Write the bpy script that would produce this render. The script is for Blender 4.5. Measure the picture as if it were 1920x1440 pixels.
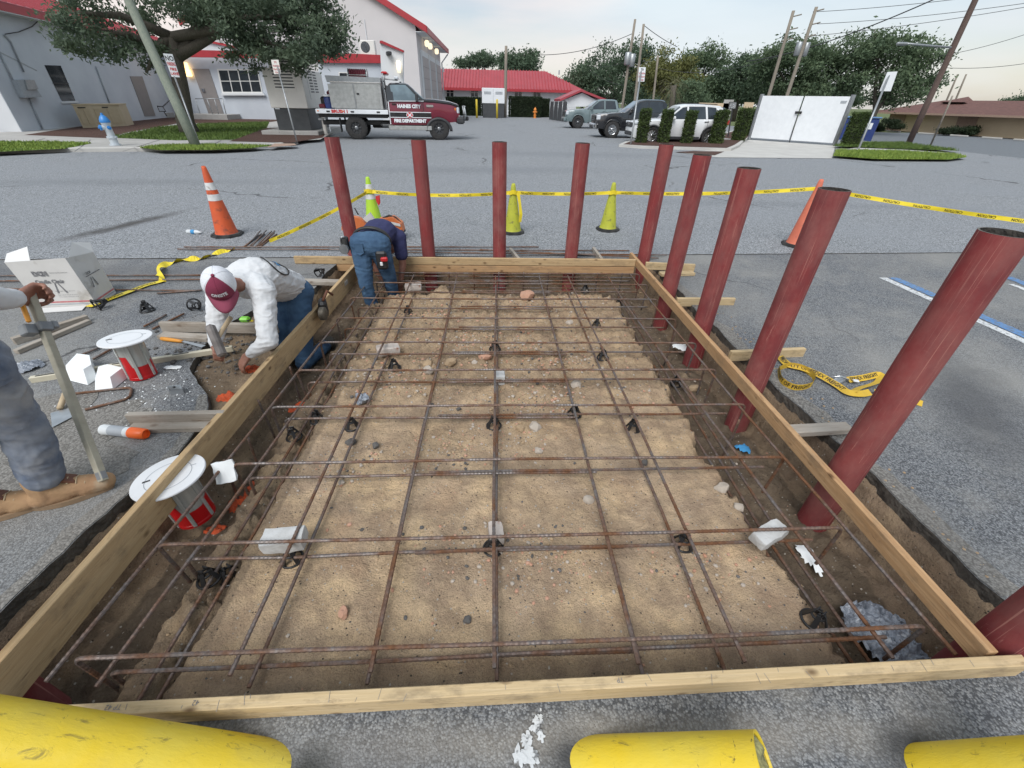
import bpy, bmesh, math, random
import numpy as np
from mathutils import Vector, Matrix, noise, geometry
random.seed(7)
R = math.radians
S = bpy.context.scene
COL = S.collection
for o in list(bpy.data.objects): bpy.data.objects.remove(o)
# ---------------------------------------------------------------- camera
H = 1.77; F = 782.413; CX, CY = 960.0, 720.0
MW = Matrix(((0.99932354,-0.0023751,0.03669901),(-0.03167281,-0.56272019,0.82604045),(0.01868934,-0.82664402,-0.56241476)))
cam = bpy.data.cameras.new('camera'); cam.sensor_width = 36; cam.lens = F/1920*36
cam.clip_start = .05; cam.clip_end = 2500
co = bpy.data.objects.new('camera', cam); COL.objects.link(co)
rx, up, bk = MW.col[0], -MW.col[1], -MW.col[2]
co.matrix_world = Matrix(((rx[0],up[0],bk[0],0),(rx[1],up[1],bk[1],0),(rx[2],up[2],bk[2],H),(0,0,0,1)))
S.camera = co
S.render.resolution_x, S.render.resolution_y = 1024, 768
# ---------------------------------------------------------------- sky and light
SUN_EL, SUN_AZ = R(52), R(205)      # compass-like: measured from +Y towards +X
w = bpy.data.worlds.new('World'); S.world = w; w.use_nodes = True
nt = w.node_tree; N = nt.nodes; L = nt.links
bg = N['Background']; bg.inputs['Strength'].default_value = 0.058
sky = N.new('ShaderNodeTexSky'); sky.sky_type = 'NISHITA'; sky.sun_disc = False
sky.sun_elevation = R(30); sky.sun_rotation = SUN_AZ; sky.air_density = 1.0; sky.dust_density = 1.2; sky.ozone_density = 1.5
tc = N.new('ShaderNodeTexCoord'); mp = N.new('ShaderNodeMapping'); mp.inputs['Scale'].default_value = (1.0, 1.0, 5.0); mp.inputs['Location'].default_value = (.9, .2, .1)
L.new(tc.outputs['Generated'], mp.inputs['Vector'])
n1 = N.new('ShaderNodeTexNoise'); n1.inputs['Scale'].default_value = 1.7; n1.inputs['Detail'].default_value = 6; n1.inputs['Roughness'].default_value = .52
L.new(mp.outputs['Vector'], n1.inputs['Vector'])
rp = N.new('ShaderNodeValToRGB'); rp.color_ramp.elements[0].position = .30; rp.color_ramp.elements[1].position = .58
L.new(n1.outputs['Fac'], rp.inputs['Fac'])
n2 = N.new('ShaderNodeTexNoise'); n2.inputs['Scale'].default_value = 1.1; n2.inputs['Detail'].default_value = 2
L.new(mp.outputs['Vector'], n2.inputs['Vector'])
cc = N.new('ShaderNodeMix'); cc.data_type = 'RGBA'; cc.inputs[6].default_value = (6.0,7.5,8.4,1); cc.inputs[7].default_value = (8.2,7.6,7.5,1)
rp2 = N.new('ShaderNodeValToRGB'); rp2.color_ramp.elements[0].position = .42; rp2.color_ramp.elements[1].position = .6
L.new(n2.outputs['Fac'], rp2.inputs['Fac']); L.new(rp2.outputs['Color'], cc.inputs[0])
mx = N.new('ShaderNodeMix'); mx.data_type = 'RGBA'
L.new(rp.outputs['Color'], mx.inputs[0]); L.new(sky.outputs['Color'], mx.inputs[6]); L.new(cc.outputs[2], mx.inputs[7])
sz = N.new('ShaderNodeSeparateXYZ'); L.new(tc.outputs['Generated'], sz.inputs[0])
hz = N.new('ShaderNodeMapRange'); hz.interpolation_type = 'SMOOTHSTEP'; hz.inputs[1].default_value = .02; hz.inputs[2].default_value = .30; hz.inputs[3].default_value = .40; hz.inputs[4].default_value = 0
L.new(sz.outputs[2], hz.inputs[0])
mh = N.new('ShaderNodeMix'); mh.data_type = 'RGBA'; mh.inputs[7].default_value = (9.0,7.9,7.3,1)
L.new(hz.outputs[0], mh.inputs[0]); L.new(mx.outputs[2], mh.inputs[6]); L.new(mh.outputs[2], bg.inputs['Color'])
sd = bpy.data.lights.new('sun', 'SUN'); sd.energy = 1.5; sd.angle = R(35); sd.color = (1, .975, .95)
so = bpy.data.objects.new('sun', sd); COL.objects.link(so)
sdir = Vector((math.sin(SUN_AZ)*math.cos(SUN_EL), math.cos(SUN_AZ)*math.cos(SUN_EL), math.sin(SUN_EL)))
so.rotation_euler = sdir.to_track_quat('Z', 'Y').to_euler(); so.location = (0, 0, 60)
S.view_settings.view_transform = 'Standard'; S.view_settings.look = 'None'
S.view_settings.exposure = 1.0; S.view_settings.gamma = 1.0; S.view_settings.use_curve_mapping = False
# ---------------------------------------------------------------- surveying helpers (photo bearing -> place on a known plane)
def ray(p): return MW @ Vector((p[0]-CX, p[1]-CY, F))
def gz(px, py, z=0.0):
    r = ray((px,py)); t = (z-H)/r.z; return Vector((r.x*t, r.y*t, z))
def gy(px, py, y):
    r = ray((px,py)); t = y/r.y; return Vector((r.x*t, y, H+r.z*t))
def gx(px, py, x):
    r = ray((px,py)); t = x/r.x; return Vector((x, r.y*t, H+r.z*t))
def gpl(px, py, P, n):
    r = ray((px,py)); O = Vector((0,0,H)); t = (Vector(P)-O).dot(n)/r.dot(n); return O+r*t
def gd(px, py, d):
    return Vector((0,0,H))+ray((px,py))*(d/F)
# ---------------------------------------------------------------- mesh builder
class MB:
    def __init__(s): s.v=[]; s.f=[]; s.m=[]
    def add(s, vs, fs, mi=0):
        b=len(s.v); s.v+= [tuple(v) for v in vs]; s.f+= [tuple(i+b for i in f) for f in fs]; s.m+=[mi]*len(fs); return s
    def box(s, c, d, rot=None, bev=0, mi=0):
        x,y,z=d[0]/2,d[1]/2,d[2]/2; c=Vector(c)
        if bev<=0:
            P=[Vector(q) for q in ((-x,-y,-z),(x,-y,-z),(x,y,-z),(-x,y,-z),(-x,-y,z),(x,-y,z),(x,y,z),(-x,y,z))]
            Fc=[(0,3,2,1),(4,5,6,7),(0,1,5,4),(1,2,6,5),(2,3,7,6),(3,0,4,7)]
        else:
            b=min(bev,x*.95,y*.95,z*.95); P=[]; idx={}
            for sx in (-1,1):
                for sy in (-1,1):
                    for sz in (-1,1):
                        for ax in range(3):
                            q=[sx*(x-b),sy*(y-b),sz*(z-b)]; q[ax]=(sx*x,sy*y,sz*z)[ax]
                            idx[(sx,sy,sz,ax)]=len(P); P.append(Vector(q))
            Fc=[]
            for ax in range(3):
                o=[a for a in range(3) if a!=ax]
                for sg in (-1,1):
                    k=[]
                    for u,v in ((-1,-1),(1,-1),(1,1),(-1,1)):
                        t=[0,0,0]; t[ax]=sg; t[o[0]]=u; t[o[1]]=v; k.append(idx[(t[0],t[1],t[2],ax)])
                    if (sg>0)==(ax==1): k=k[::-1]
                    Fc.append(tuple(k))
            for ax in range(3):
                o=[a for a in range(3) if a!=ax]
                for u in (-1,1):
                    for v in (-1,1):
                        def I(e,a2):
                            t=[0,0,0]; t[ax]=e; t[o[0]]=u; t[o[1]]=v; return idx[(t[0],t[1],t[2],a2)]
                        k=[I(-1,o[0]),I(1,o[0]),I(1,o[1]),I(-1,o[1])]
                        Fc.append(tuple(k))
            for sx in (-1,1):
                for sy in (-1,1):
                    for sz in (-1,1): Fc.append((idx[(sx,sy,sz,0)],idx[(sx,sy,sz,1)],idx[(sx,sy,sz,2)]))
        if rot is not None: P=[rot@q for q in P]
        return s.add([q+c for q in P],Fc,mi)
    def tube(s, pts, r, n=10, caps=True, mi=0, closed=False, ell=None):
        pts=[Vector(p) for p in pts]; m=len(pts)
        rs=r if isinstance(r,(list,tuple)) else [r]*m
        u=None; V=[]
        for i,p in enumerate(pts):
            if closed: t=(pts[(i+1)%m]-pts[i-1])
            else: t=(pts[min(i+1,m-1)]-pts[max(i-1,0)])
            if t.length<1e-9: t=Vector((0,0,1))
            t.normalize()
            if u is None:
                u=t.cross(Vector((0,0,1)) if abs(t.z)<.9 else Vector((1,0,0)))
            u=(u-t*u.dot(t)).normalized(); v=t.cross(u)
            e=ell if ell else (1,1)
            for k in range(n):
                a=2*math.pi*k/n; V.append(p+u*(math.cos(a)*rs[i]*e[0])+v*(math.sin(a)*rs[i]*e[1]))
        Fc=[]
        for i in range(m if closed else m-1):
            j=(i+1)%m
            for k in range(n):
                k2=(k+1)%n; Fc.append((i*n+k,i*n+k2,j*n+k2,j*n+k))
        if caps and not closed:
            Fc.append(tuple(range(n))[::-1]); Fc.append(tuple((m-1)*n+k for k in range(n)))
        return s.add(V,Fc,mi)
    def lathe(s, prof, n=24, c=(0,0,0), axis='Z', mi=0, cap0=True, cap1=True, rot=None):
        V=[];c=Vector(c)
        for (r,z) in prof:
            for k in range(n):
                a=2*math.pi*k/n; q=Vector((r*math.cos(a),r*math.sin(a),z))
                if axis=='X': q=Vector((q.z,q.x,q.y))
                elif axis=='Y': q=Vector((q.y,q.z,q.x))
                if rot is not None: q=rot@q
                V.append(q+c)
        m=len(prof); Fc=[]
        for i in range(m-1):
            for k in range(n): Fc.append((i*n+k,i*n+(k+1)%n,(i+1)*n+(k+1)%n,(i+1)*n+k))
        if cap0: Fc.append(tuple(range(n))[::-1])
        if cap1: Fc.append(tuple((m-1)*n+k for k in range(n)))
        return s.add(V,Fc,mi)
    def prism(s, poly, off, mi=0):
        """poly: list of 3-D points, extruded by vector off"""
        n=len(poly); off=Vector(off); V=[Vector(p) for p in poly]+[Vector(p)+off for p in poly]
        Fc=[tuple(range(n))[::-1],tuple(range(n,2*n))]+[(i,(i+1)%n,(i+1)%n+n,i+n) for i in range(n)]
        return s.add(V,Fc,mi)
    def quad(s,a,b,c,d,mi=0): return s.add([a,b,c,d],[(0,1,2,3)],mi)
    def ball(s, c, r, n=10, m=6, mi=0, rot=None, jit=0):
        r=(r,r,r) if not isinstance(r,(tuple,list)) else r; V=[];c=Vector(c)
        for i in range(m+1):
            a=math.pi*i/m
            for k in range(n):
                b=2*math.pi*k/n; j=1+random.uniform(-jit,jit)
                q=Vector((r[0]*math.sin(a)*math.cos(b)*j,r[1]*math.sin(a)*math.sin(b)*j,r[2]*math.cos(a)*j))
                if rot is not None: q=rot@q
                V.append(q+c)
        Fc=[(i*n+k,(i+1)*n+k,(i+1)*n+(k+1)%n,i*n+(k+1)%n) for i in range(m) for k in range(n)]
        return s.add(V,Fc,mi)
    def build(s, name, mat, parent=None, smooth=False, loc=None, rot=None, fix=True, auto=None):
        me=bpy.data.meshes.new(name); me.from_pydata(s.v,[],s.f); me.update()
        return finish(me,name,mat,parent,smooth,loc,rot,s.m,fix,auto)
def finish(me,name,mat,parent=None,smooth=False,loc=None,rot=None,mi=None,fix=True,auto=None):
    if fix:
        b=bmesh.new(); b.from_mesh(me); bmesh.ops.remove_doubles(b,verts=b.verts,dist=1e-6); bmesh.ops.recalc_face_normals(b,faces=b.faces); b.to_mesh(me); b.free()
    mats=mat if isinstance(mat,(list,tuple)) else [mat]
    for m in mats: me.materials.append(MAT[m] if isinstance(m,str) else m)
    if mi and len(mats)>1 and len(mi)==len(me.polygons): me.polygons.foreach_set('material_index',mi)
    if smooth or auto:
        me.polygons.foreach_set('use_smooth',[True]*len(me.polygons))
        if auto: me.set_sharp_from_angle(angle=R(auto))
    o=bpy.data.objects.new(name,me); COL.objects.link(o)
    if parent is not None: o.parent=parent
    if loc is not None: o.location=loc
    if rot is not None: o.rotation_euler=rot
    return o
def tag(o,label=None,cat=None,group=None,kind=None):
    if label: o['label']=label
    if cat: o['category']=cat
    if group: o['group']=group
    if kind: o['kind']=kind
    return o
def thing(name,label,cat,loc=(0,0,0),rz=0,group=None,rot=None):
    o=bpy.data.objects.new(name,None); o.empty_display_size=.2; COL.objects.link(o); o.location=loc
    o.rotation_euler=rot if rot is not None else (0,0,rz)
    return tag(o,label,cat,group)
def dup(o,parent=None,**k):
    c=o.copy(); COL.objects.link(c); c.parent=parent
    for ch in o.children: dup(ch,c)
    for a,b in k.items(): setattr(c,a,b)
    return c
def rotz(a): return Matrix.Rotation(a,3,'Z')
def basis(x,z=(0,0,1)):
    """matrix whose X column runs along x, Z as close to z as possible"""
    x=Vector(x).normalized(); z=Vector(z); y=z.cross(x).normalized(); z=x.cross(y); return Matrix((x,y,z)).transposed()
def place(o,loc,B): o.matrix_basis=Matrix.Translation(Vector(loc))@B.to_4x4(); return o
_tx={}
def text_mesh(txt,size=1.0,bold=0.0,align='CENTER',shear=0,space=1.0):
    k=(txt,size,bold,align,shear,space)
    if k in _tx: return _tx[k]
    cu=bpy.data.curves.new('t','FONT'); cu.body=txt; cu.size=size; cu.align_x=align; cu.align_y='CENTER'; cu.offset=bold; cu.shear=shear; cu.space_character=space; cu.resolution_u=2
    ob=bpy.data.objects.new('t',cu); COL.objects.link(ob); bpy.context.view_layer.update()
    me=bpy.data.meshes.new_from_object(ob.evaluated_get(bpy.context.evaluated_depsgraph_get()))
    bpy.data.objects.remove(ob); V=[v.co.copy() for v in me.vertices]; Fc=[tuple(p.vertices) for p in me.polygons]; bpy.data.meshes.remove(me)
    _tx[k]=(V,Fc); return _tx[k]
def lettering(name,txt,size,mat,parent,O,X,Y,lift=.003,bold=0,align='CENTER',shear=0,sx=1.0,space=1.0):
    """flat letters on a surface: O centre, X reading direction, Y up direction (in parent's space)"""
    V,Fc=text_mesh(txt,size,bold,align,shear,space); X=Vector(X).normalized(); Y=Vector(Y).normalized(); n=X.cross(Y)
    b=MB(); b.add([Vector(O)+X*(v.x*sx)+Y*v.y+n*lift for v in V],Fc); return b.build(name,mat,parent,fix=False)
# ---------------------------------------------------------------- materials
MAT={}
def newmat(name):
    m=bpy.data.materials.new(name); m.use_nodes=True; MAT[name]=m
    return m,m.node_tree.nodes,m.node_tree.links,m.node_tree.nodes['Principled BSDF']
def c4(c): return (c[0],c[1],c[2],1)
def mixc(N,L,fac,a,b):
    x=N.new('ShaderNodeMix'); x.data_type='RGBA'
    for s,v in ((6,a),(7,b)):
        if isinstance(v,tuple): x.inputs[s].default_value=c4(v)
        else: L.new(v,x.inputs[s])
    if isinstance(fac,(int,float)): x.inputs[0].default_value=fac
    else: L.new(fac,x.inputs[0])
    return x.outputs[2]
def nz(N,L,vec,scale,detail=4,rough=.55,dist=0):
    n=N.new('ShaderNodeTexNoise'); n.inputs['Scale'].default_value=scale; n.inputs['Detail'].default_value=detail; n.inputs['Roughness'].default_value=rough; n.inputs['Distortion'].default_value=dist
    if vec is not None: L.new(vec,n.inputs['Vector'])
    return n.outputs['Fac']
def vo(N,L,vec,scale,feat='F1',out='Distance',rnd=1):
    n=N.new('ShaderNodeTexVoronoi'); n.feature=feat; n.inputs['Scale'].default_value=scale; n.inputs['Randomness'].default_value=rnd
    L.new(vec,n.inputs['Vector']); return n.outputs[out]
def ramp(N,L,f,a,b,inv=False):
    r=N.new('ShaderNodeMapRange'); r.inputs[1].default_value=a; r.inputs[2].default_value=b
    if inv: r.inputs[3].default_value=1; r.inputs[4].default_value=0
    L.new(f,r.inputs[0]); return r.outputs[0]
def math2(N,L,op,a,b):
    m=N.new('ShaderNodeMath'); m.operation=op
    for i,v in ((0,a),(1,b)):
        if isinstance(v,(int,float)): m.inputs[i].default_value=v
        else: L.new(v,m.inputs[i])
    return m.outputs[0]
def coords(N,L,kind='Object',scale=None):
    t=N.new('ShaderNodeTexCoord'); o=t.outputs[kind]
    if kind=='World':
        g=N.new('ShaderNodeNewGeometry'); o=g.outputs['Position']
    if scale:
        m=N.new('ShaderNodeMapping'); m.inputs['Scale'].default_value=scale; L.new(o,m.inputs['Vector']); o=m.outputs['Vector']
    return o
def wcoords(N,L,scale=None):
    g=N.new('ShaderNodeNewGeometry'); o=g.outputs['Position']
    if scale:
        m=N.new('ShaderNodeMapping'); m.inputs['Scale'].default_value=scale; L.new(o,m.inputs['Vector']); o=m.outputs['Vector']
    return o
def bump(N,L,P,h,strength=.5,dist=.01,prev=None):
    b=N.new('ShaderNodeBump'); b.inputs['Strength'].default_value=strength; b.inputs['Distance'].default_value=dist; L.new(h,b.inputs['Height'])
    if prev: L.new(prev,b.inputs['Normal'])
    L.new(b.outputs['Normal'],P.inputs['Normal']); return b.outputs['Normal']
def PM(name,c,c2=None,sc=6,rough=.6,bmp=0,bsc=60,bd=.004,metal=0,detail=4,lo=.35,hi=.65,world=False,spec=.5,c3=None,sc3=20,lo3=.6,hi3=.7,stretch=None,rough2=None,alpha=None,coat=0):
    m,N,L,P=newmat(name); P.inputs['Roughness'].default_value=rough; P.inputs['Metallic'].default_value=metal; P.inputs['Base Color'].default_value=c4(c)
    P.inputs['Specular IOR Level'].default_value=spec; P.inputs['Coat Weight'].default_value=coat
    v=(wcoords if world else coords)(N,L,**({'scale':stretch} if stretch else {}))
    if c2:
        f=ramp(N,L,nz(N,L,v,sc,detail),lo,hi); col=mixc(N,L,f,c,c2)
        if rough2 is not None:
            r=N.new('ShaderNodeMapRange'); r.inputs[3].default_value=rough; r.inputs[4].default_value=rough2; L.new(f,r.inputs[0]); L.new(r.outputs[0],P.inputs['Roughness'])
        if c3: col=mixc(N,L,ramp(N,L,nz(N,L,v,sc3,5),lo3,hi3),col,c3)
        L.new(col,P.inputs['Base Color'])
    if bmp: bump(N,L,P,nz(N,L,v,bsc,4),bmp,bd)
    if alpha is not None: P.inputs['Alpha'].default_value=alpha
    return m
def asphalt(name,base,light,dark,agg,patch,patchf=.35,rough=.9,bs=.7,mot=24,stains=(),crack=0):
    m,N,L,P=newmat(name); v=wcoords(N,L); P.inputs['Roughness'].default_value=rough; P.inputs['Specular IOR Level'].default_value=.35
    cell=vo(N,L,v,agg,out='Color'); sep=N.new('ShaderNodeSeparateColor'); L.new(cell,sep.inputs[0])
    d=vo(N,L,v,agg)
    c=mixc(N,L,ramp(N,L,sep.outputs[0],.15,.95),base,light)
    c=mixc(N,L,ramp(N,L,sep.outputs[1],.80,.86),c,dark)
    c=mixc(N,L,ramp(N,L,d,.42,.75),c,dark)
    fine=ramp(N,L,nz(N,L,v,agg*2.6,3),.35,.7); c=mixc(N,L,math2(N,L,'MULTIPLY',fine,.45),c,dark)
    m1=ramp(N,L,nz(N,L,v,mot,4,.7),.38,.66); c=mixc(N,L,math2(N,L,'MULTIPLY',m1,.36),c,dark); m2=ramp(N,L,nz(N,L,v,mot*1.4,3,.7),.55,.72); c=mixc(N,L,math2(N,L,'MULTIPLY',m2,.5),c,light)
    big=ramp(N,L,nz(N,L,v,.55,5,.6),.42,.66); c=mixc(N,L,math2(N,L,'MULTIPLY',big,patchf),c,patch)
    med=ramp(N,L,nz(N,L,v,4.5,5,.65),.5,.72); c=mixc(N,L,math2(N,L,'MULTIPLY',med,patchf*.7),c,patch)
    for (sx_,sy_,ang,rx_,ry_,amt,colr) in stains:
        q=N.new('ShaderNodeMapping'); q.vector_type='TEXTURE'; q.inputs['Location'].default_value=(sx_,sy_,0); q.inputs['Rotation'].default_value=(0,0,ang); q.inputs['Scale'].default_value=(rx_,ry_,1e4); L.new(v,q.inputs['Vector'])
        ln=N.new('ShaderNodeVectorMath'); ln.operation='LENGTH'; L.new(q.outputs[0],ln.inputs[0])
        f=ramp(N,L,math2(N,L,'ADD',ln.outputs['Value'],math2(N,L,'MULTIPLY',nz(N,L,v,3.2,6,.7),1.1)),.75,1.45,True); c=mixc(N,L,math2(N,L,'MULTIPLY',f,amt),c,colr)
    if crack:
        wv=N.new('ShaderNodeVectorMath'); wv.operation='ADD'; ns=N.new('ShaderNodeTexNoise'); ns.inputs['Scale'].default_value=2.2; ns.inputs['Detail'].default_value=5; L.new(v,ns.inputs['Vector']); sc_=N.new('ShaderNodeVectorMath'); sc_.operation='SCALE'; sc_.inputs['Scale'].default_value=.5; L.new(ns.outputs['Color'],sc_.inputs[0]); L.new(v,wv.inputs[0]); L.new(sc_.outputs[0],wv.inputs[1])
        e=vo(N,L,wv.outputs[0],crack,'DISTANCE_TO_EDGE'); mk=ramp(N,L,nz(N,L,v,.23,3),.50,.58); c=mixc(N,L,math2(N,L,'MULTIPLY',math2(N,L,'MULTIPLY',ramp(N,L,e,.002,.006,True),mk),.8),c,(.05,.05,.052))
    L.new(c,P.inputs['Base Color'])
    h=math2(N,L,'ADD',math2(N,L,'MULTIPLY',d,-1.0),nz(N,L,v,agg*1.7,3)); bump(N,L,P,h,bs,.006)
    return m
asphalt('street_asphalt',(.31,.33,.353),(.53,.55,.57),(.105,.112,.12),70,(.225,.24,.26),.5,mot=24,crack=.16,stains=[(-5.9,7.1,1.30,1.5,.26,.9,(.06,.057,.055)),(-1,14,.1,7,1.2,.35,(.13,.14,.155)),(6,9.5,-.05,6,.5,.3,(.13,.14,.155)),(-9,11,.1,6,.7,.35,(.13,.14,.15)),(3,19,0,9,1.5,.35,(.15,.16,.175))])
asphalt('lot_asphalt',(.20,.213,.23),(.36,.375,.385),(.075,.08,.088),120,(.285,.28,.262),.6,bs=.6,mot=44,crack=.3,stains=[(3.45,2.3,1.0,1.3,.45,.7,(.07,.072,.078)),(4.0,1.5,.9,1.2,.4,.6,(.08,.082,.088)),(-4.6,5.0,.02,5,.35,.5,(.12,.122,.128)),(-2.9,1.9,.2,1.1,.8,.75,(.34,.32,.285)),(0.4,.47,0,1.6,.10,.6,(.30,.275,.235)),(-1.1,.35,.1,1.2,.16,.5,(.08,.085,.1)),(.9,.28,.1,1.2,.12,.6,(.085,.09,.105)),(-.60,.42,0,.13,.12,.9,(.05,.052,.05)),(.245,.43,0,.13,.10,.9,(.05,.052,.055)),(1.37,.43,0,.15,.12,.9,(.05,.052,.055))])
asphalt('far_road',(.17,.19,.215),(.24,.26,.28),(.11,.12,.13),30,(.14,.155,.17),.3)
asphalt('cement_dust',(.27,.262,.245),(.34,.33,.31),(.12,.115,.105),85,(.2,.19,.175),.5)
PM('asphalt_edge',(.022,.021,.02),(.07,.062,.052),18,.95,.9,40,.02)
PM('cut_edge',(.05,.046,.04),(.13,.118,.10),14,.95,.9,40,.02)
PM('stain',(.03,.03,.031),(.07,.07,.07),9,.7,.5,80)
# soil
def soil(name):
    m,N,L,P=newmat(name); v=wcoords(N,L); P.inputs['Roughness'].default_value=.96; P.inputs['Specular IOR Level'].default_value=.2
    a=ramp(N,L,nz(N,L,v,1.6,6,.62,.6),.34,.66); b=ramp(N,L,nz(N,L,v,5.5,6,.65),.38,.60)
    c=mixc(N,L,a,(.78,.575,.345),(.58,.44,.315)); c=mixc(N,L,math2(N,L,'MULTIPLY',b,.75),c,(.33,.24,.17))
    c=mixc(N,L,math2(N,L,'MULTIPLY',ramp(N,L,nz(N,L,v,2.3,4),.56,.74),.55),c,(.50,.32,.20))
    a2=N.new('ShaderNodeAttribute'); a2.attribute_name='loose'
    c=mixc(N,L,math2(N,L,'MULTIPLY',a2.outputs['Fac'],.8),c,mixc(N,L,ramp(N,L,nz(N,L,v,7,7,.7),.36,.62),(.52,.385,.245),(.26,.185,.125)))
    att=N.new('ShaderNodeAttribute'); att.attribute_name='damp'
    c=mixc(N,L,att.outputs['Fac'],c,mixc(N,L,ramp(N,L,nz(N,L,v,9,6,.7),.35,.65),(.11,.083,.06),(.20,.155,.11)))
    sp=vo(N,L,v,75,out='Color'); sep=N.new('ShaderNodeSeparateColor'); L.new(sp,sep.inputs[0]); d=vo(N,L,v,75)
    c=mixc(N,L,math2(N,L,'MULTIPLY',ramp(N,L,sep.outputs[0],.955,.97),ramp(N,L,d,.25,.45,True)),c,(.5,.46,.40))
    c=mixc(N,L,math2(N,L,'MULTIPLY',ramp(N,L,sep.outputs[1],.94,.96),ramp(N,L,d,.2,.4,True)),c,(.05,.045,.04))
    c=mixc(N,L,math2(N,L,'MULTIPLY',ramp(N,L,nz(N,L,v,160,3),.45,.7),.4),c,(.13,.09,.06))
    L.new(c,P.inputs['Base Color'])
    h=math2(N,L,'ADD',math2(N,L,'MULTIPLY',nz(N,L,v,38,6,.7),1.0),math2(N,L,'MULTIPLY',nz(N,L,v,140,4),.35)); bump(N,L,P,h,1.0,.028)
soil('soil')
# lumber: length along local X
def wood(name,a,b,g,weather=None,knot=True):
    m,N,L,P=newmat(name); P.inputs['Roughness'].default_value=.78; P.inputs['Specular IOR Level'].default_value=.25
    oi=N.new('ShaderNodeObjectInfo'); off=N.new('ShaderNodeVectorMath'); off.operation='ADD'
    cb=N.new('ShaderNodeCombineXYZ')
    for i in range(3): L.new(math2(N,L,'MULTIPLY',oi.outputs['Random'],37.0*(i+1)),cb.inputs[i])
    t=coords(N,L); L.new(t,off.inputs[0]); L.new(cb.outputs[0],off.inputs[1]); v=off.outputs[0]
    def sc(s):
        q=N.new('ShaderNodeMapping'); q.inputs['Scale'].default_value=s; L.new(v,q.inputs['Vector']); return q.outputs['Vector']
    grain=ramp(N,L,nz(N,L,sc((1.6,38,38)),1.6,6,.6,.7),.35,.68); fine=ramp(N,L,nz(N,L,sc((6,160,160)),1.6,3),.3,.7)
    c=mixc(N,L,grain,a,b); c=mixc(N,L,math2(N,L,'MULTIPLY',fine,.35),c,g)
    if knot:
        k=vo(N,L,sc((5,9,9)),1.0); c=mixc(N,L,math2(N,L,'MULTIPLY',ramp(N,L,k,.05,.16,True),.85),c,(.09,.045,.02))
        k2=nz(N,L,sc((3,14,14)),2.2,5,.7); c=mixc(N,L,math2(N,L,'MULTIPLY',ramp(N,L,k2,.58,.74),.75),c,(.13,.075,.04))
    if weather: c=mixc(N,L,math2(N,L,'MULTIPLY',ramp(N,L,nz(N,L,sc((1,5,5)),2,5,.65),.4,.65),.7),c,weather)
    d=nz(N,L,sc((2,4,4)),2.5,6,.7); c=mixc(N,L,math2(N,L,'MULTIPLY',ramp(N,L,d,.52,.72),.6),c,(.15,.115,.08))
    L.new(c,P.inputs['Base Color']); bump(N,L,P,grain,.35,.003)
wood('form_wood',(.53,.39,.225),(.43,.295,.155),(.30,.20,.105))
wood('form_wood_orange',(.50,.325,.175),(.40,.235,.115),(.27,.155,.08))
wood('form_wood_pale',(.60,.47,.29),(.52,.39,.215),(.36,.26,.14))
wood('grey_wood',(.36,.32,.27),(.27,.235,.195),(.17,.145,.12),(.40,.37,.33))
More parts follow.
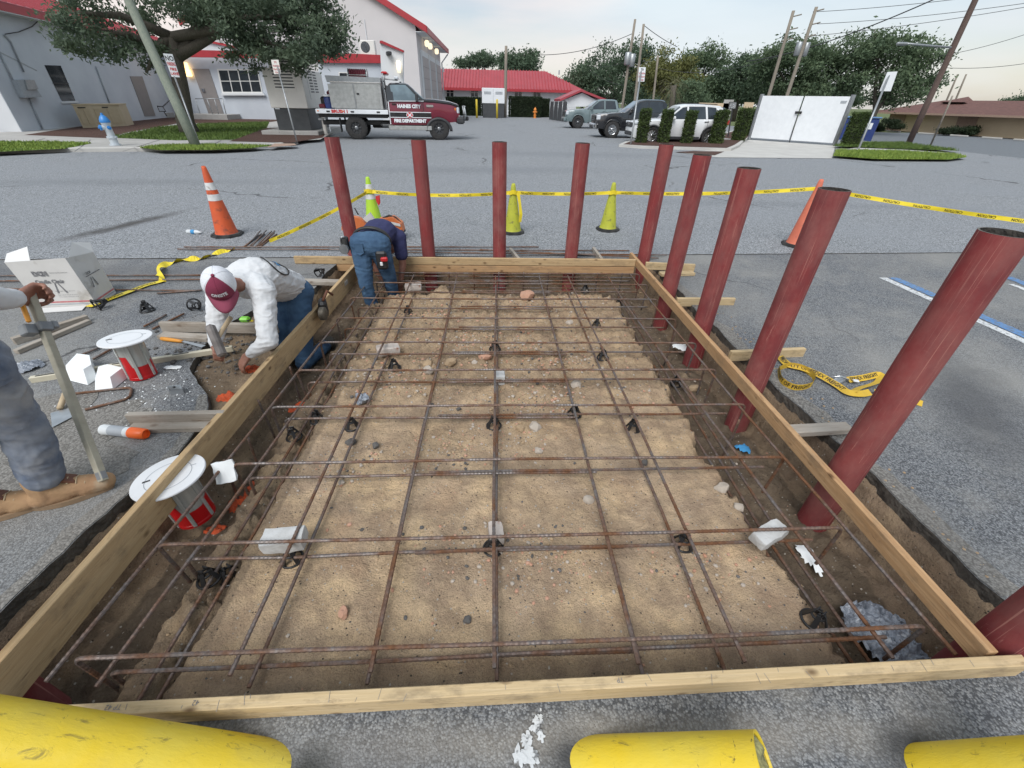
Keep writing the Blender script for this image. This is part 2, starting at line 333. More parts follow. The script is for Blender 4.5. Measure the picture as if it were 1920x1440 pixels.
# steel
def rebar(name):
    m,N,L,P=newmat(name); v=wcoords(N,L); f=ramp(N,L,nz(N,L,v,3.2,6,.68),.40,.60); f2=ramp(N,L,nz(N,L,v,55,4,.6),.35,.7)
    c=mixc(N,L,f,(.19,.175,.17),(.21,.10,.05)); c=mixc(N,L,math2(N,L,'MULTIPLY',f2,.6),c,(.055,.032,.022)); L.new(c,P.inputs['Base Color'])
    P.inputs['Metallic'].default_value=.45
    r=N.new('ShaderNodeMapRange'); r.inputs[3].default_value=.42; r.inputs[4].default_value=.85; L.new(f,r.inputs[0]); L.new(r.outputs[0],P.inputs['Roughness'])
    bump(N,L,P,nz(N,L,v,260,3),.3,.002)
rebar('rebar_steel')
def redpaint(name,c,c2,sscr):
    m,N,L,P=newmat(name)
    oi=N.new('ShaderNodeObjectInfo'); off=N.new('ShaderNodeVectorMath'); off.operation='ADD'; cb=N.new('ShaderNodeCombineXYZ')
    for i in range(3): L.new(math2(N,L,'MULTIPLY',oi.outputs['Random'],23.0*(i+1)),cb.inputs[i])
    L.new(coords(N,L),off.inputs[0]); L.new(cb.outputs[0],off.inputs[1]); v=off.outputs[0]
    def sc(s):
        q=N.new('ShaderNodeMapping'); q.inputs['Scale'].default_value=s; L.new(v,q.inputs['Vector']); return q.outputs['Vector']
    a=ramp(N,L,nz(N,L,sc((3,3,1.2)),2.4,6,.65),.38,.65); col=mixc(N,L,a,c,c2)
    s1=ramp(N,L,nz(N,L,sc((26,26,.9)),2.0,6,.75,1.0),.60,.66); s2=ramp(N,L,nz(N,L,sc((14,14,34)),1.4,6,.8,2.5),.645,.69)
    s3=ramp(N,L,nz(N,L,sc((60,60,.45)),2.0,4,.6,.3),.62,.66); col=mixc(N,L,math2(N,L,'MULTIPLY',math2(N,L,'MAXIMUM',math2(N,L,'MAXIMUM',s1,s2),s3),sscr),col,(.52,.27,.22))
    col=mixc(N,L,math2(N,L,'MULTIPLY',ramp(N,L,nz(N,L,sc((6,6,2)),3,6,.7),.6,.72),.5),col,(.11,.045,.04))
    col=mixc(N,L,math2(N,L,'MULTIPLY',ramp(N,L,nz(N,L,sc((4,4,4)),9,6,.8),.70,.74),.8),col,(.05,.022,.02))
    col=mixc(N,L,math2(N,L,'MULTIPLY',ramp(N,L,nz(N,L,sc((2,2,1.1)),2.0,6,.7),.42,.66),math2(N,L,'ADD',math2(N,L,'MULTIPLY',oi.outputs['Random'],.4),.15)),col,(.33,.15,.13))
    L.new(col,P.inputs['Base Color']); P.inputs['Roughness'].default_value=.68; P.inputs['Specular IOR Level'].default_value=.3
    bump(N,L,P,nz(N,L,sc((20,20,6)),3,5,.6),.25,.003)
redpaint('red_primer',(.225,.036,.038),(.165,.042,.044),.5)
def yellow_pole(name):
    m,N,L,P=newmat(name); v=coords(N,L)
    def sc(s):
        q=N.new('ShaderNodeMapping'); q.inputs['Scale'].default_value=s; L.new(v,q.inputs['Vector']); return q.outputs['Vector']
    a=ramp(N,L,nz(N,L,v,4,5),.35,.65); c=mixc(N,L,a,(.70,.50,.018),(.66,.52,.06))
    d=ramp(N,L,nz(N,L,sc((9,9,3.2)),3,7,.75,1.0),.57,.66); c=mixc(N,L,math2(N,L,'MULTIPLY',d,.7),c,(.16,.125,.03)); c=mixc(N,L,math2(N,L,'MULTIPLY',ramp(N,L,nz(N,L,sc((2,2,1)),3,6,.7),.5,.7),.35),c,(.40,.31,.08))
    k=ramp(N,L,nz(N,L,sc((6,6,18)),1.8,6,.7,1.5),.655,.675); c=mixc(N,L,k,c,(.03,.028,.025))
    L.new(c,P.inputs['Base Color']); P.inputs['Roughness'].default_value=.42; bump(N,L,P,nz(N,L,sc((16,16,7)),3,6,.7),.45,.005)
yellow_pole('yellow_paint')
PM('grey_paint_base',(.32,.31,.28),(.42,.40,.30),14,.7,.4,60)
PM('moss_concrete',(.42,.40,.17),(.12,.12,.06),14,.9,.9,30,.02,c3=(.55,.52,.36),sc3=9,lo3=.55,hi3=.65)
PM('concrete',(.40,.395,.38),(.33,.325,.31),1.5,.9,.4,80,world=True,c3=(.27,.265,.25),sc3=8)
PM('concrete_pale',(.48,.475,.45),(.42,.41,.39),1.2,.9,.3,60,world=True)
PM('dobie',(.52,.53,.53),(.40,.40,.39),12,.9,.6,90,.006)
PM('brick_old',(.42,.36,.32),(.50,.46,.42),14,.92,.6,70,.006,c3=(.34,.17,.12),sc3=18)
PM('grass',(.055,.10,.018),(.11,.165,.03),5,.8,world=True)
PM('grass_bright',(.13,.21,.035),(.22,.29,.05),4,.8,world=True)
PM('turf',(.075,.12,.03),(.12,.13,.05),4,.95,.7,60,.02,world=True)
PM('mulch',(.10,.045,.03),(.05,.026,.02),25,.95,1,40,.04,world=True)
PM('mulch_chip',(.14,.06,.04),(.07,.032,.024),8,.95)
def leafm(name,c,c2,tr=.25):
    m,N,L,P=newmat(name); oi=coords(N,L); f=ramp(N,L,nz(N,L,oi,1.1,3),.35,.65); L.new(mixc(N,L,f,c,c2),P.inputs['Base Color'])
    P.inputs['Roughness'].default_value=.62; P.inputs['Specular IOR Level'].default_value=.3
    out=N['Material Output']; t=N.new('ShaderNodeBsdfTranslucent'); t.inputs['Color'].default_value=c4(c2); x=N.new('ShaderNodeMixShader'); x.inputs[0].default_value=tr
    L.new(P.outputs[0],x.inputs[1]); L.new(t.outputs[0],x.inputs[2]); L.new(x.outputs[0],out.inputs['Surface'])
leafm('oak_leaf',(.08,.115,.082),(.13,.175,.11),.35)
leafm('tree_leaf',(.088,.135,.082),(.145,.20,.11),.35)
leafm('tree_leaf_dark',(.07,.112,.074),(.115,.165,.10),.35)
leafm('tree_leaf_olive',(.12,.135,.045),(.17,.175,.06))
leafm('hedge_leaf',(.045,.075,.022),(.085,.12,.032))
leafm('hedge_leaf_dark',(.018,.032,.016),(.032,.05,.022))
leafm('palm_leaf',(.09,.10,.05),(.17,.16,.09))
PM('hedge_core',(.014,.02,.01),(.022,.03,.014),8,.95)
PM('bark',(.085,.075,.062),(.14,.125,.10),10,.95,1,30,.03,stretch=(3,3,.8))
PM('pole_wood_green',(.17,.20,.165),(.24,.26,.21),6,.9,.6,30,.01,stretch=(6,6,.7))
PM('pole_wood_brown',(.11,.075,.065),(.15,.105,.09),5,.9,.6,30,.01,stretch=(6,6,.7))
PM('pole_wood',(.21,.185,.15),(.27,.24,.20),5,.9,.5,30,.01,stretch=(6,6,.7))
# building
PM('stucco_blue',(.54,.58,.63),(.48,.52,.575),.7,.9,.35,45,.008,world=True)
PM('stucco_white',(.66,.68,.70),(.62,.64,.66),.8,.9,.3,45,.008,world=True)
PM('stucco_pink',(.60,.575,.575),(.57,.55,.55),.6,.9,.25,45,.008,world=True)
PM('red_trim',(.40,.035,.045),(.34,.03,.04),2,.45,world=True)
PM('red_roof',(.36,.055,.072),(.31,.048,.062),.8,.45,world=True)
PM('door_grey',(.24,.22,.215),(.22,.205,.20),3,.6)
PM('bay_door',(.40,.37,.36),(.37,.345,.34),2,.6)
PM('frame_white',(.72,.72,.70),(.68,.68,.66),4,.5)
PM('shingle_brown',(.155,.075,.062),(.11,.055,.048),3,.9,.7,14,.03,world=True)
PM('cream_wall',(.56,.44,.30),(.53,.415,.28),.8,.9,.2,40,world=True)
PM('brick_far',(.30,.20,.155),(.36,.26,.2),9,.9,.4,14,.01,world=True)
PM('conduit',(.36,.39,.42),(.30,.33,.36),8,.5)
PM('tan_metal',(.50,.42,.29),(.46,.385,.265),3,.55)
PM('tan_panel',(.46,.38,.255),(.42,.345,.23),6,.6)
PM('gen_white',(.74,.72,.68),(.70,.68,.645),3,.5)
PM('gen_dark',(.045,.05,.055),(.06,.065,.07),4,.5)
def glassm(name,c,rough=.08,spec=.6):
    m,N,L,P=newmat(name); v=wcoords(N,L); f=ramp(N,L,nz(N,L,v,1.2,3),.4,.65)
    L.new(mixc(N,L,f,c,tuple(q*1.7+.004 for q in c)),P.inputs['Base Color']); P.inputs['Roughness'].default_value=rough; P.inputs['Specular IOR Level'].default_value=spec
glassm('window_dark',(.018,.022,.026)); glassm('car_glass',(.02,.026,.032),.05,.8); glassm('car_glass_light',(.11,.15,.17),.06,.8)
def emit(name,c,s):
    m,N,L,P=newmat(name); P.inputs['Base Color'].default_value=c4(c); P.inputs['Emission Color'].default_value=c4(c); P.inputs['Emission Strength'].default_value=s
emit('lamp_amber',(1,.62,.24),1.6); emit('lamp_warm',(1,.84,.58),.55)
# vehicles
PM('maroon',(.17,.012,.03),(.155,.012,.028),3,.3,coat=.6); PM('car_black',(.012,.013,.016),(.016,.017,.02),2,.25,coat=.8)
PM('car_white',(.70,.72,.74),(.68,.70,.72),2,.3,coat=.5); PM('car_teal',(.155,.205,.215),(.145,.195,.205),2,.3,coat=.6)
PM('plastic_dark',(.03,.032,.036),(.045,.047,.05),9,.6); PM('tyre',(.022,.022,.023),(.04,.039,.038),12,.85,.4,60)
PM('chrome',(.62,.63,.64),(.5,.51,.52),4,.18,metal=.95); PM('rim_grey',(.32,.33,.34),(.25,.26,.27),4,.35,metal=.8)
PM('diamond_plate',(.50,.51,.50),(.40,.41,.40),7,.42,.4,120,.002,metal=.75); PM('galv',(.38,.40,.41),(.31,.33,.345),9,.45,metal=.7)
PM('white_paint',(.76,.79,.82),(.71,.74,.77),4,.5); PM('black_paint',(.015,.015,.016),(.022,.022,.022),5,.5)
PM('blue_drum',(.02,.04,.16),(.03,.055,.19),5,.4); PM('red_hose',(.14,.016,.03),(.10,.012,.022),30,.7)
PM('red_sign',(.55,.03,.035),(.5,.03,.03),4,.5); PM('headlamp',(.62,.66,.70),(.5,.54,.58),9,.12); PM('amber',(.75,.20,.02),None,rough=.3); PM('tail_red',(.42,.015,.02),None,rough=.3)
PM('gold',(.55,.38,.14),None,rough=.4)
# small things
PM('cone_orange',(.62,.10,.025),(.50,.085,.03),7,.6,.3,40,c3=(.12,.05,.035),sc3=9,lo3=.56,hi3=.72)
PM('cone_orange_faded',(.62,.17,.10),(.56,.15,.09),7,.65,.3,40,c3=(.30,.12,.09),sc3=9)
PM('cone_lime',(.44,.46,.035),(.36,.38,.04),9,.6,.3,40,c3=(.17,.17,.05),sc3=11)
PM('cone_lime_bright',(.40,.62,.03),(.36,.58,.04),6,.55)
PM('rubber_black',(.022,.023,.025),(.055,.055,.054),9,.85,.5,50)
PM('reflective',(.66,.67,.67),(.52,.53,.52),12,.35,c3=(.3,.27,.24),sc3=8)
PM('tape_yellow',(.78,.62,.03),(.74,.58,.025),9,.45); PM('print_black',(.018,.017,.016),None,rough=.6)
PM('strap_yellow',(.62,.40,.03),(.52,.34,.04),14,.75,.4,150,.002,c3=(.2,.15,.06),sc3=9)
PM('chair_plastic',(.012,.012,.013),(.02,.02,.021),20,.42)
PM('box_white',(.58,.57,.55),(.52,.51,.49),4,.85,.15,30,c3=(.40,.38,.35),sc3=5); PM('box_inner',(.66,.66,.65),(.62,.62,.61),5,.85)
PM('print_red',(.42,.10,.12),(.5,.2,.2),18,.8); PM('print_grey',(.12,.12,.13),(.25,.25,.25),40,.8)
PM('styrofoam',(.80,.83,.84),(.76,.79,.80),9,.85,.2,120)
PM('plate_white',(.70,.72,.74),(.66,.68,.70),6,.45); PM('clear_plastic',(.52,.53,.50),(.40,.41,.39),5,.22,metal=.35,stretch=(9,9,.5)); PM('canister_red',(.50,.008,.012),(.44,.008,.01),6,.3)
PM('plastic_film',(.30,.33,.38),(.16,.18,.215),22,.25,1,25,.03,c3=(.55,.58,.62),sc3=16,lo3=.58,hi3=.66)
PM('spray_white',(.66,.69,.70),(.5,.53,.55),9,.35); PM('spray_orange',(.85,.14,.02),None,rough=.4)
PM('orange_soil',(.72,.11,.03),(.45,.09,.04),20,.9,.9,60,.02)
PM('hammer_steel',(.22,.20,.19),(.12,.105,.095),12,.5,.3,60,metal=.5); PM('handle_wood',(.50,.40,.26),(.42,.32,.2),9,.6)
PM('level_cream',(.58,.54,.42),(.50,.46,.35),9,.5); PM('orange_tool',(.68,.30,.03),(.6,.25,.03),6,.5); PM('alu',(.46,.48,.50),(.36,.38,.40),12,.35,metal=.7)
PM('lime_tool',(.20,.60,.04),None,rough=.35); PM('saw_orange',(.60,.17,.05),(.52,.14,.045),7,.42); PM('saw_white',(.62,.62,.60),(.54,.54,.52),8,.5)
PM('post_grey',(.36,.34,.27),(.30,.28,.22),9,.7,.4,60,stretch=(2,2,.5)); PM('clamp_grey',(.26,.27,.28),(.18,.19,.2),14,.5,metal=.5)
PM('brass',(.16,.14,.11),(.10,.088,.07),20,.5,metal=.4)
PM('stone_pale',(.44,.39,.33),(.36,.31,.26),20,.92,.5,60); PM('stone_red',(.42,.22,.14),(.48,.30,.22),16,.92,.5,60); PM('stone_tan',(.40,.29,.18),(.33,.24,.15),16,.92,.5,60); PM('stone_dark',(.08,.075,.07),(.13,.125,.12),16,.92,.5,60)
PM('paint_blue',(.07,.19,.42),(.12,.24,.44),12,.75,.4,90,.004,world=True,c3=(.13,.15,.17),sc3=32,lo3=.48,hi3=.60)
PM('paint_white',(.60,.62,.63),(.50,.52,.53),12,.75,.4,90,.004,world=True,c3=(.16,.165,.17),sc3=36,lo3=.53,hi3=.63)
PM('paint_faint',(.30,.31,.32),(.22,.23,.24),12,.8,world=True)
PM('hydrant_silver',(.55,.60,.64),(.48,.53,.57),8,.45,metal=.2); PM('hydrant_blue',(.03,.20,.52),None,rough=.4); PM('hydrant_orange',(.70,.24,.04),None,rough=.45)
# people
PM('skin',(.31,.15,.105),(.235,.105,.07),26,.55,.35,90,.003); PM('skin_dark',(.25,.115,.08),(.19,.085,.058),26,.55,.35,90,.003)
PM('shirt_white',(.60,.615,.63),(.56,.575,.59),5,.9,.25,220,.001,c3=(.50,.50,.50),sc3=3); PM('shirt_navy',(.022,.026,.085),(.03,.034,.10),6,.9,.3,200,.001)
PM('denim_blue',(.022,.056,.115),(.055,.115,.20),6,.9,.4,260,.001,c3=(.015,.036,.078),sc3=4); PM('denim_grey',(.085,.112,.165),(.235,.26,.30),6,.92,.4,240,.001,c3=(.36,.355,.34),sc3=4,lo3=.5,hi3=.75)
PM('boot_tan',(.42,.265,.14),(.31,.185,.10),9,.85,.4,80,c3=(.36,.27,.18),sc3=6); PM('boot_sole',(.30,.20,.12),(.22,.15,.09),9,.9); PM('boot_dark',(.05,.045,.04),(.09,.08,.065),12,.9,.4,60); PM('leather_brown',(.16,.06,.03),(.12,.045,.025),12,.6)
PM('cap_maroon',(.21,.028,.065),(.18,.025,.055),16,.9,.4,160,.002); PM('cap_brim',(.26,.055,.095),(.22,.045,.08),10,.9,.3,160,.002); PM('cap_white',(.68,.70,.74),(.60,.62,.66),90,.9,.5,160,.003)
PM('hair_black',(.010,.008,.007),(.016,.013,.012),30,.6,.6,120); PM('belt_black',(.014,.014,.015),(.024,.024,.025),14,.5); PM('print_blue',(.05,.26,.52),None,rough=.8)
# ---------------------------------------------------------------- ground, lot, street
def sheet(name,poly,z,mat,holes=(),label=None,kind='structure',thick=0,edge=None):
    loops=[[Vector((p[0],p[1],z)) for p in poly]]+[[Vector((p[0],p[1],z)) for p in h] for h in holes]
    flat=[v for l in loops for v in l]; tri=geometry.tessellate_polygon(loops)
    b=MB(); b.add(flat,tri)
    if thick:
        o=0
        for l in loops:
            n=len(l)
            for i in range(n): b.add([l[i],l[(i+1)%n],l[(i+1)%n]-Vector((0,0,thick)),l[i]-Vector((0,0,thick))],[(0,1,2,3)],1)
    ob=b.build(name,[mat,edge or mat] if thick else mat,fix=False)
    me=ob.data
    # face up
    bm=bmesh.new(); bm.from_mesh(me)
    for f in bm.faces:
        if abs(f.normal.z)>.5 and f.normal.z<0: f.normal_flip()
    bm.to_mesh(me); bm.free()
    tag(ob,label,None,None,kind); return ob
hole=[(-2.04,.58),(-1.0,.595),(0,.61),(1.2,.635),(2.22,.655),(2.235,.85),(2.20,1.0),(2.205,1.25),(2.19,1.45),(2.206,1.65),(2.17,1.95),(2.155,2.29),(2.12,2.55),(2.13,2.82),(2.10,3.2),(2.118,3.55),(2.06,3.9),(2.10,4.4),(2.07,4.9),(2.10,5.35),(2.06,5.62),(1.2,5.66),(.2,5.63),(-.8,5.66),(-1.6,5.62),(-2.02,5.6),(-2.06,5.0),(-2.02,4.5),(-2.1,4.1),(-2.42,3.9),(-2.52,3.5),(-2.46,3.1),(-2.39,2.83),(-2.2,2.62),(-2.05,2.47),(-1.95,2.3),(-1.90,2.05),(-1.89,1.88),(-1.94,1.70),(-1.975,1.5),(-2.005,1.28),(-2.02,1.1),(-2.03,.946)]
def rough_loop(h,step=.055,amp=.011):
    out=[]
    for i in range(len(h)):
        a=Vector(h[i]+(0,)); b=Vector(h[(i+1)%len(h)]+(0,)); n=max(1,int((b-a).length/step))
        for k in range(n):
            p=a.lerp(b,k/n); out.append((p.x+amp*noise.noise(p*7)+amp*.7*noise.noise(p*23),p.y+amp*noise.noise(p*7+Vector((9,3,1)))+amp*.7*noise.noise(p*23+Vector((5,3,1)))))
    return out
HL=rough_loop(hole)
BIG=1400
def ground():
    b=MB(); xs=[-BIG,-5,5,24,34,BIG]; ys=[-BIG,.1,6.5,BIG]; zz=lambda x:-.03 if x<30 else -.98
    for i in range(5):
        for j in range(3):
            if i==1 and j==1: continue
            b.quad((xs[i],ys[j],zz(xs[i])),(xs[i+1],ys[j],zz(xs[i+1])),(xs[i+1],ys[j+1],zz(xs[i+1])),(xs[i],ys[j+1],zz(xs[i])))
    tag(b.build('ground','turf'),kind='structure')
ground()
seam=lambda x:5.70+.052*x if x>-8 else 5.70-.416
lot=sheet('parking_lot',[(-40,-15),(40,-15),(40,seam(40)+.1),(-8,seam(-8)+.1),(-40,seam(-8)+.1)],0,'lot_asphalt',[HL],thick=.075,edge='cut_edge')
ds=[p for p in HL if p[0]>2.0 and .9<p[1]<5.2]; ds=[(p[0]+.004,p[1]) for p in ds]; sheet('cement_dust',ds+[(p[0]+.11+.07*noise.noise(Vector((p[1]*2.5,3,1)))+.03*noise.noise(Vector((p[1]*11,3,1))),p[1]) for p in ds[::-1]],.004,'cement_dust')
ds=[p for p in HL if p[0]<-1.7 and .75<p[1]<2.5]; ds=[(p[0]-.004,p[1]) for p in ds]; sheet('cement_dust',ds+[(p[0]-.07-.05*noise.noise(Vector((p[1]*2.5,7,1)))-.03*noise.noise(Vector((p[1]*11,3,1))),p[1]) for p in ds[::-1]],.004,'cement_dust')
jag=[(x*.12,seam(x*.12)+.012*noise.noise(Vector((x*.9,0,0)))) for x in range(199,-401,-1)]
sheet('street',[(24,seam(24)),(24,120),(-90,120),(-90,seam(-9))]+[(-48.1,seam(-48))]+jag[::-1][0:],.010,'street_asphalt',thick=.02,edge='asphalt_edge')
b=MB(); xs=[24,34,160]; zs=[.010,-.95,-.95]
for i in range(2): b.quad((xs[i],seam(24),zs[i]),(xs[i+1],seam(24),zs[i+1]),(xs[i+1],66,zs[i+1]),(xs[i],66,zs[i]))
tag(b.build('side_road','far_road'),kind='structure')
# cement dust haze of the saw cut along the pit, paint marks, stains: thin sheets
def blob(cx,cy,rx,ry,z,mat,name,n=40,amp=.35,rot=0,kind='structure',sd=0):
    P=[]
    for k in range(n):
        a=2*math.pi*k/n; q=1+amp*noise.noise(Vector((math.cos(a)*2+sd,math.sin(a)*2,cx+cy)))+amp*.5*noise.noise(Vector((math.cos(a)*6,math.sin(a)*6+sd,cx-cy)))
        x,y=rx*q*math.cos(a),ry*q*math.sin(a); P.append((cx+x*math.cos(rot)-y*math.sin(rot),cy+x*math.sin(rot)+y*math.cos(rot)))
    return sheet(name,P,z,mat,kind=kind)
# parking stall paint (white + blue lines) at the right
def stripe(name,a,b,wd,z,mat,n=14):
    a=Vector((a[0],a[1],0)); b=Vector((b[0],b[1],0)); t=(b-a).normalized(); s=Vector((-t.y,t.x,0)); P=[];Q=[]
    for k in range(n+1):
        p=a.lerp(b,k/n); P.append(p+s*(wd/2+.006*noise.noise(p*9))); Q.append(p-s*(wd/2+.006*noise.noise(p*9+Vector((4,4,4)))))
    return sheet(name,[(q.x,q.y) for q in P+Q[::-1]],z,mat)
wa,wb=gz(1655,521),gz(1990,672); stripe('stall_line',wa,wb,.10,.004,'paint_white')
o=(wb-wa).normalized(); o=Vector((-o.y,o.x,0))*-1
if o.y<0: o=-o
stripe('stall_line_blue',wa+o*.14,wb+o*.14,.13,.004,'paint_blue')
stripe('stall_line_blue',gz(1888,519),gz(1990,560),.13,.004,'paint_blue'); stripe('stall_line',gz(1895,533),gz(1990,570),.08,.004,'paint_white')
rs_=random.Random(9)
for k in range(16):
    u=rs_.random()**.7; x,y,r=.105+.055*u+rs_.uniform(-1,1)*.05*(1-u),.43+.145*u,.026*(1.15-u)*rs_.uniform(.5,1)
    blob(x,y,r,r*rs_.uniform(.7,1.3),.004+.0004*k,'paint_white','paint_splash',n=24,amp=.8,sd=k)
blob(-2.78,1.95,.55,.5,.0035,'cement_dust','cement_dust',n=60,amp=.6,sd=2)
# ---------------------------------------------------------------- the dug pit: one soil sheet
def sstep(a,b,x):
    t=min(1,max(0,(x-a)/(b-a))); return t*t*(3-2*t)
from mathutils.bvhtree import BVHTree
hp=[Vector((p[0],p[1])) for p in HL]
def edge_dist(x,y):
    """signed distance to the asphalt edge, positive inside"""
    p=Vector((x,y)); best=9; ins=False; n=len(hole)
    for i in range(n):
        a=Vector(hole[i]); b=Vector(hole[(i+1)%n]); ab=b-a; t=max(0,min(1,(p-a).dot(ab)/ab.length_squared)); d=(a+ab*t-p).length
        if d<best: best=d
        if (a.y>y)!=(b.y>y) and x<(b.x-a.x)*(y-a.y)/(b.y-a.y)+a.x: ins=not ins
    return best if ins else -best
FOOT=[(.25,1.05,.3),(-.6,1.3,-.2),(.75,1.55,.1),(.3,1.62,.5),(-.25,1.0,-.4),(-.75,2.05,.2),(.85,2.2,-.3),(.2,2.1,.1),(-.3,2.5,.4),(1.1,1.1,.2),(.75,.98,-.2)]
def pit_z(x,y,ed=None):
    ed=edge_dist(x,y) if ed is None else ed
    v=Vector((x,y,0))
    n1=noise.fractal(v*2.2,1,2,4); n2=noise.fractal(v*9+Vector((3,1,7)),1,2,4); n3=noise.noise(v*34)
    rough=sstep(1.6,3.4,y)
    n4=noise.fractal(v*22+Vector((1,8,2)),1,2,3); xl=-1.27+.04*n1+.03*n2+.03*n4; xr=1.38+.10*sstep(1.6,.7,y)+.05*n1+.028*n2+.03*n4; yf=4.72+.06*n1+.05*n2; lump=max(0,noise.noise(v*13+Vector((2,5,3))))**1.5+.6*max(0,noise.noise(v*27+Vector((9,5,3))))**1.3
    fp=sum(-.014*math.exp(-(((x-a)*math.cos(t)+(y-b)*math.sin(t))/.06)**4-((-(x-a)*math.sin(t)+(y-b)*math.cos(t))/.13)**4) for a,b,t in FOOT)
    plat=-.165+.012*n1+(.010+.020*rough)*n2+(.004+.006*rough)*n4+.003*n3+lump*(.006+.046*rough)+.012*rough*max(0,noise.noise(v*46))+fp
    deep=-.41+.03*n1+.03*n2+.012*n4+lump*.035
    left=sstep(xl-.26,xl,x)
    ledge=-.235+.045*n2+.025*n4+lump*.04-.05*sstep(.07,.0,abs(x-(xl-.08)))
    zl=ledge if x<xl else plat
    tl=sstep(xl-.36+.05*n2,xl-.24+.05*n2,x)           # deep trench -> ledge
    z=deep+(ledge-deep)*tl
    z=z+(plat-z)*sstep(xl-.09,xl+.02,x)
    z=z+(deep-z)*sstep(xr-.02,xr+.13+.04*n2,x)
    z=z+(deep-z)*sstep(yf,yf+.10,y)
    # mound of spoil at far right and shallow patch scraped beside the left form
    z+= .10*math.exp(-((x-1.05)**2/.12+(y-5.02)**2/.05))+.13*math.exp(-((x-1.72)**2/.03+(y-3.05)**2/.1))+.08*math.exp(-((x+.6)**2/.2+(y-4.8)**2/.03))
    sh=max(sstep(-1.92,-2.06,x)*sstep(2.25,2.45,y)*sstep(4.15,3.95,y),sstep(-1.77,-1.87,x)*sstep(2.15,2.3,y)*sstep(3.3,3.15,y)); z=z+((-.035+.02*n2+.012*n3)-z)*sh
    wall=sstep(.0,.085+.03*n2,ed); top=-.055+.01*n3
    if ed<.13: z=top+(z-top)*wall if ed>0 else top-.02
    return z
def build_pit():
    x0,x1,y0,y1=-2.75,2.45,.5,5.85; st=.0165; nx=int((x1-x0)/st); ny=int((y1-y0)/st); V=[];D=[];LO=[]
    for j in range(ny+1):
        y=y0+st*j
        for i in range(nx+1):
            x=x0+st*i; ed=edge_dist(x,y); z=pit_z(x,y,ed); V.append((x,y,z))
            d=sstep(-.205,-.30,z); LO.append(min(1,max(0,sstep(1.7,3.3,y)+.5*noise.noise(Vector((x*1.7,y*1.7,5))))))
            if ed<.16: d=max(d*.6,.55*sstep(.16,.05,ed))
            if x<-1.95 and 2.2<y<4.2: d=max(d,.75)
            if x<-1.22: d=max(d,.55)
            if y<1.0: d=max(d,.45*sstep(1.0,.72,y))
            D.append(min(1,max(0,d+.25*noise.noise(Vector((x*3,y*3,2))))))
    Fc=[(j*(nx+1)+i,j*(nx+1)+i+1,(j+1)*(nx+1)+i+1,(j+1)*(nx+1)+i) for j in range(ny) for i in range(nx)]
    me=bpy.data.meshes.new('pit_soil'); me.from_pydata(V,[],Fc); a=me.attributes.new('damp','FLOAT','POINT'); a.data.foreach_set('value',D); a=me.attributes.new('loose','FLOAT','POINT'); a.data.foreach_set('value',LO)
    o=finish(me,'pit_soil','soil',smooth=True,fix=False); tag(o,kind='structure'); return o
build_pit()
# ---------------------------------------------------------------- formwork
def board(name,a,b,wd,ht,mat,parent=None,roll=None,label=None,cat=None,group=None,bev=.003,cat2=None):
    """lumber from a to b (centre line), local X along its length"""
    a=Vector(a); b=Vector(b); Ln=(b-a).length; m=MB(); m.box((Ln/2,0,0),(Ln,wd,ht),bev=bev); o=m.build(name,mat,parent)
    B=basis(b-a) if roll is None else basis(b-a)@Matrix.Rotation(roll,3,'X')
    place(o,a,B)
    if label: tag(o,label,cat,group)
    return o
form=thing('timber_formwork','rectangular timber form of long boards framing the dug pit','formwork',(0,3,0))
fo=Vector((0,3,0))
def fb(name,a,b,wd,ht,mat,label=None):
    o=board(name,Vector(a)-fo,Vector(b)-fo,wd,ht,mat,form)
    if label: o['label']=label
fb('form_board',(-1.62,.565,.052),(1.955,.640,.052),.0385,.09,'form_wood_pale','pale near board of the form lying on the asphalt')
fb('form_board',(1.860,.668,.050),(1.838,3.1,.050),.038,.092,'form_wood_orange','right board of the form')
fb('form_board',(1.838,3.104,.049),(1.826,5.62,.049),.038,.092,'form_wood_orange')
fb('form_board',(-1.775,.60,.002),(-1.712,5.275,.002),.038,.186,'form_wood','tall left board of the form')
fb('form_board',(-2.55,5.335,.050),(1.804,5.322,.050),.038,.090,'form_wood')
fb('form_board',(-2.3,5.331,-.045),(1.802,5.320,-.045),.036,.084,'form_wood_orange','lower far board of the form')
fb('form_board',(-1.44,5.45,.105),(-1.44,5.75,.105),.038,.14,'form_wood')
# kickers (braces lying across the asphalt that hold the form)
def kick(p1,p2,z,wd,ht,mat,label,roll=None):
    a=gz(p1[0],p1[1],z); b=gz(p2[0],p2[1],z); return board('brace_board',a,b,wd,ht,mat,label=label,cat='board',group='short braces nailed to the form')
kick((1210,498),(1302,502),.06,.038,.09,'form_wood_pale','two-board brace beyond the far right corner of the form')
kick((1238,514),(1300,512),.02,.10,.036,'form_wood_pale','flat board under the brace at the far right corner')
kick((1268,566),(1376,566),.03,.038,.09,'form_wood_pale','brace board between the third and second red pipes from the far right corner')
kick((1368,667),(1506,661),.03,.038,.09,'form_wood_pale','brace board beside the coiled yellow strap')
kick((1480,808),(1592,802),.035,.085,.038,'grey_wood','grey brace board against the second nearest red pipe of the right row')
board('brace_board',gz(243,786,.05),gz(425,782,.05),.038,.092,'grey_wood',label='grey brace board beside the orange-capped spray can',cat='board',group='short braces nailed to the form')
board('brace_board',gz(248,800,.018),gz(418,796,.018),.10,.034,'grey_wood',label='flat grey board in front of the brace by the spray can',cat='board',group='short braces nailed to the form')
board('timber',gz(303,612,.055),gz(520,616,.055),.038,.09,'grey_wood',label='weathered board on edge between the round plate and kneeling worker',cat='board')
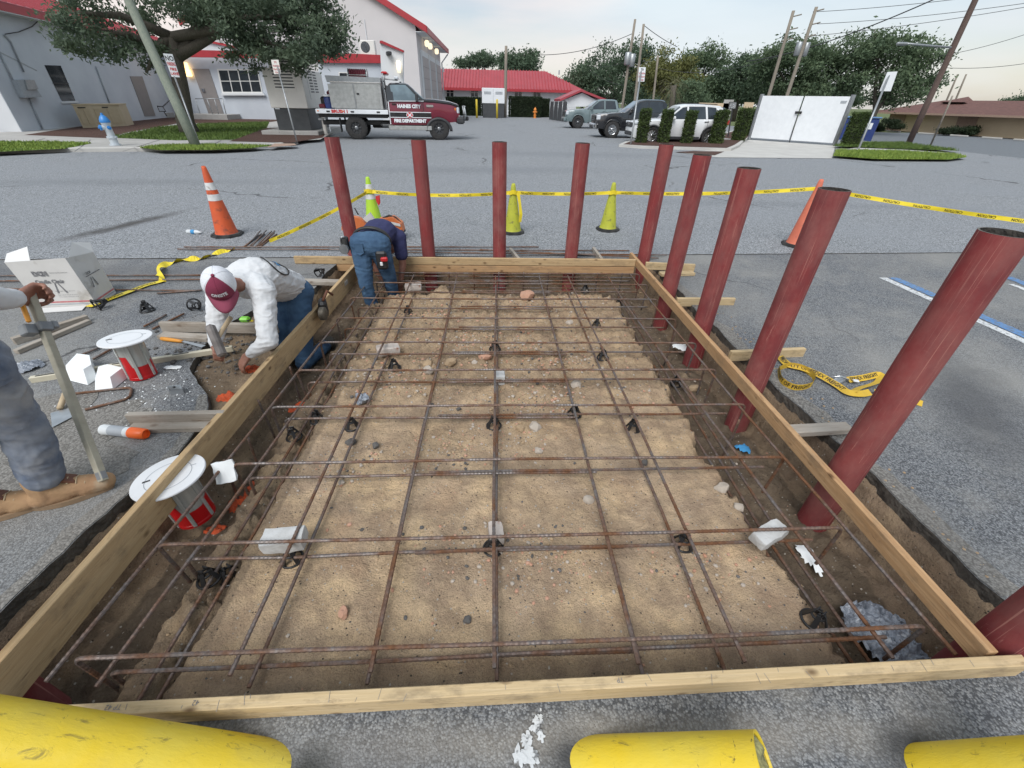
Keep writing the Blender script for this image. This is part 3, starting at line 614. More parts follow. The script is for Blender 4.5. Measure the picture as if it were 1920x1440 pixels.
board('timber',gz(302,629,.018),gz(395,634,.018),.09,.036,'grey_wood',label='flat weathered board beside the orange-handled tool',cat='board')
board('timber',gz(565,528,.03),gz(650,530,.03),.09,.045,'grey_wood',label='pale board behind the kneeling worker near the far left corner',cat='board')
board('timber',gz(25,640,.03),gz(165,596,.03),.05,.06,'grey_wood',label='pale channel board in front of the white carton, inner one',cat='board')
board('timber',gz(30,660,.02),gz(168,602,.02),.05,.035,'grey_wood',label='pale channel board in front of the white carton, outer one',cat='board')
board('timber',gz(975,492,.03),gz(957,470,.03),.038,.08,'grey_wood',label='short grey brace behind the middle of the far board',cat='board')
board('timber',gz(1128,490,.03),gz(1112,468,.03),.038,.08,'grey_wood',label='short grey brace behind the far board near the right corner',cat='board')
# carpenter's marks on the near board
nb=[c for c in form.children if c.get('label','').startswith('pale near')][0]
for t,xx in (('TP',2.05),('42',.62),('TP 42',.36)):
    lettering('pencil_mark',t,.022,'print_grey',nb,(xx,.004,.0455),(-1,0,0),(0,-1,0),.0012)
rng=random.Random(5)
for k in range(26):
    xx=rng.uniform(.1,3.4); l=rng.uniform(.004,.018); MB().box((xx,rng.uniform(-.014,.014),.0458),(.0012,l*2,.0006),rotz(rng.uniform(-.4,.4))).build('pencil_line','print_grey',nb,fix=False)
# ---------------------------------------------------------------- red pipes
ZT=1.375
def pipe(x,y,label,zt=ZT,lean=(0,0),r=.0845):
    root=thing('pipe_bollard',label,'bollard',(x,y,-.45),group='red steel pipe bollards standing around the pit',rot=(lean[0],lean[1],random.uniform(0,6)))
    h=zt+.45; b=MB(); b.lathe([(r,0),(r,h*.2),(r,h*.4),(r,h*.6),(r,h*.8),(r,h)],32,cap0=False,cap1=False); b.build('pipe_wall','red_primer',root,auto=50)
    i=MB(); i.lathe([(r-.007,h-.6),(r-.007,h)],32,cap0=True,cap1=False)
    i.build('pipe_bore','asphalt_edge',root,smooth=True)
    c=MB(); V=[]; 
    for rr in (r,r-.007):
        for k in range(32): V.append((rr*math.cos(k*math.pi/16),rr*math.sin(k*math.pi/16),h+.0005))
    c.add(V,[(k,(k+1)%32,32+(k+1)%32,32+k) for k in range(32)]); c.build('pipe_rim','brass',root)
    return root
tops=[((622,257),'leftmost red pipe, just behind the bent worker in navy'),((784,262),'second red pipe from left in the far row'),((937,266),'third red pipe from left in the far row, before the orange-taped lime cone'),((1091,268),'fourth red pipe from left in the far row, left of a lime cone'),((1249,270),'red pipe at the far right corner of the form'),((1315,290),'second red pipe of the right row from the far corner'),((1408,315),'third red pipe of the right row from the far corner'),((1563,355),'fourth red pipe of the right row, before the faded orange cone'),((1880,435),'tall-looking red pipe second nearest on the right, over the yellow strap')]
for i,(p,l) in enumerate(tops):
    q=gz(p[0],p[1],ZT); pipe(q.x,q.y,l,lean=(0,R(1.2)) if i==0 else (R(random.uniform(-.4,.4)),R(random.uniform(-.4,.4))))
pipe(2.02,.735,'red pipe at the near right corner, cut off by the frame')
pipe(-1.90,.72,'red pipe at the near left corner, mostly behind the left board')
# leaning yellow posts at the very front
def ypost(a,b,r,label,top=True):
    a=Vector(a); b=Vector(b); h=(b-a).length; root=thing('yellow_post',label,'bollard',a,group='yellow posts leaning over at the near edge')
    Bm=basis((b-a).cross(Vector((0,1,0))),(b-a)); Z=(b-a).normalized(); X=Z.orthogonal().normalized(); Y=Z.cross(X); Bm=Matrix((X,Y,Z)).transposed()
    m=MB(); m.lathe([(r*.93,-.215),(r*1.0,-.20),(r*1.004,-.09)],40,cap0=True,cap1=False); o=m.build('post_foot','yellow_paint',root,auto=50); place(o,(0,0,0),Bm)
    m=MB(); m.lathe([(r,-.2),(r,.02),(r,h*.35),(r,h*.7),(r,h),(r*.94,h),(r*.93,h-.008)],40,cap0=False,cap1=False); o=m.build('post_sleeve','yellow_paint',root,auto=40); place(o,(0,0,0),Bm)
    m=MB(); V=[(0,0,h-.012)]; F2=[]
    for ri in range(1,7):
        for k in range(28):
            a2=k*math.pi/14; rr=r*.935*ri/6; V.append((rr*math.cos(a2),rr*math.sin(a2),h-.012+.022*noise.noise(Vector((rr*30*math.cos(a2),rr*30*math.sin(a2),3)))*(1 if ri<6 else 0)))
    for k in range(28): F2.append((0,1+k,1+(k+1)%28))
    for ri in range(5):
        for k in range(28): F2.append((1+ri*28+k,1+ri*28+(k+1)%28,1+(ri+1)*28+(k+1)%28,1+(ri+1)*28+k))
    m.add(V,F2); o=m.build('concrete_fill','moss_concrete',root,smooth=True); place(o,(0,0,0),Bm)
    return root
ypost(gz(1155,1440,.0),gz(1438,1442,.26),.085,'yellow post with mossy concrete top leaning right')
ypost(gz(445,1444,.0),gz(-60,1378,.36),.088,'big yellow post leaning left in the near left corner')
ypost(gz(1765,1456,.0),gz(2060,1450,.33),.085,'yellow post at the near right corner, mostly out of frame')
# ---------------------------------------------------------------- rebar
def bar_path(pts,step=.0105,r=.0080,rib=.0016,n=7):
    """deformed bar: ribs are real rings"""
    pts=[Vector(p) for p in pts]; out=[]
    for i in range(len(pts)-1):
        a,b=pts[i],pts[i+1]; k=max(1,int((b-a).length/step))
        out+=[a.lerp(b,j/k) for j in range(k)]
    out.append(pts[-1]); return out,[r+(rib if (i%2) else 0) for i in range(len(out))],n
def arc_corner(a,c,b,rad,n=5):
    """points rounding the corner c between a and b"""
    a,b,c=Vector(a),Vector(b),Vector(c); u=(a-c).normalized(); v=(b-c).normalized(); P=c+u*rad; Q=c+v*rad; return [P.lerp(c,t).lerp(c.lerp(Q,t),t) for t in [k/n for k in range(n+1)]]
def bent(pts,rad=.045):
    out=[Vector(pts[0])]
    for i in range(1,len(pts)-1): out+=arc_corner(pts[i-1],pts[i],pts[i+1],rad)
    return out+[Vector(pts[-1])]
cage=thing('rebar_cage','two-layer grid of rusty ribbed reinforcing bars tied inside the form','rebar cage',(0,0,0))
def bar(pts,name='bar',parent=cage,fine=True,r=.0080):
    o,rs,n=bar_path(pts,.0105 if fine else .04,r,.0016 if fine else 0); m=MB(); m.tube(o,rs,n); return m.build(name,'rebar_steel',parent,smooth=not fine,fix=False)
rb=random.Random(3)
ys=[.785,1.27,1.79,2.325,2.79,3.235,3.73,4.215,4.67,5.01]
skew=lambda y:.022*(y<1.5)+.012*(1.5<y<2)
for i,y in enumerate(ys):
    fine=y<3.4; j=lambda s=.012:rb.uniform(-s,s)
    xl,xr=-1.585+j(.02)+.04*(i>1),1.775+j(.02); s=skew(y)
    def row(xa,xb,z,yy,down):
        mid=[(xa+(xb-xa)*t,yy+s*t*1.6-s*.8+rb.uniform(-.006,.006),z+rb.uniform(-.004,.004)) for t in (0,.25,.5,.75,1)]
        if down: mid=[(xa+rb.uniform(-.02,.02),mid[0][1]+.01,z-.33)]+mid+[(xb+rb.uniform(-.02,.02),mid[-1][1]+.01,z-.33)]
        return mid
    m=row(xl,xr,.006,y,True); p=[Vector(m[0])]+arc_corner(m[0],m[1],m[2],.05)+[Vector(q) for q in m[2:5]]+arc_corner(m[4],m[5],m[6],.05)+[Vector(m[6])]
    bar(p,fine=fine)
    zb=-.105-.03*(y<1.5); yb=y+rb.uniform(-.01,.01)
    m=row(xl+.06,.62+j(.05),zb,yb,False); p=[Vector((xl+.05,yb,zb-.25))]+arc_corner((xl+.05,yb,zb-.25),m[0],m[1],.045)+[Vector(q) for q in m[1:]]; bar(p,fine=fine)
    m=row(-.42+j(.05),xr-.10,zb+.016,yb+.012,False); bar([Vector(q) for q in m],fine=fine)
for X,dx in ((-.99,-.01),(-.475,0),(-.012,0),(.545,-.02),(.96,-.07)):
    for z,off in ((-.010,0),(-.120,rb.choice((-.035,.035)) if abs(X)>.1 else .012)):
        pts=[(X+off+dx*max(0,(y-1.5)/3)+rb.uniform(-.006,.006),y,z+rb.uniform(-.006,.006)) for y in (.70,1.5,2.4,3.3,4.2,4.98)]
        bar(pts[:4]); bar([pts[3]]+pts[4:] if z>-.05 else [pts[3],*pts[4:]],fine=False)
for X0,X1,z in ((-1.645,-1.50,-.012),(-1.50,-1.34,-.07),(1.555,1.38,-.012),(1.80,1.66,.004)):
    pts=[(X0+(X1-X0)*min(1,(y-.7)/3.4)**.8 if y>.7 else X0,y,z+rb.uniform(-.006,.006)) for y in (.70,1.4,2.2,3.2,4.1,5.0)]; bar(pts[:4]); bar(pts[3:],fine=False)
# lower longitudinal bars in the side trenches
for X in (-1.40,-1.33,-1.245): bar([(X+rb.uniform(-.015,.015),y,-.21+.02*rb.random()) for y in (.68,1.5,2.4,3.3)]); 
for X in (-1.44,-1.36,-1.28): bar([(X+rb.uniform(-.015,.015),y,-.24) for y in (3.3,4.2,4.9)],fine=False)
for X in (1.47,1.545,1.62): bar([(X+.03*(y<1.5)+rb.uniform(-.012,.012),y,-.27) for y in (.70,1.5,2.4,3.3)]); bar([(X,y,-.27) for y in (3.3,4.2,5.0)],fine=False)
for z in (-.06,-.2): bar([(x,5.06+.02*rb.random(),z) for x in (-1.5,-.5,.5,1.75)],fine=False)
for k in range(9): bar([(-.9+k*.31,5.07,.0),(-.9+k*.31,5.08,-.32)],fine=False)
for x,y in ((-1.62,1.85),(-1.58,2.05),(-1.70,2.45),(-1.66,2.9),(1.68,2.2),(1.73,2.9),(1.70,3.5)): bar([(x,y,-.03),(x+rb.uniform(-.03,.03),y+rb.uniform(-.03,.03),-.40)],fine=False)
# ================================================================ surroundings
def fan(name,px,z,mat,kind='structure',rough=0):
    P=[gz(a,b,z) for a,b in px]
    return sheet(name,[(p.x,p.y) for p in P],z,mat,kind=kind)
# --- left verge: kerb, sidewalk, planting
kl=[(-260,300),(-120,294),(0,289),(130,286),(250,285),(330,284),(400,283.5),(470,281),(520,276),(560,271)]
kp=[gz(a,b,.0) for a,b in kl]
kb=MB()
for i in range(len(kp)-1):
    a,b=kp[i],kp[i+1]; t=(b-a).normalized(); s=Vector((-t.y,t.x,0)); 
    for (u,v) in (((0,0),(0,.12)),((0,.12),(.02,.135)),((.02,.135),(.17,.135))):
        kb.quad(a+s*u[0]+Vector((0,0,u[1])),b+s*u[0]+Vector((0,0,u[1])),b+s*v[0]+Vector((0,0,v[1])),a+s*v[0]+Vector((0,0,v[1])))
tag(kb.build('kerb','concrete_pale',auto=40),kind='structure')
inner=[]
for i,a in enumerate(kp):
    t=(kp[min(i+1,len(kp)-1)]-kp[max(i-1,0)]).normalized(); q=a+Vector((-t.y,t.x,0))*.17; inner.append((q.x,q.y))
sheet('sidewalk',inner+[(p.x,p.y) for p in (gz(600,262,.12),gz(640,240,.12),gz(560,225,.12),gz(300,215,.12),gz(45,246,.12),gz(-260,262,.12))],.128,'concrete')
def slabline(a,b,z=.1325):
    a=gz(*a,z); b=gz(*b,z); stripe('joint',a,b,.03,z,'stain',4)
for a,b in (((60,266),(85,259)),((230,284),(300,262)),((140,284),(170,262)),((400,271),(415,263))): slabline(a,b)
def blades(name,px,z,mat,n,h,label,wd=.02,cat='grass',seed=1,base=None):
    rr=random.Random(seed); P=[gz(a,b,z) for a,b in px]
    if base: sheet(name+'_bed',[(p.x,p.y) for p in P],z,base)
    xs=[p.x for p in P]; yy=[p.y for p in P]; V=[];Fc=[]
    def ins(x,y):
        r=False
        for i in range(len(P)):
            a,b=P[i],P[i-1]
            if (a.y>y)!=(b.y>y) and x<(b.x-a.x)*(y-a.y)/(b.y-a.y)+a.x: r=not r
        return r
    k=0
    while k<n:
        x=rr.uniform(min(xs),max(xs)); y=rr.uniform(min(yy),max(yy))
        if not ins(x,y): continue
        k+=1; a=rr.uniform(0,6.28); hh=h*rr.uniform(.5,1.3); lx,ly=rr.gauss(0,.4)*hh,rr.gauss(0,.4)*hh; dx,dy=math.cos(a)*wd,math.sin(a)*wd
        i=len(V); V+=[(x-dx,y-dy,z),(x+dx,y+dy,z),(x+lx,y+ly,z+hh)]; Fc.append((i,i+1,i+2))
    b=MB(); b.add(V,Fc); o=b.build(name,mat,fix=False); tag(o,label,cat,kind='stuff'); return o
blades('grass',[(-120,276),(0,266),(90,266),(172,268.5),(120,279),(0,284.5),(-120,290)],.134,'grass_bright',5000,.07,'short grass strip beside the kerb left of the fire hydrant',seed=2,base='grass')
blades('grass',[(262,277),(310,272),(400,271),(510,273.5),(470,278),(400,281),(300,281.5)],.134,'grass_bright',4500,.07,'grass strip around the foot of the leaning green utility pole',seed=3,base='grass')
blades('grass',[(205,258),(300,238),(380,232),(505,229),(500,240),(440,262),(330,263)],.134,'grass',12000,.09,'lawn under the oak tree in front of the pale building',seed=4,base='grass')
sheet('mulch_bed',[(p.x,p.y) for p in (gz(45,253,.13),gz(200,259,.13),gz(240,248,.13),gz(330,232,.13),gz(505,229,.13),gz(560,222,.13),gz(300,214,.13))],.1315,'mulch')
sheet('mulch_bed',[(p.x,p.y) for p in (gz(430,265,.13),gz(500,240,.13),gz(620,238,.13),gz(605,258,.13),gz(545,268,.13))],.136,'mulch')
fan('driveway_apron',[(500,276),(515,269),(552,269),(556,272)],.139,'brick_far')
# --- right island: concrete pad, mulch bed with clipped hedges, grass
def kerbed(name,px,mat,h=.12,kw=.15,kmat='concrete_pale'):
    P=[gz(a,b,0) for a,b in px]; sheet(name+'_kerb',[(p.x,p.y) for p in P],h,kmat,thick=h+.02)
    c=sum(P,Vector())/len(P); Q=[p+(c-p).normalized()*kw*1.6 for p in P]; return sheet(name,[(p.x,p.y) for p in Q],h+.006,mat)
kerbed('mulch_bed',[(1160,276),(1172,270),(1200,266),(1395,266),(1385,277),(1370,284),(1200,279)],'mulch')
kerbed('mulch_bed',[(1395,268),(1405,258),(1420,246),(1400,240),(1360,252),(1340,262)],'mulch')
fan('concrete_pad',[(1268,285),(1345,295),(1560,297),(1566,272),(1404,262),(1370,280)],.022,'concrete_pale')
fan('mulch_bed',[(1265,285),(1300,283),(1358,284),(1340,291)],.03,'mulch')
blades('grass',[(1562,292),(1568,282),(1680,284),(1790,290),(1812,295),(1780,299),(1640,298)],.10,'grass_bright',9000,.10,'bright grass island on the right beside the white gate',seed=5,base='grass_bright')
fan('sidewalk',[(1575,281),(1620,275),(1790,287),(1815,291),(1790,291),(1690,285)],.06,'concrete_pale')
blades('grass',[(1560,274),(1600,268),(1690,268),(1800,283),(1700,279),(1620,276)],.10,'grass',5000,.12,'darker grass patch around the foot of the leaning brown pole',seed=6,base='grass')
# --- left station wing
G1=gz(45,253); G2=gz(300,226); wd_=(G2-G1).normalized(); wn=Vector((wd_.y,-wd_.x,0))
def onw(px,py,off=0): return gpl(px,py,G1+wn*off,wn)
eave=onw(60,33).z
wing=thing('station_wing','long pale blue stucco wing with red roof at far left','building',G1)
def P0(root): return root.location
def part(mb,name,mat,root,**k):
    o=mb.build(name,mat,root,**k); o.location=-Vector(root.location); return o
W1e=G1+wd_*24
b=MB(); b.prism([G1,W1e,W1e+Vector((0,0,eave)),G1+Vector((0,0,eave))],wn*-.3); part(b,'wall','stucco_blue',wing)
fr=G1-wn*14
b=MB(); b.prism([G1-wd_*.01-wn*.02,fr-wd_*.01,fr-wd_*.01+Vector((0,0,eave)),G1-wd_*.01-wn*.02+Vector((0,0,eave))],wd_*.3); part(b,'front_wall','stucco_white',wing)
ov=.55; up=Vector((0,0,1))
a=G1+wn*ov-wd_*1.5+up*(eave-.1); e=W1e+wn*ov+up*(eave-.1)
b=MB(); b.prism([a,e,e+up*.32,a+up*.32],wn*-.12); part(b,'fascia','red_trim',wing)
b=MB(); b.prism([a+up*.30,e+up*.30,e-wn*7+up*2.6,a-wn*7+up*2.6],up*.06); rf=part(b,'roof','red_roof',wing)
for k in range(40):
    s0=a+wd_*(.3+k*.62)+up*.37; b=MB(); b.prism([s0,s0+wd_*.05,s0+wd_*.05-wn*7+up*2.3,s0-wn*7+up*2.3],up*.05); o=b.build('roof_seam','red_roof',rf)
b=MB(); b.prism([a-up*.02,e-up*.02,e-wn*(ov+.1)-up*.02,a-wn*(ov+.1)-up*.02],up*.04); part(b,'soffit','stucco_white',wing)
def wquad(px,off,th,name,mat,root=wing,parent=None):
    Q=[onw(x,y,off) for x,y in px]; b=MB(); b.prism(Q,wn*th); return part(b,name,mat,root) if parent is None else b.build(name,mat,parent)
w1=wquad([(83,122),(113,123),(141,189),(116,190)],.004,.02,'window','window_dark')
wquad([(113,190),(144,189),(146,193),(115,194)],.004,.06,'window_sill','stucco_white')
wquad([(98,155),(128,156),(129,157.5),(99,156.5)],.026,.015,'window_rail','plastic_dark')
d1=wquad([(243,143),(266,143),(291,217),(271,218)],.004,.03,'door','door_grey')
for l in ([(-10,92),(68,131),(69,133),(-10,94)],): wquad(l,.003,.01,'wall_seam','conduit')
wquad([(20,150),(45,149),(68,182),(36,183)],.01,.25,'meter_box','conduit'); wquad([(45,150),(62,150),(70,167),(50,168)],.27,.05,'meter_cover','galv')
for pl in ([(8,65),(20,78),(45,135)],[(55,184),(80,242)],[(0,100),(24,150)],[(180,125),(210,205)]):
    b=MB(); b.tube([onw(x,y,.05) for x,y in pl],.035,8); part(b,'conduit','conduit',wing,smooth=True)
b=MB(); b.tube([onw(x,y,.12) for x,y in ((10,64),(35,60),(60,50),(75,36))],.02,6); part(b,'service_cable','plastic_dark',wing,smooth=True)
# landing and handrail by the door
b=MB(); q=[gz(264,226,0),gz(330,224,0),gz(326,218,0),gz(262,219,0)]; b.prism(q,(0,0,.45)); part(b,'landing','concrete',wing)
def rail(pts,nm='handrail',r=.03): 
    b=MB(); b.tube(pts,r,8); return part(b,nm,'plastic_dark',wing,smooth=True)
yy=34.0
for pl in ([(295,199),(305,200),(318,188)],[(295,199),(299,209),(311,209),(305,200)],[(307,209),(313,218)]): rail([gy(x,y,yy) for x,y in pl])
# --- middle wing with door, window and red fascia
YB=40.0
mid=thing('office_wing','low pale office wing with red fascia, grey door and paned window behind the oak','building',gy(420,228,YB))
def mq(px,name,mat,y=YB,th=.05,parent=None,root=mid):
    Q=[gy(x,yv,y) for x,yv in px]; b=MB(); b.prism(Q,(0,-th,0))
    if parent is not None: return b.build(name,mat,parent)
    return part(b,name,mat,root)
mq([(325,100),(520,100),(522,234),(340,225)],'wall','stucco_blue',YB+.3,.3)
mq([(318,93),(515,98),(516,110),(322,107)],'fascia','red_trim',YB-.5,.3)
mq([(333,68),(345,70),(440,88),(520,98),(333,94)],'gable_wall','stucco_white',YB+1.5,.2)
mq([(331,64),(346,66),(445,87),(520,96),(520,99),(440,90),(345,70),(332,68)],'gable_trim','red_trim',YB+1.25,.1)
mq([(361,129),(392,129),(420,214),(392,214)],'door','door_grey')
mq([(378,166),(383,166),(385,172),(380,172)],'door_handle','chrome',YB-.06,.06)
wn_=mq([(407,129),(484,130),(493,175),(417,175)],'window','frame_white')
for i in range(4):
    for j in range(2):
        def L2(u,v): 
            tx=407+(484-407)*u; bx=417+(493-417)*u; return (tx+(bx-tx)*v,129.5+(174.5-129.5)*v)
        u0,u1,v0,v1=.03+i*.24,.03+i*.24+.215,.06+j*.46,.06+j*.46+.42
        o=mq([L2(u0,v0),L2(u1,v0),L2(u1,v1),L2(u0,v1)],'pane','window_dark',YB-.055,.01,parent=wn_)
mq([(416,175),(496,175),(498,179),(417,179)],'window_sill','stucco_white',YB-.05,.15)
for pl in ([(366,185),(417,185)],[(366,185),(378,222)],[(417,185),(424,214)],[(388,186),(399,214)],[(402,186),(410,214)]):
    b=MB(); b.tube([gy(x,y,YB-1.2) for x,y in pl],.03,6); part(b,'railing','galv',mid,smooth=True)
b=MB(); c=gy(400,221,YB-1); b.box((c.x,c.y,.2),(3.2,2.0,.5)); part(b,'step','concrete',mid)
for i,(x,y) in enumerate(((347,124),(353,137))):
    p=gy(x,y,YB-.2); b=MB(); b.box(p,(.42,.2,.42),bev=.05); o=part(b,'wall_lamp','lamp_amber',mid)
# --- the big apparatus bay
XB=-6.3; YG=43.0
bay=thing('apparatus_bay','tall pale gabled fire station bay with red trim and roll-up doors','building',(XB-6,YG,0))
ez=6.45; wdt=17.0; rz_=ez+wdt/2*.50
b=MB(); b.prism([(XB,YG,0),(XB,YG,ez),(XB-wdt/2,YG,rz_),(XB-wdt,YG,ez),(XB-wdt,YG,0)],(0,.3,0)); part(b,'gable_wall','stucco_pink',bay)
b=MB(); b.prism([(XB,YG+.3,0),(XB,YG+17,0),(XB,YG+17,ez),(XB,YG+.3,ez)],(-.3,0,0)); part(b,'side_wall','stucco_pink',bay)
for sx,nm in ((1,'rake_trim'),(-1,'rake_trim')):
    x1=XB+.9 if sx>0 else XB-wdt-.9; z1=ez-.45
    b=MB(); b.prism([(XB-wdt/2,YG-.35,rz_+.0),(x1,YG-.35,z1),(x1,YG-.35,z1+.42),(XB-wdt/2,YG-.35,rz_+.42)],(0,.2,0)); part(b,nm,'red_trim',bay)
    b=MB(); b.prism([(XB-wdt/2,YG-.3,rz_+.36),(x1,YG-.3,z1+.36),(x1,YG-.3,z1+.44),(XB-wdt/2,YG-.3,rz_+.44)],(0,18,0)); part(b,'roof_slope','red_roof',bay)
b=MB(); b.prism([(XB+.85,YG-.3,ez-.45),(XB+.95,YG-.3,ez-.45),(XB+.95,YG-.3,ez-.05),(XB+.85,YG-.3,ez-.05)],(0,18,0)); part(b,'eave_fascia','red_trim',bay)
b=MB(); b.prism([(XB+.85,YG-.2,ez-.40),(XB+.85,YG-.2,ez-.36),(XB,YG-.2,ez-.36),(XB,YG-.2,ez-.40)],(0,17.8,0)); part(b,'eave_soffit','stucco_white',bay)
for k in range(3):
    y0=YG+1.6+k*5.0
    b=MB(); b.prism([(XB+.01,y0-.35,0),(XB+.01,y0+4.05,0),(XB+.01,y0+4.05,5.1),(XB+.01,y0-.35,5.1)],(.12,0,0)); fr_=part(b,'bay_frame','stucco_white',bay)
    b=MB(); b.prism([(XB+.14,y0,0),(XB+.14,y0+3.7,0),(XB+.14,y0+3.7,4.7),(XB+.14,y0,4.7)],(.02,0,0)); dr=part(b,'bay_door','bay_door',bay)
    for z in (.8,1.6,2.4,3.2,4.0): MB().box((XB+.165,y0+1.85,z),(.02,3.6,.03)).build('door_joint','door_grey',dr)
    b=MB(); b.lathe([(.12,0),(.2,.1),(.2,.35),(.1,.45)],12,(XB+.35,y0-.9 if k else y0+1.9,5.45)); part(b,'wall_lamp','lamp_warm',bay,smooth=True)
b=MB(); b.tube([(XB+.85,YG+17.5,ez-.5),(XB+.1,YG+17.5,ez-1.3),(XB+.1,YG+17.5,.2)],.07,8); part(b,'downspout','stucco_white',bay,smooth=True)
b=MB(); b.box((XB-3.9,YG-.03,3.5),(.05,.05,6.5)); part(b,'wall_joint','stucco_white',bay)
# parapet block and low red-roofed link in front of the bay
YL=36.0
link=thing('link_block','low white link block with red parapet and rooftop condenser behind the truck','building',gy(640,240,YL))
def lq(px,name,mat,y=YL,th=.1,d=None):
    Q=[gy(x,yv,y) for x,yv in px]; b=MB(); b.prism(Q,(0,-th,0)); return part(b,name,mat,link)
lq([(600,118),(722,118),(725,245),(600,245)],'wall','stucco_blue',YL+.4,.3)
lq([(600,98),(721,104),(722,119),(600,118)],'parapet','red_trim',YL+.2,.3)
lq([(714,80),(717,79),(757,98),(758,245),(722,245)],'stepped_wall','stucco_white',YL-.3,.3)
lq([(714,77),(718,77),(758,95),(758,99),(717,82),(714,82)],'wall_cap','red_trim',YL-.45,.3)
w_=lq([(635,135),(665,135),(666,152),(636,152)],'window','frame_white',YL-.02,.05)
lq([(637,137),(650,137),(650,151),(637,151)],'window_pane','window_dark',YL-.09,.02); lq([(652,137),(664,137),(664,151),(652,151)],'window_pane','window_dark',YL-.09,.02)
p=gy(748,128,YL-.9); b=MB(); b.lathe([(.10,-.25),(.16,0),(.16,.3),(.08,.42)],12,p); part(b,'wall_lamp','lamp_warm',link,smooth=True)
p=gy(729,100,YL-.8); b=MB(); b.box(p,(.3,.5,.2),rotz(.4),bev=.04); part(b,'security_camera','plastic_dark',link)
cd=thing('condenser_unit','grey condenser unit on the red parapet behind the truck','air conditioner',gy(690,104,YL-.1))
b=MB(); b.box((0,.3,.42),(1.0,.45,.78),bev=.03); b.build('case','gen_white',cd); b=MB(); b.lathe([(.30,0),(.30,.02)],24,(-.12,.07,.44),axis='Y'); f_=b.build('fan_grille','plastic_dark',cd)
for k in range(1,5): b=MB(); b.tube([(-.12+.06*k*math.cos(a),.055,.44+.06*k*math.sin(a)) for a in [i*math.pi/10 for i in range(20)]],.006,4,closed=True); b.build('guard_ring','conduit',f_)
for x in (-.4,.4): MB().box((x,.3,.01),(.06,.5,.06)).build('foot','galv',cd)
# --- far red-roofed hall
YF=70.0
far=thing('far_hall','long low white hall with red standing-seam roof in the distance','building',gy(950,215,YF))
def fq(px,name,mat,y=YF,th=.1,parent=None,root=far):
    Q=[gy(x,yv,y) for x,yv in px]; b=MB(); b.prism(Q,(0,-th,0))
    if parent is not None: return b.build(name,mat,parent)
    return part(b,name,mat,root)
A=gy(815,160,YF); Bq=gy(1097,168,YF); zE=3.0; zR=5.25; xl,xr=A.x,Bq.x
b=MB(); b.box(((xl+xr)/2-.4,YF+4.3,zE/2),(xr-xl-1.2,8,zE)); part(b,'wall','stucco_white',far)
b=MB(); b.add([(xl-3,YF-.5,zE),(xr,YF-.5,zE),(xr-5.2,YF+4,zR),(xl-3,YF+4,zR),(xl-3,YF+8.5,zE),(xr,YF+8.5,zE)],[(0,1,2,3),(3,2,5,4),(1,5,2)]); rf=part(b,'roof','red_roof',far)
for k in range(46):
    x=xl-.4+k*.42; t=1 if x<xr-5.2 else max(0,(xr-x)/5.2)
    if t<.06: continue
    b=MB(); b.prism([(x,YF-.5,zE+.01),(x+.06,YF-.5,zE+.01),(x+.06,YF-.5+4.5*t,zE+(zR-zE)*t),(x,YF-.5+4.5*t,zE+(zR-zE)*t)],(0,-.03,.10)); b.build('roof_seam','red_trim',rf)
b=MB(); b.box(((xl+xr)/2-1.5,YF-.55,zE-.12),(xr-xl+3,.12,.3)); part(b,'fascia','red_trim',far)
for x in (844,890,972,1007):
    wq=fq([(x-8,164.5),(x+8,164.5),(x+8,182),(x-8,182)],'window','frame_white',YF+.28,.06)
    for i in (0,1):
        for j in (0,1): fq([(x-6.6+i*7,166+j*8),(x-.8+i*7,166+j*8),(x-.8+i*7,173+j*8),(x-6.6+i*7,173+j*8)],'pane','window_dark',YF+.2,.02,parent=wq)
for x,y in ((832,135),(1048,140)): p=gy(x,y,YF+1.5); b=MB(); b.tube([p,p+Vector((0,0,.5))],.09,8); part(b,'vent_pipe','conduit',far)
sh=thing('far_shed','small gabled shed with red roof beside the teal pickup','shed',gy(1085,205,58))
ql=[gy(x,y,58) for x,y in ((1060,186),(1062,200),(1122,200),(1122,190),(1092,174))]
b=MB(); b.prism(ql,(0,5,0)); part(b,'wall','stucco_white',sh)
for pa in (((1050,190),(1090,172)),((1090,172),(1136,190))):
    u,v=gy(*pa[0],57.6),gy(*pa[1],57.6); b=MB(); b.prism([u,v,v+Vector((0,0,.22)),u+Vector((0,0,.22))],(0,6,0)); part(b,'roof','red_roof',sh)
# --- brown-roofed house at the right, standing lower
P1=gz(1660,244,-.9); P2=gz(1920,261,-.9); hd=(P2-P1).normalized(); hn=Vector((-hd.y,hd.x,0))
if hn.dot(-P1)<0: hn=-hn
hb=thing('brown_roof_house','long cream single-storey building with brown shingle roof at right','building',P1)
Pe=P1+hd*42
def onh(px,py,off=0): return gpl(px,py,P1+hn*off,hn)
ze=onh(1800,211).z
b=MB(); b.prism([P1,Pe,Pe+up*(ze+.9),P1+up*(ze+.9)],hn*-6); part(b,'wall','cream_wall',hb)
def hq(px,name,mat,off=.01,th=.08):
    b=MB(); b.prism([onh(x,y,off) for x,y in px],hn*th); part(b,name,mat,hb)
hq([(1672,209),(1702,210),(1688,246),(1660,244)],'brick_pier','brick_far'); hq([(1800,212),(1838,214),(1822,254),(1787,252)],'brick_pier','brick_far')
a=P1-hd*2+hn*1.6+up*(ze+.55); e=Pe+hn*1.6+up*(ze+.55); a.z=e.z=ze-.15
rz2=onh(1850,194).z+.35
b=MB(); b.add([a,e,e-hn*6+up*(rz2-e.z),a+hd*5-hn*6+up*(rz2-a.z),a-hn*12],[(0,1,2,3),(0,3,4)]); part(b,'roof','shingle_brown',hb)
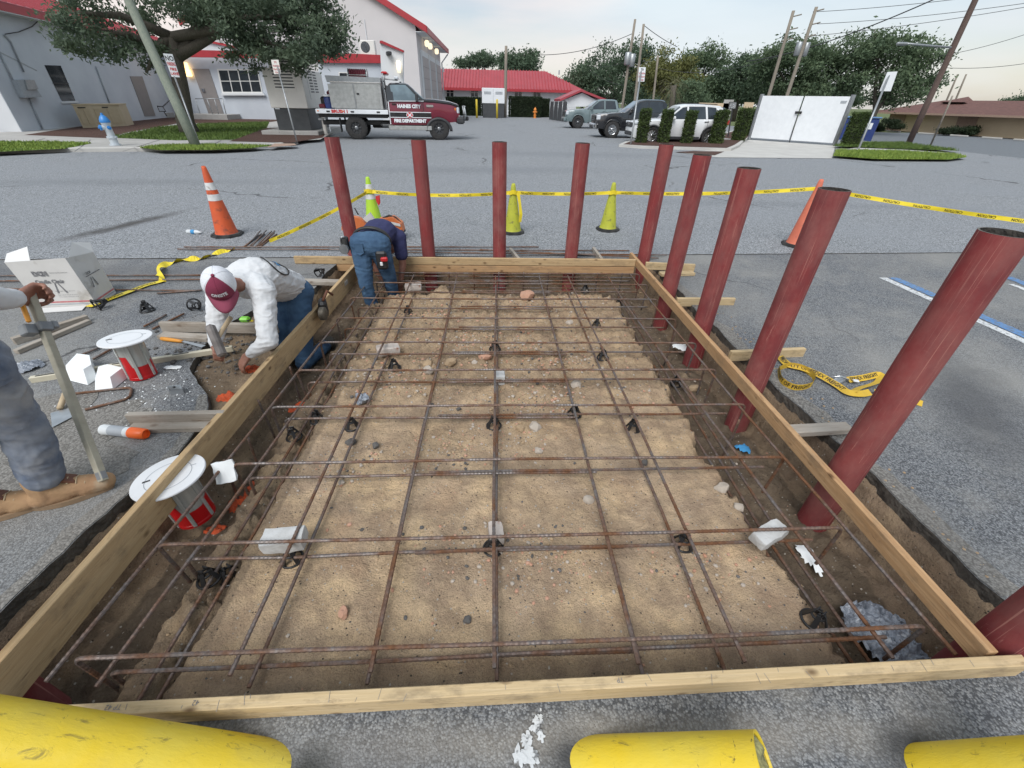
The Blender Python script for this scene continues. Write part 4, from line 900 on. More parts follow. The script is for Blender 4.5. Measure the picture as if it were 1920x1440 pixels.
b=MB(); b.prism([a,e,e-up*.22,a-up*.22],hn*-.1); part(b,'fascia','brick_far',hb)
q=a+hd*6-hn*6; b=MB(); b.add([q+up*(rz2-a.z-.2)+hn*2,q+hd*3+up*(rz2-a.z-.2)+hn*2,q+hd*1.5+up*(rz2-a.z+.45)-hn*.5,q+hd*3-hn*2+up*.6,q-hn*2+up*.6],[(0,1,2),(1,3,2),(0,2,4)]); part(b,'dormer_roof','shingle_brown',hb)
for i in range(5):
    c=gz(1690+i*62,247.5+i*4.2,-.9)+hn*1.5; o=MB().box((0,0,.08),(2.0,.18,.16),bev=.03).build('wheel_stop','concrete_pale'); place(o,c,basis(hd)); tag(o,['pale wheel stop farthest along the cream building','second far wheel stop before the cream building','middle wheel stop before the cream building','fourth wheel stop before the cream building','nearest wheel stop before the cream building at the frame edge'][i],'wheel stop','wheel stops before the cream building')
# ================================================================ trees, hedges, poles, signs
def leaf_mesh(C,size,rng_,flat=.0):
    """diamond leaves at the centres C (n,3)"""
    n=len(C); nr=rng_.normal(size=(n,3)); nr[:,2]=np.abs(nr[:,2])+flat; nr/=np.linalg.norm(nr,axis=1)[:,None]
    u=np.cross(nr,rng_.normal(size=(n,3))); u/=np.linalg.norm(u,axis=1)[:,None]; v=np.cross(nr,u)
    s=(size*rng_.uniform(.6,1.35,n))[:,None]; P=np.empty((n,4,3)); P[:,0]=C-u*s; P[:,1]=C+v*s*.42; P[:,2]=C+u*s; P[:,3]=C-v*s*.42
    return P.reshape(-1,3)
def quads_obj(name,V,mat,parent):
    n=len(V)//4; me=bpy.data.meshes.new(name); me.vertices.add(len(V)); me.vertices.foreach_set('co',V.astype(np.float32).ravel())
    me.loops.add(len(V)); me.loops.foreach_set('vertex_index',np.arange(len(V),dtype=np.int32)); me.polygons.add(n)
    me.polygons.foreach_set('loop_start',np.arange(0,len(V),4,dtype=np.int32)); me.polygons.foreach_set('loop_total',np.full(n,4,dtype=np.int32)); me.update(); me.validate()
    me.materials.append(MAT[mat]); o=bpy.data.objects.new(name,me); COL.objects.link(o); o.parent=parent; return o
def crown_pts(lobes,ncl,per,csz,rng_,shell=.55):
    vol=np.array([l[1][0]*l[1][1]*l[1][2] for l in lobes])**.7; vol/=vol.sum(); idx=rng_.choice(len(lobes),ncl,p=vol); out=[]
    subs=[]
    for c,r in lobes:
        s_=[(np.array(c),np.array(r)*.62)]
        for _ in range(9):
            d=rng_.normal(size=3); d/=np.linalg.norm(d); s_.append((np.array(c)+d*np.array(r)*rng_.uniform(.55,.95),np.array(r)*rng_.uniform(.18,.42)))
        subs.append(s_)
    for i in idx:
        c,r=subs[i][rng_.integers(len(subs[i]))]; d=rng_.normal(size=3); d/=np.linalg.norm(d); q=rng_.uniform(shell,1.0)**.6
        cen=np.array(c)+d*np.array(r)*q; k=max(3,int(per*rng_.uniform(.5,1.5))); sp=csz*rng_.uniform(.6,1.3)
        out.append(cen+rng_.normal(size=(k,3))*np.array([sp,sp,sp*.55]))
    return np.concatenate(out)
def tree(name,label,base,lobes,ncl,per,csz,leaf,mat,trunk=None,seed=1,cat='tree',group=None,trad=.3,limbs=5,bark='bark'):
    rg=np.random.default_rng(seed); base=Vector(base); root=thing(name,label,cat,base,group=group)
    L0=[(np.array(c)-np.array(base),r) for c,r in lobes]
    V=leaf_mesh(crown_pts(L0,ncl,per,csz,rg),leaf,rg); quads_obj('crown',V,mat,root)
    m=MB(); tr=trunk or [(0,0,-.1),(0,0,float(np.mean([c[2] for c,_ in L0]))*.6)]
    tr=[Vector(t) for t in tr]; n=len(tr); m.tube(tr,[trad*(1.25-.55*i/(n-1)) for i in range(n)],10)
    for k in range(limbs):
        c=Vector(L0[k%len(L0)][0])+Vector(rg.normal(size=3)*.5); a=tr[-1] if k%2 else tr[max(0,n-2)].lerp(tr[-1],.6); md=a.lerp(c,.5)+Vector((0,0,.1*(c-a).length))
        m.tube([a,a.lerp(md,.5)+Vector(rg.normal(size=3)*.05),md,md.lerp(c,.6),c],[trad*.6,trad*.5,trad*.36,trad*.22,trad*.08],7)
    m.build('trunk',bark,root,smooth=True,fix=False); return root
def lobe(px,py,rx,ry,Y,dy=None):
    c=gy(px,py,Y); e=gy(px+rx,py,Y); t=gy(px,py-ry,Y); r=abs(e.x-c.x); return ((c.x,c.y,c.z),(r,dy or r,abs(t.z-c.z)))
# oak in front of the station
ob=gz(357,249,.13)
YO=ob.y
ol=[lobe(*q,YO+d,dy) for q,d,dy in (((330,-10,200,70),0,4),((205,45,75,50),-1,2.2),((185,85,55,40),-1.5,1.6),((255,100,50,32),-1,1.5),((450,20,110,80),0,2.5),((545,70,95,75),-.5,2.2),((590,30,60,60),0,2),((555,108,75,26),-.5,1.6),((470,95,60,45),.5,1.6),((620,60,35,50),0,1.2),((150,15,40,40),-1,1.2),((420,-30,160,60),0,3),((560,-20,70,60),0,2))]
fk=gy(322,70,YO)-ob
tr=tree('oak_tree','spreading dark oak with thick forked trunk before the pale station',ob,ol,820,52,.25,.09,'oak_leaf',trunk=[(0,0,-.1),(-.05,0,.5),(fk.x*.45,0,fk.z*.5),(fk.x,0,fk.z)],seed=11,trad=.37,limbs=8)
# trees along the skyline
def sky_tree(label,lob,Y,n,leafs,mat,seed,trad=.35,name='tree',csz=.62,per=44,bz=-.1):
    L_=[lobe(a,b,c,d,Y+e) for a,b,c,d,e in lob]; cx=sum(l[0][0] for l in L_)/len(L_)
    return tree(name,label,(cx,Y,bz),L_,int(n*1.25),per,csz,leafs*.68,mat,seed=seed,trad=trad,limbs=6,group='trees along the skyline')
sky_tree('dark tree mass farthest left of the skyline row, behind leaning poles',[(1110,150,45,45,0),(1150,125,45,40,2),(1185,110,38,32,0),(1215,120,35,45,3),(1090,165,35,25,0),(1130,170,50,30,0),(1200,165,45,35,0)],75,330,.30,'tree_leaf_dark',21)
sky_tree('olive green rounded tree left of the palm',[(1250,120,42,28,0),(1225,140,30,28,0),(1275,140,35,30,0),(1250,160,40,25,0)],66,170,.26,'tree_leaf_olive',22)
sky_tree('tall tree with loose top behind the palm',[(1325,105,34,22,0),(1300,130,30,28,0),(1345,135,35,30,0),(1320,165,45,25,0),(1290,175,30,20,0)],72,200,.28,'tree_leaf',23)
sky_tree('dark tree between the palm and white gate',[(1395,125,28,25,0),(1375,150,35,30,0),(1415,150,35,35,0),(1390,175,45,22,0)],70,200,.28,'tree_leaf_dark',24)
sky_tree('broad dark tree behind the white gate',[(1450,110,35,30,0),(1490,90,38,24,0),(1530,95,42,30,0),(1470,140,45,35,0),(1530,140,50,40,0),(1560,120,30,35,0),(1500,175,70,28,0)],62,420,.27,'tree_leaf',25)
sky_tree('wind-swept open tree right of the white gate',[(1635,75,38,20,0),(1680,90,50,22,0),(1725,105,42,22,0),(1625,110,32,25,0),(1660,135,45,28,0),(1705,145,40,28,0),(1735,150,22,26,0),(1620,160,45,30,0),(1690,175,40,20,0)],58,330,.27,'tree_leaf',26,bz=-.9)
sky_tree('small round tree behind the far hall, by the tall pole',[(960,105,25,18,0),(990,115,26,18,0),(965,122,35,14,0)],95,130,.35,'tree_leaf_dark',27)
sky_tree('small tree behind the far hall, left one',[(900,110,22,13,0),(870,120,16,8,0),(912,118,16,10,0)],98,80,.35,'tree_leaf_dark',28)
sky_tree('low green bush beside the palm and parked cars',[(1290,170,22,16,0),(1305,185,26,14,0),(1275,190,18,10,0)],52,90,.2,'tree_leaf',29,trad=.12,name='bush',csz=.4)
sky_tree('dark far thicket between the far hall and shed',[(1060,150,25,15,0),(1085,160,30,18,0),(1120,185,40,12,0),(1180,185,60,12,0)],110,130,.4,'tree_leaf_dark',30)
sky_tree('low tree at the right frame edge beyond the brown roof',[(1915,190,14,8,0),(1900,194,14,5,0)],90,40,.3,'tree_leaf_dark',31,bz=-.9)
bl_=[lobe(x,y,rx,ry,105,3) for x,y,rx,ry in ((1240,180,45,14),(1310,182,45,14),(1375,178,45,18),(1440,175,45,20),(1510,172,50,22),(1580,178,40,20),(1200,170,40,22))]
rgb_=np.random.default_rng(77); o=quads_obj('tree_belt',leaf_mesh(crown_pts(bl_,620,50,.8,rgb_,.3),.34,rgb_),'tree_leaf_dark',None); tag(o,'distant dark belt of trees closing the gaps under the skyline crowns','trees',kind='stuff')
# palm
pb=gz(1258,218); pb=Vector((gy(1258,200,50).x,50,0)); palm=thing('palm_tree','short shaggy palm tree behind the parked cars','palm',pb); pc=gy(1263,160,50)-pb; rp_=random.Random(8)
m=MB(); m.tube([(0,0,0),(.05,0,pc.z*.6),(pc.x,0,pc.z)],[.28,.25,.3],10); m.build('trunk','bark',palm,smooth=True)
for k in range(46):
    a=rp_.uniform(0,6.28); el=rp_.uniform(-1.3,1.2); Ln=rp_.uniform(1.1,1.7); d=Vector((math.cos(a)*math.cos(el),math.sin(a)*math.cos(el),math.sin(el))); s=d.cross(Vector((0,0,1))).normalized()*.22
    p0=Vector(pc)+d*.2; p1=p0+d*Ln*.5; p2=p0+d*Ln+Vector((0,0,-.35*Ln)); b=MB()
    for t in range(7):
        u=(t-3)/3; b.add([p1+s*u*.25,p1+s*u*.4+Vector((0,0,.01)),p2+s*u*2.4+Vector((0,0,-abs(u)*.2))],[(0,1,2)])
    b.tube([p0,p1],.02,4); b.build('frond','palm_leaf',palm,fix=False)
# clipped hedges
def hedge(name,label,corners,z0,z1,mat='hedge_leaf',dens=900,leaf=.05,seed=1,group=None,cat='hedge'):
    """corners: 4 ground points; box of leaves"""
    rg=np.random.default_rng(seed); P=[Vector(c) for c in corners]; c0=sum(P,Vector())/4; c0.z=0; root=thing(name,label,cat,(c0.x,c0.y,z0),group=group)
    Q=[Vector((p.x-c0.x,p.y-c0.y,0)) for p in P]; h=z1-z0
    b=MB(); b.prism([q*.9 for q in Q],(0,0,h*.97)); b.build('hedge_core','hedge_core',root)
    pts=[]
    for i in range(4):
        a,d=np.array(Q[i]),np.array(Q[(i+1)%4]); n=int(dens*np.linalg.norm(d-a)*h); t=rg.random(n)[:,None]; pz=rg.random(n)[:,None]*h; q=a+(d-a)*t; q[:,2:]=pz
        q*=1+rg.normal(size=(n,1))*.02; pts.append(q+rg.normal(size=(n,3))*.022)
    n=int(dens*((Q[1]-Q[0]).length*(Q[2]-Q[1]).length)); u=rg.random(n)[:,None]; v=rg.random(n)[:,None]; a,bb,c,d=[np.array(q) for q in Q]; q=(a*(1-u)+bb*u)*(1-v)+(d*(1-u)+c*u)*v; q[:,2:]=h; pts.append(q+rg.normal(size=(n,3))*.035)
    quads_obj('foliage',leaf_mesh(np.concatenate(pts),leaf,rg),mat,root); return root
def hcol(px0,px1,pyb,pyt,dep,label,seed):
    px1=px0+(px1-px0)*.78; dep*=.5; a=gz(px0,pyb,.1); b=gz(px1,pyb,.1); b.y=a.y; t=gy((px0+px1)/2,pyt,a.y).z; o=Vector((0,dep,0)); return hedge('clipped_hedge',label,[a,b,b+o,a+o],.1,t,seed=seed,group='clipped hedge columns by the white car')
hcol(1195,1215,268.5,206,.7,'first clipped hedge column left, before the white car hood',41)
hcol(1236,1256,268.5,207,.7,'second clipped hedge column from left before the white car',42)
hcol(1280,1299,269.5,209,.7,'third clipped hedge column from left before the white car',43)
hcol(1334,1357,270,208,.8,'fourth clipped hedge column, before the white car tail',44)
hcol(1378,1398,264,205,1.0,'fifth clipped hedge column, right behind the white car',45)
hcol(1396,1408,255,206,1.0,'dark clipped hedge column against the white gate post',46)
hcol(1585,1612,273,212,.9,'clipped hedge column right of the white gate',47)
hl=lambda x0,x1,yb,yt,Y,dep,label,seed,mat='hedge_leaf_dark':hedge('hedge',label,[(gy(x0,yb,Y).x,Y,0),(gy(x1,yb,Y).x,Y,0),(gy(x1,yb,Y).x,Y+dep,0),(gy(x0,yb,Y).x,Y+dep,0)],0,gy((x0+x1)/2,yt,Y).z,mat=mat,dens=260,leaf=.09,seed=seed)
hl(838,905,212,183,64,1.2,'dark clipped hedge under the far hall windows, left of the white cabinet',51)
hl(955,1014,214,182,62,1.2,'dark clipped hedge in front of the far hall behind the orange hydrant',52)
hl(1012,1030,210,186,64,1.2,'short dark hedge right of the orange hydrant',53)
def bush(label,px,py,rx,ry,Y,seed,z0=-.9,mat='hedge_leaf_dark'):
    L_=[lobe(px,py,rx,ry,Y,1.2)]; c=L_[0][0]; return tree('round_shrub',label,(c[0],c[1],c[2]-L_[0][1][2]*.8),L_,220,40,.22,.10,mat,seed=seed,cat='shrub',trad=.08,limbs=3)
bush('rounded dark shrub before the cream building, nearer the grass',1797,245,36,9,60,61); bush('low dark hedge shrub by the roadside left of the brown pole',1660,235,30,9,66,62)
# --- utility poles
def pole(label,a,b,r0,r1,mat,cat='utility pole',name='utility_pole',extra=None):
    a,b=Vector(a),Vector(b); root=thing(name,label,cat,a); d=b-a; m=MB(); m.tube([d*t for t in (0,.25,.5,.75,1)],[r0+(r1-r0)*t for t in (0,.25,.5,.75,1)],12); m.build('shaft',mat,root,smooth=True)
    return root
def sub(root,mb,name,mat,**k): o=mb.build(name,mat,root,**k); o.location=-Vector(root.location); return o
up1=pole('weathered green utility pole leaning left beside the parking sign',gz(368,275,.1),gy(190,-110,19.8),.17,.13,'pole_wood_green')
up2=pole('tall brown pole with lamp arm leaning at right',gz(1704,268,.0),gy(1880,-110,28.6),.17,.13,'pole_wood_brown')
m=MB(); m.tube([gy(1783,89,28.5),gy(1735,85,28.3),gy(1690,81,28.0)],.05,8); sub(up2,m,'lamp_arm','galv',smooth=True); c=gy(1691,82,28.0); m=MB(); m.box(c,(.55,.2,.14),bev=.05); sub(up2,m,'lamp_head','galv')
def pl2(label,px0,px1,Y,r,mat='pole_wood',z0=None): 
    a=gy(px0[0],px0[1],Y); a.z=-.1; return pole(label,a,gy(px1[0],px1[1],Y),r,r*.75,mat)
q1=pl2('twin utility pole behind the white gate, left one',(1437,195),(1488,20),46,.16); q2=pl2('twin utility pole behind the white gate, right one with grey transformers',(1470,195),(1531,13),44,.16)
for q,Y,ps in ((q1,46,((1487,30),(1480,55),(1470,75))),(q2,44,((1529,20),(1522,45),(1513,68)))):
    for x,y in ps:
        m=MB(); m.tube([gy(x-4,y+2,Y),gy(x+16,y-3,Y)],.05,6); sub(q,m,'insulator_arm','pole_wood',smooth=True)
for x,y in ((1497,92),(1510,93)): p=gy(x,y,44.2); m=MB(); m.lathe([(.22,-.45),(.26,-.4),(.26,.4),(.2,.48)],12,p); sub(q2,m,'transformer','galv',smooth=True)
q3=pl2('slanting utility pole with two transformers left of the parking sign',(1168,190),(1191,36),60,.17); 
for x,y in ((1177,110),(1185,113)): p=gy(x,y,59.8); m=MB(); m.lathe([(.3,-.6),(.36,-.5),(.36,.5),(.25,.6)],12,p); sub(q3,m,'transformer','galv',smooth=True)
q4=pl2('utility pole rising right behind the parking sign',(1191,195),(1207,45),56,.16); pl2('short pole standing between olive tree and palm',(1227,190),(1234,104),58,.14); pl2('thin far pole between the shed and dark trees',(1094,170),(1099,108),80,.14)
q5=pl2('weathered pole standing before the far hall roof',(947,214),(949,86),60,.2); pl2('far slim pole at right beyond brown roof, left of pair',(1770,205),(1796,139),70,.14); pl2('far slim pole at right beyond brown roof, right of pair',(1787,205),(1812,139),72,.14)
ls=thing('lamp_post','slim pale lamp post on the right verge','lamp post',gz(1745,272,0)); b=MB(); d=gy(1786,180,26.8)-gz(1745,272,0); b.tube([(0,0,0),d],[.05,.04],8); b.build('shaft','grey_wood',ls,smooth=True)
# --- wires
def wire(label,a,b,sag,r=.018,mat='plastic_dark'):
    a,b=Vector(a),Vector(b); pts=[a.lerp(b,t/14)-Vector((0,0,sag*4*(t/14)*(1-t/14))) for t in range(15)]; m=MB(); m.tube(pts,r,5); o=m.build('overhead_wire',mat,smooth=True); tag(o,label,'wire','overhead wires')
wire('thick dark cable rising to the upper right frame edge',gy(1400,115,60),gy(1760,-5,40),.6,.045)
wire('cable sagging from the far hall pole to twin poles',gy(1010,103,60),gy(1188,62,60),.5,.03)
wire('cable running right from the parking sign pole into the trees',gy(1208,48,56),gy(1270,88,56),.1,.03)
for i,(p,q) in enumerate((((1532,22),(1930,-20)),((1532,45),(1930,5)),((1515,68),(1930,12)),((1760,105),(1930,62)),((1772,127),(1930,118)))):
    wire(['top','second','third','fourth','lowest'][i]+' thin wire crossing the sky toward the right frame edge',gy(p[0],p[1],44),gy(q[0],q[1],40),.15,.018)
for i,(p,q) in enumerate((((1098,115),(1175,95)),((1098,120),(1175,115)),((1098,125),(1170,160)))): wire(['upper','middle','lower'][i]+' wire between the thin far pole and transformers',gy(p[0],p[1],75),gy(q[0],q[1],60),.4,.018)
wire('wire crossing before the dark trees toward the twin poles',gy(1236,128,58),gy(1475,100,46),.8,.022)
# --- signs
def sign(name,label,base,top4,Y,lines,post=('galv',.03),color='white_paint',postpx=None,front=True,tilt=0):
    """top4: px corners tl,tr,br,bl of the plate at depth Y"""
    root=thing(name,label,'sign',base); Q=[gy(x,y,Y)-Vector(base) for x,y in top4]; m=MB(); m.prism(Q,(0,.012,0)); m.build('plate',color,root)
    c=(Q[0]+Q[1])/2; bt=(Q[2]+Q[3])/2; m=MB(); m.tube([(0,.05,0),Vector((c.x*.96,.05+c.y,c.z*.96)) if not postpx else gy(*postpx,Y+.04)-Vector(base)],post[1],8); m.build('post',post[0],root,smooth=True)
    X=(Q[1]-Q[0]).normalized(); Yv=(Q[0]-Q[3]).normalized(); Wd=(Q[1]-Q[0]).length; Ht=(Q[0]-Q[3]).length
    for t,v,sz,mt in lines:
        O=Q[3].lerp(Q[0],v)+X*Wd*.5; V,_=text_mesh(t,sz*Ht,0); w_=max(vv.x for vv in V)-min(vv.x for vv in V); lettering('lettering',t,sz*Ht,mt,root,O,X,Yv,.004,bold=.006*Ht,sx=min(1.1,Wd*.86/w_))
    return root
sign('parking_sign','white no parking fire lane sign beside the green leaning pole',gz(373,272,.1),[(305.5,100),(323,101.5),(337,145),(322,144)],19.9,[('NO',.80,.30,'print_black'),('PARKING',.56,.22,'red_sign'),('FIRE',.34,.17,'red_sign'),('LANE',.15,.17,'red_sign')],postpx=(326,140))
sign('parking_sign','small pale parking sign on thin post before the white generator',gz(556,267,.1),[(508,112),(522,112),(527,139),(514,139)],22.0,[('70',.82,.2,'print_red'),('Vehicle',.58,.2,'print_red'),('Parking',.34,.2,'print_red'),('Only',.12,.18,'print_red')],color='gen_white',post=('galv',.03))
sign('parking_sign','parking sign on galvanised post before the white car',gz(1183,271,.1),[(1198,126),(1211,126),(1208,153),(1196,153)],25.0,[('70',.83,.22,'print_black'),('Vehicle',.58,.2,'print_red'),('Parking',.34,.2,'print_red'),('Only',.12,.18,'print_red')],post=('galv',.04))
s4=sign('parking_sign','blank back of a white sign on the right verge',gz(1611,280,.05),[(1664,135),(1683,134),(1670,171),(1649,171)],25.2,[],post=('galv',.045))
sb=thing('notice_board','small black notice board above the hedges right of the white car','sign',gy(1376,232,30)); Q=[gy(x,y,30)-sb.location for x,y in ((1368,191),(1382,191),(1380,205),(1365,205))]
m=MB(); m.prism(Q,(0,.03,0)); m.build('plate','black_paint',sb); m=MB(); m.tube([(0,.1,-1.5),gy(1373,205,30)-sb.location],.04,6); m.build('post','plastic_dark',sb)
for v in (.8,.6,.4,.2): lettering('lettering','VISITOR PARKING',.11,'white_paint',sb,Q[3].lerp(Q[0],v)+(Q[1]-Q[0])*.5,(Q[1]-Q[0]),(Q[0]-Q[3]),.005,sx=.45)
# --- white enclosure gate
ga=gz(1404,262,.02); gb=gz(1563,273,.02); gdv=(gb-ga).normalized(); gn=Vector((gdv.y,-gdv.x,0)); gn=gn if gn.dot(-ga)>0 else -gn
gt=thing('enclosure_gate','large white double gate with black latch rod between steel posts','gate',ga); gh=gpl(1510,181,ga,gn).z; Lg=(gb-ga).length
ht_=gh-.15
for i,(s0,s1) in enumerate(((.02,.492),(.508,.98))):
    m=MB(); m.prism([gdv*Lg*s0+up*.12,gdv*Lg*s1+up*.12,gdv*Lg*s1+up*gh,gdv*Lg*s0+up*gh],gn*.05); lf=m.build('gate_leaf','white_paint',gt)
for s in (0,1): m=MB(); p=gdv*(Lg*s)-gn*.06; m.box((p.x,p.y,gh/2+.03),(.16,.16,gh+.1)); m.build('post','galv',gt)
p=gpl(1497,211,ga+gn*.12,gn)-ga; m=MB(); m.box(p,(.34,.08,.12),rotz(math.atan2(gdv.y,gdv.x)),bev=.02); m.build('latch','black_paint',gt)
m=MB(); m.tube([gpl(1496,216,ga+gn*.09,gn)-ga,gpl(1479,270,ga+gn*.09,gn)-ga],.022,8); m.build('drop_rod','black_paint',gt,smooth=True)
m=MB(); m.prism([gpl(x,y,ga+gn*.055,gn)-ga for x,y in ((1577,189),(1589,189),(1586,194),(1575,194))],gn*.006); m.build('notice','conduit',gt)
# dumpster and street bits behind
m=MB(); c=gy(1600,222,32); dm=thing('blue_container','blue container behind the hedge right of the white gate','container',(c.x,c.y,-.3)); m.box((0,0,.75),(2.6,1.5,1.5),bev=.05); m.build('body','blue_drum',dm); m=MB(); m.box((0,0,1.56),(2.7,1.6,.1),bev=.04); m.build('lid','paint_blue',dm); m=MB(); m.box((.2,-.77,1.1),(1.4,.02,.35)); m.build('panel','white_paint',dm)
# ================================================================ vehicles
def wheel(root,x,y,r,wd,rim='rim_grey',spokes=6,side=-1,rr=.58):
    """wheel at (x,y), outer face towards side*y"""
    o=bpy.data.objects.new('wheel',None); COL.objects.link(o); o.parent=root; o.location=(x,y,r); o.empty_display_size=.1
    m=MB(); w=wd/2; m.lathe([(r*rr,-w*.85),(r*.86,-w),(r*.97,-w*.8),(r,-w*.5),(r,w*.5),(r*.97,w*.8),(r*.86,w),(r*rr,w*.85)],36,axis='Y',cap0=False,cap1=False); m.build('tyre','tyre',o,auto=40)
    t=MB()
    for k in range(28):
        a=2*math.pi*k/28; 
        for s in (-1,1): t.box((r*.99*math.sin(a),s*w*.5,r*.99*math.cos(a)),(.055,w*.55,.03),Matrix.Rotation(a,3,'Y')@Matrix.Rotation(s*.35,3,'Z'))
    t.build('tread','tyre',o)
    m=MB(); s=side; m.lathe([(r*rr,s*w*.88),(r*rr*.94,s*w*.55),(r*.16,s*w*.45),(.001,s*w*.45)],28,axis='Y',cap0=False,cap1=False); rm=m.build('rim',rim,o,auto=35)
    m=MB(); m.lathe([(r*.17,s*w*.42),(r*.16,s*w*.78),(r*.10,s*w*.9),(.001,s*w*.9)],16,axis='Y',cap0=False,cap1=False); m.build('hub','chrome' if rim!='plastic_dark' else 'rim_grey',o,auto=35)
    for k in range(spokes):
        a=2*math.pi*k/spokes; d=Vector((math.sin(a),0,math.cos(a))); m=MB(); m.box(d*r*rr*.58+Vector((0,s*w*.62,0)),(r*.13,w*.22,r*rr*.82),Matrix.Rotation(a,3,'Y'),bev=.01); m.build('spoke',rim,o)
    return o
def loft(sections,closed_ends=True):
    """sections: list of lists of points (same count)"""
    m=MB(); n=len(sections[0]); V=[p for s in sections for p in s]; Fc=[]
    for i in range(len(sections)-1):
        for k in range(n-1): Fc.append((i*n+k,i*n+k+1,(i+1)*n+k+1,(i+1)*n+k))
        Fc.append((i*n+n-1,i*n,(i+1)*n,(i+1)*n+n-1))
    if closed_ends: Fc.append(tuple(range(n))[::-1]); Fc.append(tuple((len(sections)-1)*n+k for k in range(n)))
    m.add(V,Fc); return m
def interp(T,x):
    for (a,b),(c,d) in zip(T,T[1:]):
        if a<=x<=c: return b+(d-b)*(x-a)/(c-a) if c>a else d
    return T[0][1] if x<T[0][0] else T[-1][1]
def car_body(root,top,wid,zb,wheels,R_,mat,name='body',x0=None,x1=None,arch=1.13,mid=.62):
    """lower body: top(x) shoulder line, wid(x) half width, wheel arches cut into the bottom line"""
    xs=set(np.linspace(x0,x1,46).tolist())
    for wx in wheels:
        for a in np.linspace(0,math.pi,15): xs.add(wx+R_*arch*math.cos(a))
    secs=[]
    for x in sorted(xs):
        if x<x0 or x>x1: continue
        t=interp(top,x); w=interp(wid,x); b=interp(zb,x)
        for wx in wheels:
            d=abs(x-wx)/(R_*arch)
            if d<1: b=max(b,R_+R_*arch*math.sqrt(max(0,1-d*d)))
        b=min(b,t-.06); h=t-b
        half=[(w*.94,b),(w*.995,b+h*.25),(w,b+h*.55),(w*.985,b+h*.82),(w*.93,t-.015),(w*.6,t+.012)]
        sec=[Vector((x,-y,z)) for y,z in half]+[Vector((x,y,z)) for y,z in half[::-1]]; secs.append(sec)
    return loft(secs).build(name,mat,root,auto=32)
def green_house(root,roof,base,wt,wb,mat_roof,glass,x0,x1,pillars,drop=.03,nm='cabin'):
    """glass volume with a painted roof and pillars. roof(x), base(x): heights; wt, wb: half widths top and bottom"""
    xs=np.linspace(x0,x1,26); secs=[]; rs=[]
    for x in xs:
        zr=interp(roof,x); zb=interp(base,x); zr=max(zr,zb+.012); f=min(1,(zr-zb)/.55); w2=wb+(wt-wb)*f
        secs.append([Vector((x,-wb,zb-.02)),Vector((x,-w2,zr-.05*f)),Vector((x,-w2*.86,zr)),Vector((x,w2*.86,zr)),Vector((x,w2,zr-.05*f)),Vector((x,wb,zb-.02))])
        if f>=.93: rs.append([Vector((x,-w2-.012,zr-.075)),Vector((x,-w2-.008,zr-.03)),Vector((x,-w2*.86,zr+.016)),Vector((x,0,zr+.03)),Vector((x,w2*.86,zr+.016)),Vector((x,w2+.008,zr-.03)),Vector((x,w2+.012,zr-.075)),Vector((x,0,zr-.05))])
    g=loft(secs).build('glazing',glass,root,auto=30); r_=loft(rs).build('roof',mat_roof,root,auto=40)
    for (xa,xb,th) in pillars:
        for s in (-1,1):
            za,zb_=interp(base,xa),interp(roof,xb); f=min(1,(zb_-interp(base,xb))/.55); w2=wb+(wt-wb)*f
            a=Vector((xa,s*(wb+.008),za-.02)); b=Vector((xb,s*(w2+.010),zb_-.06)); m=MB(); t=Vector((th/2,0,0)); m.prism([a-t,a+t,b+t,b-t],(0,-s*.03,0)); m.build('pillar',mat_roof,root)
    return g
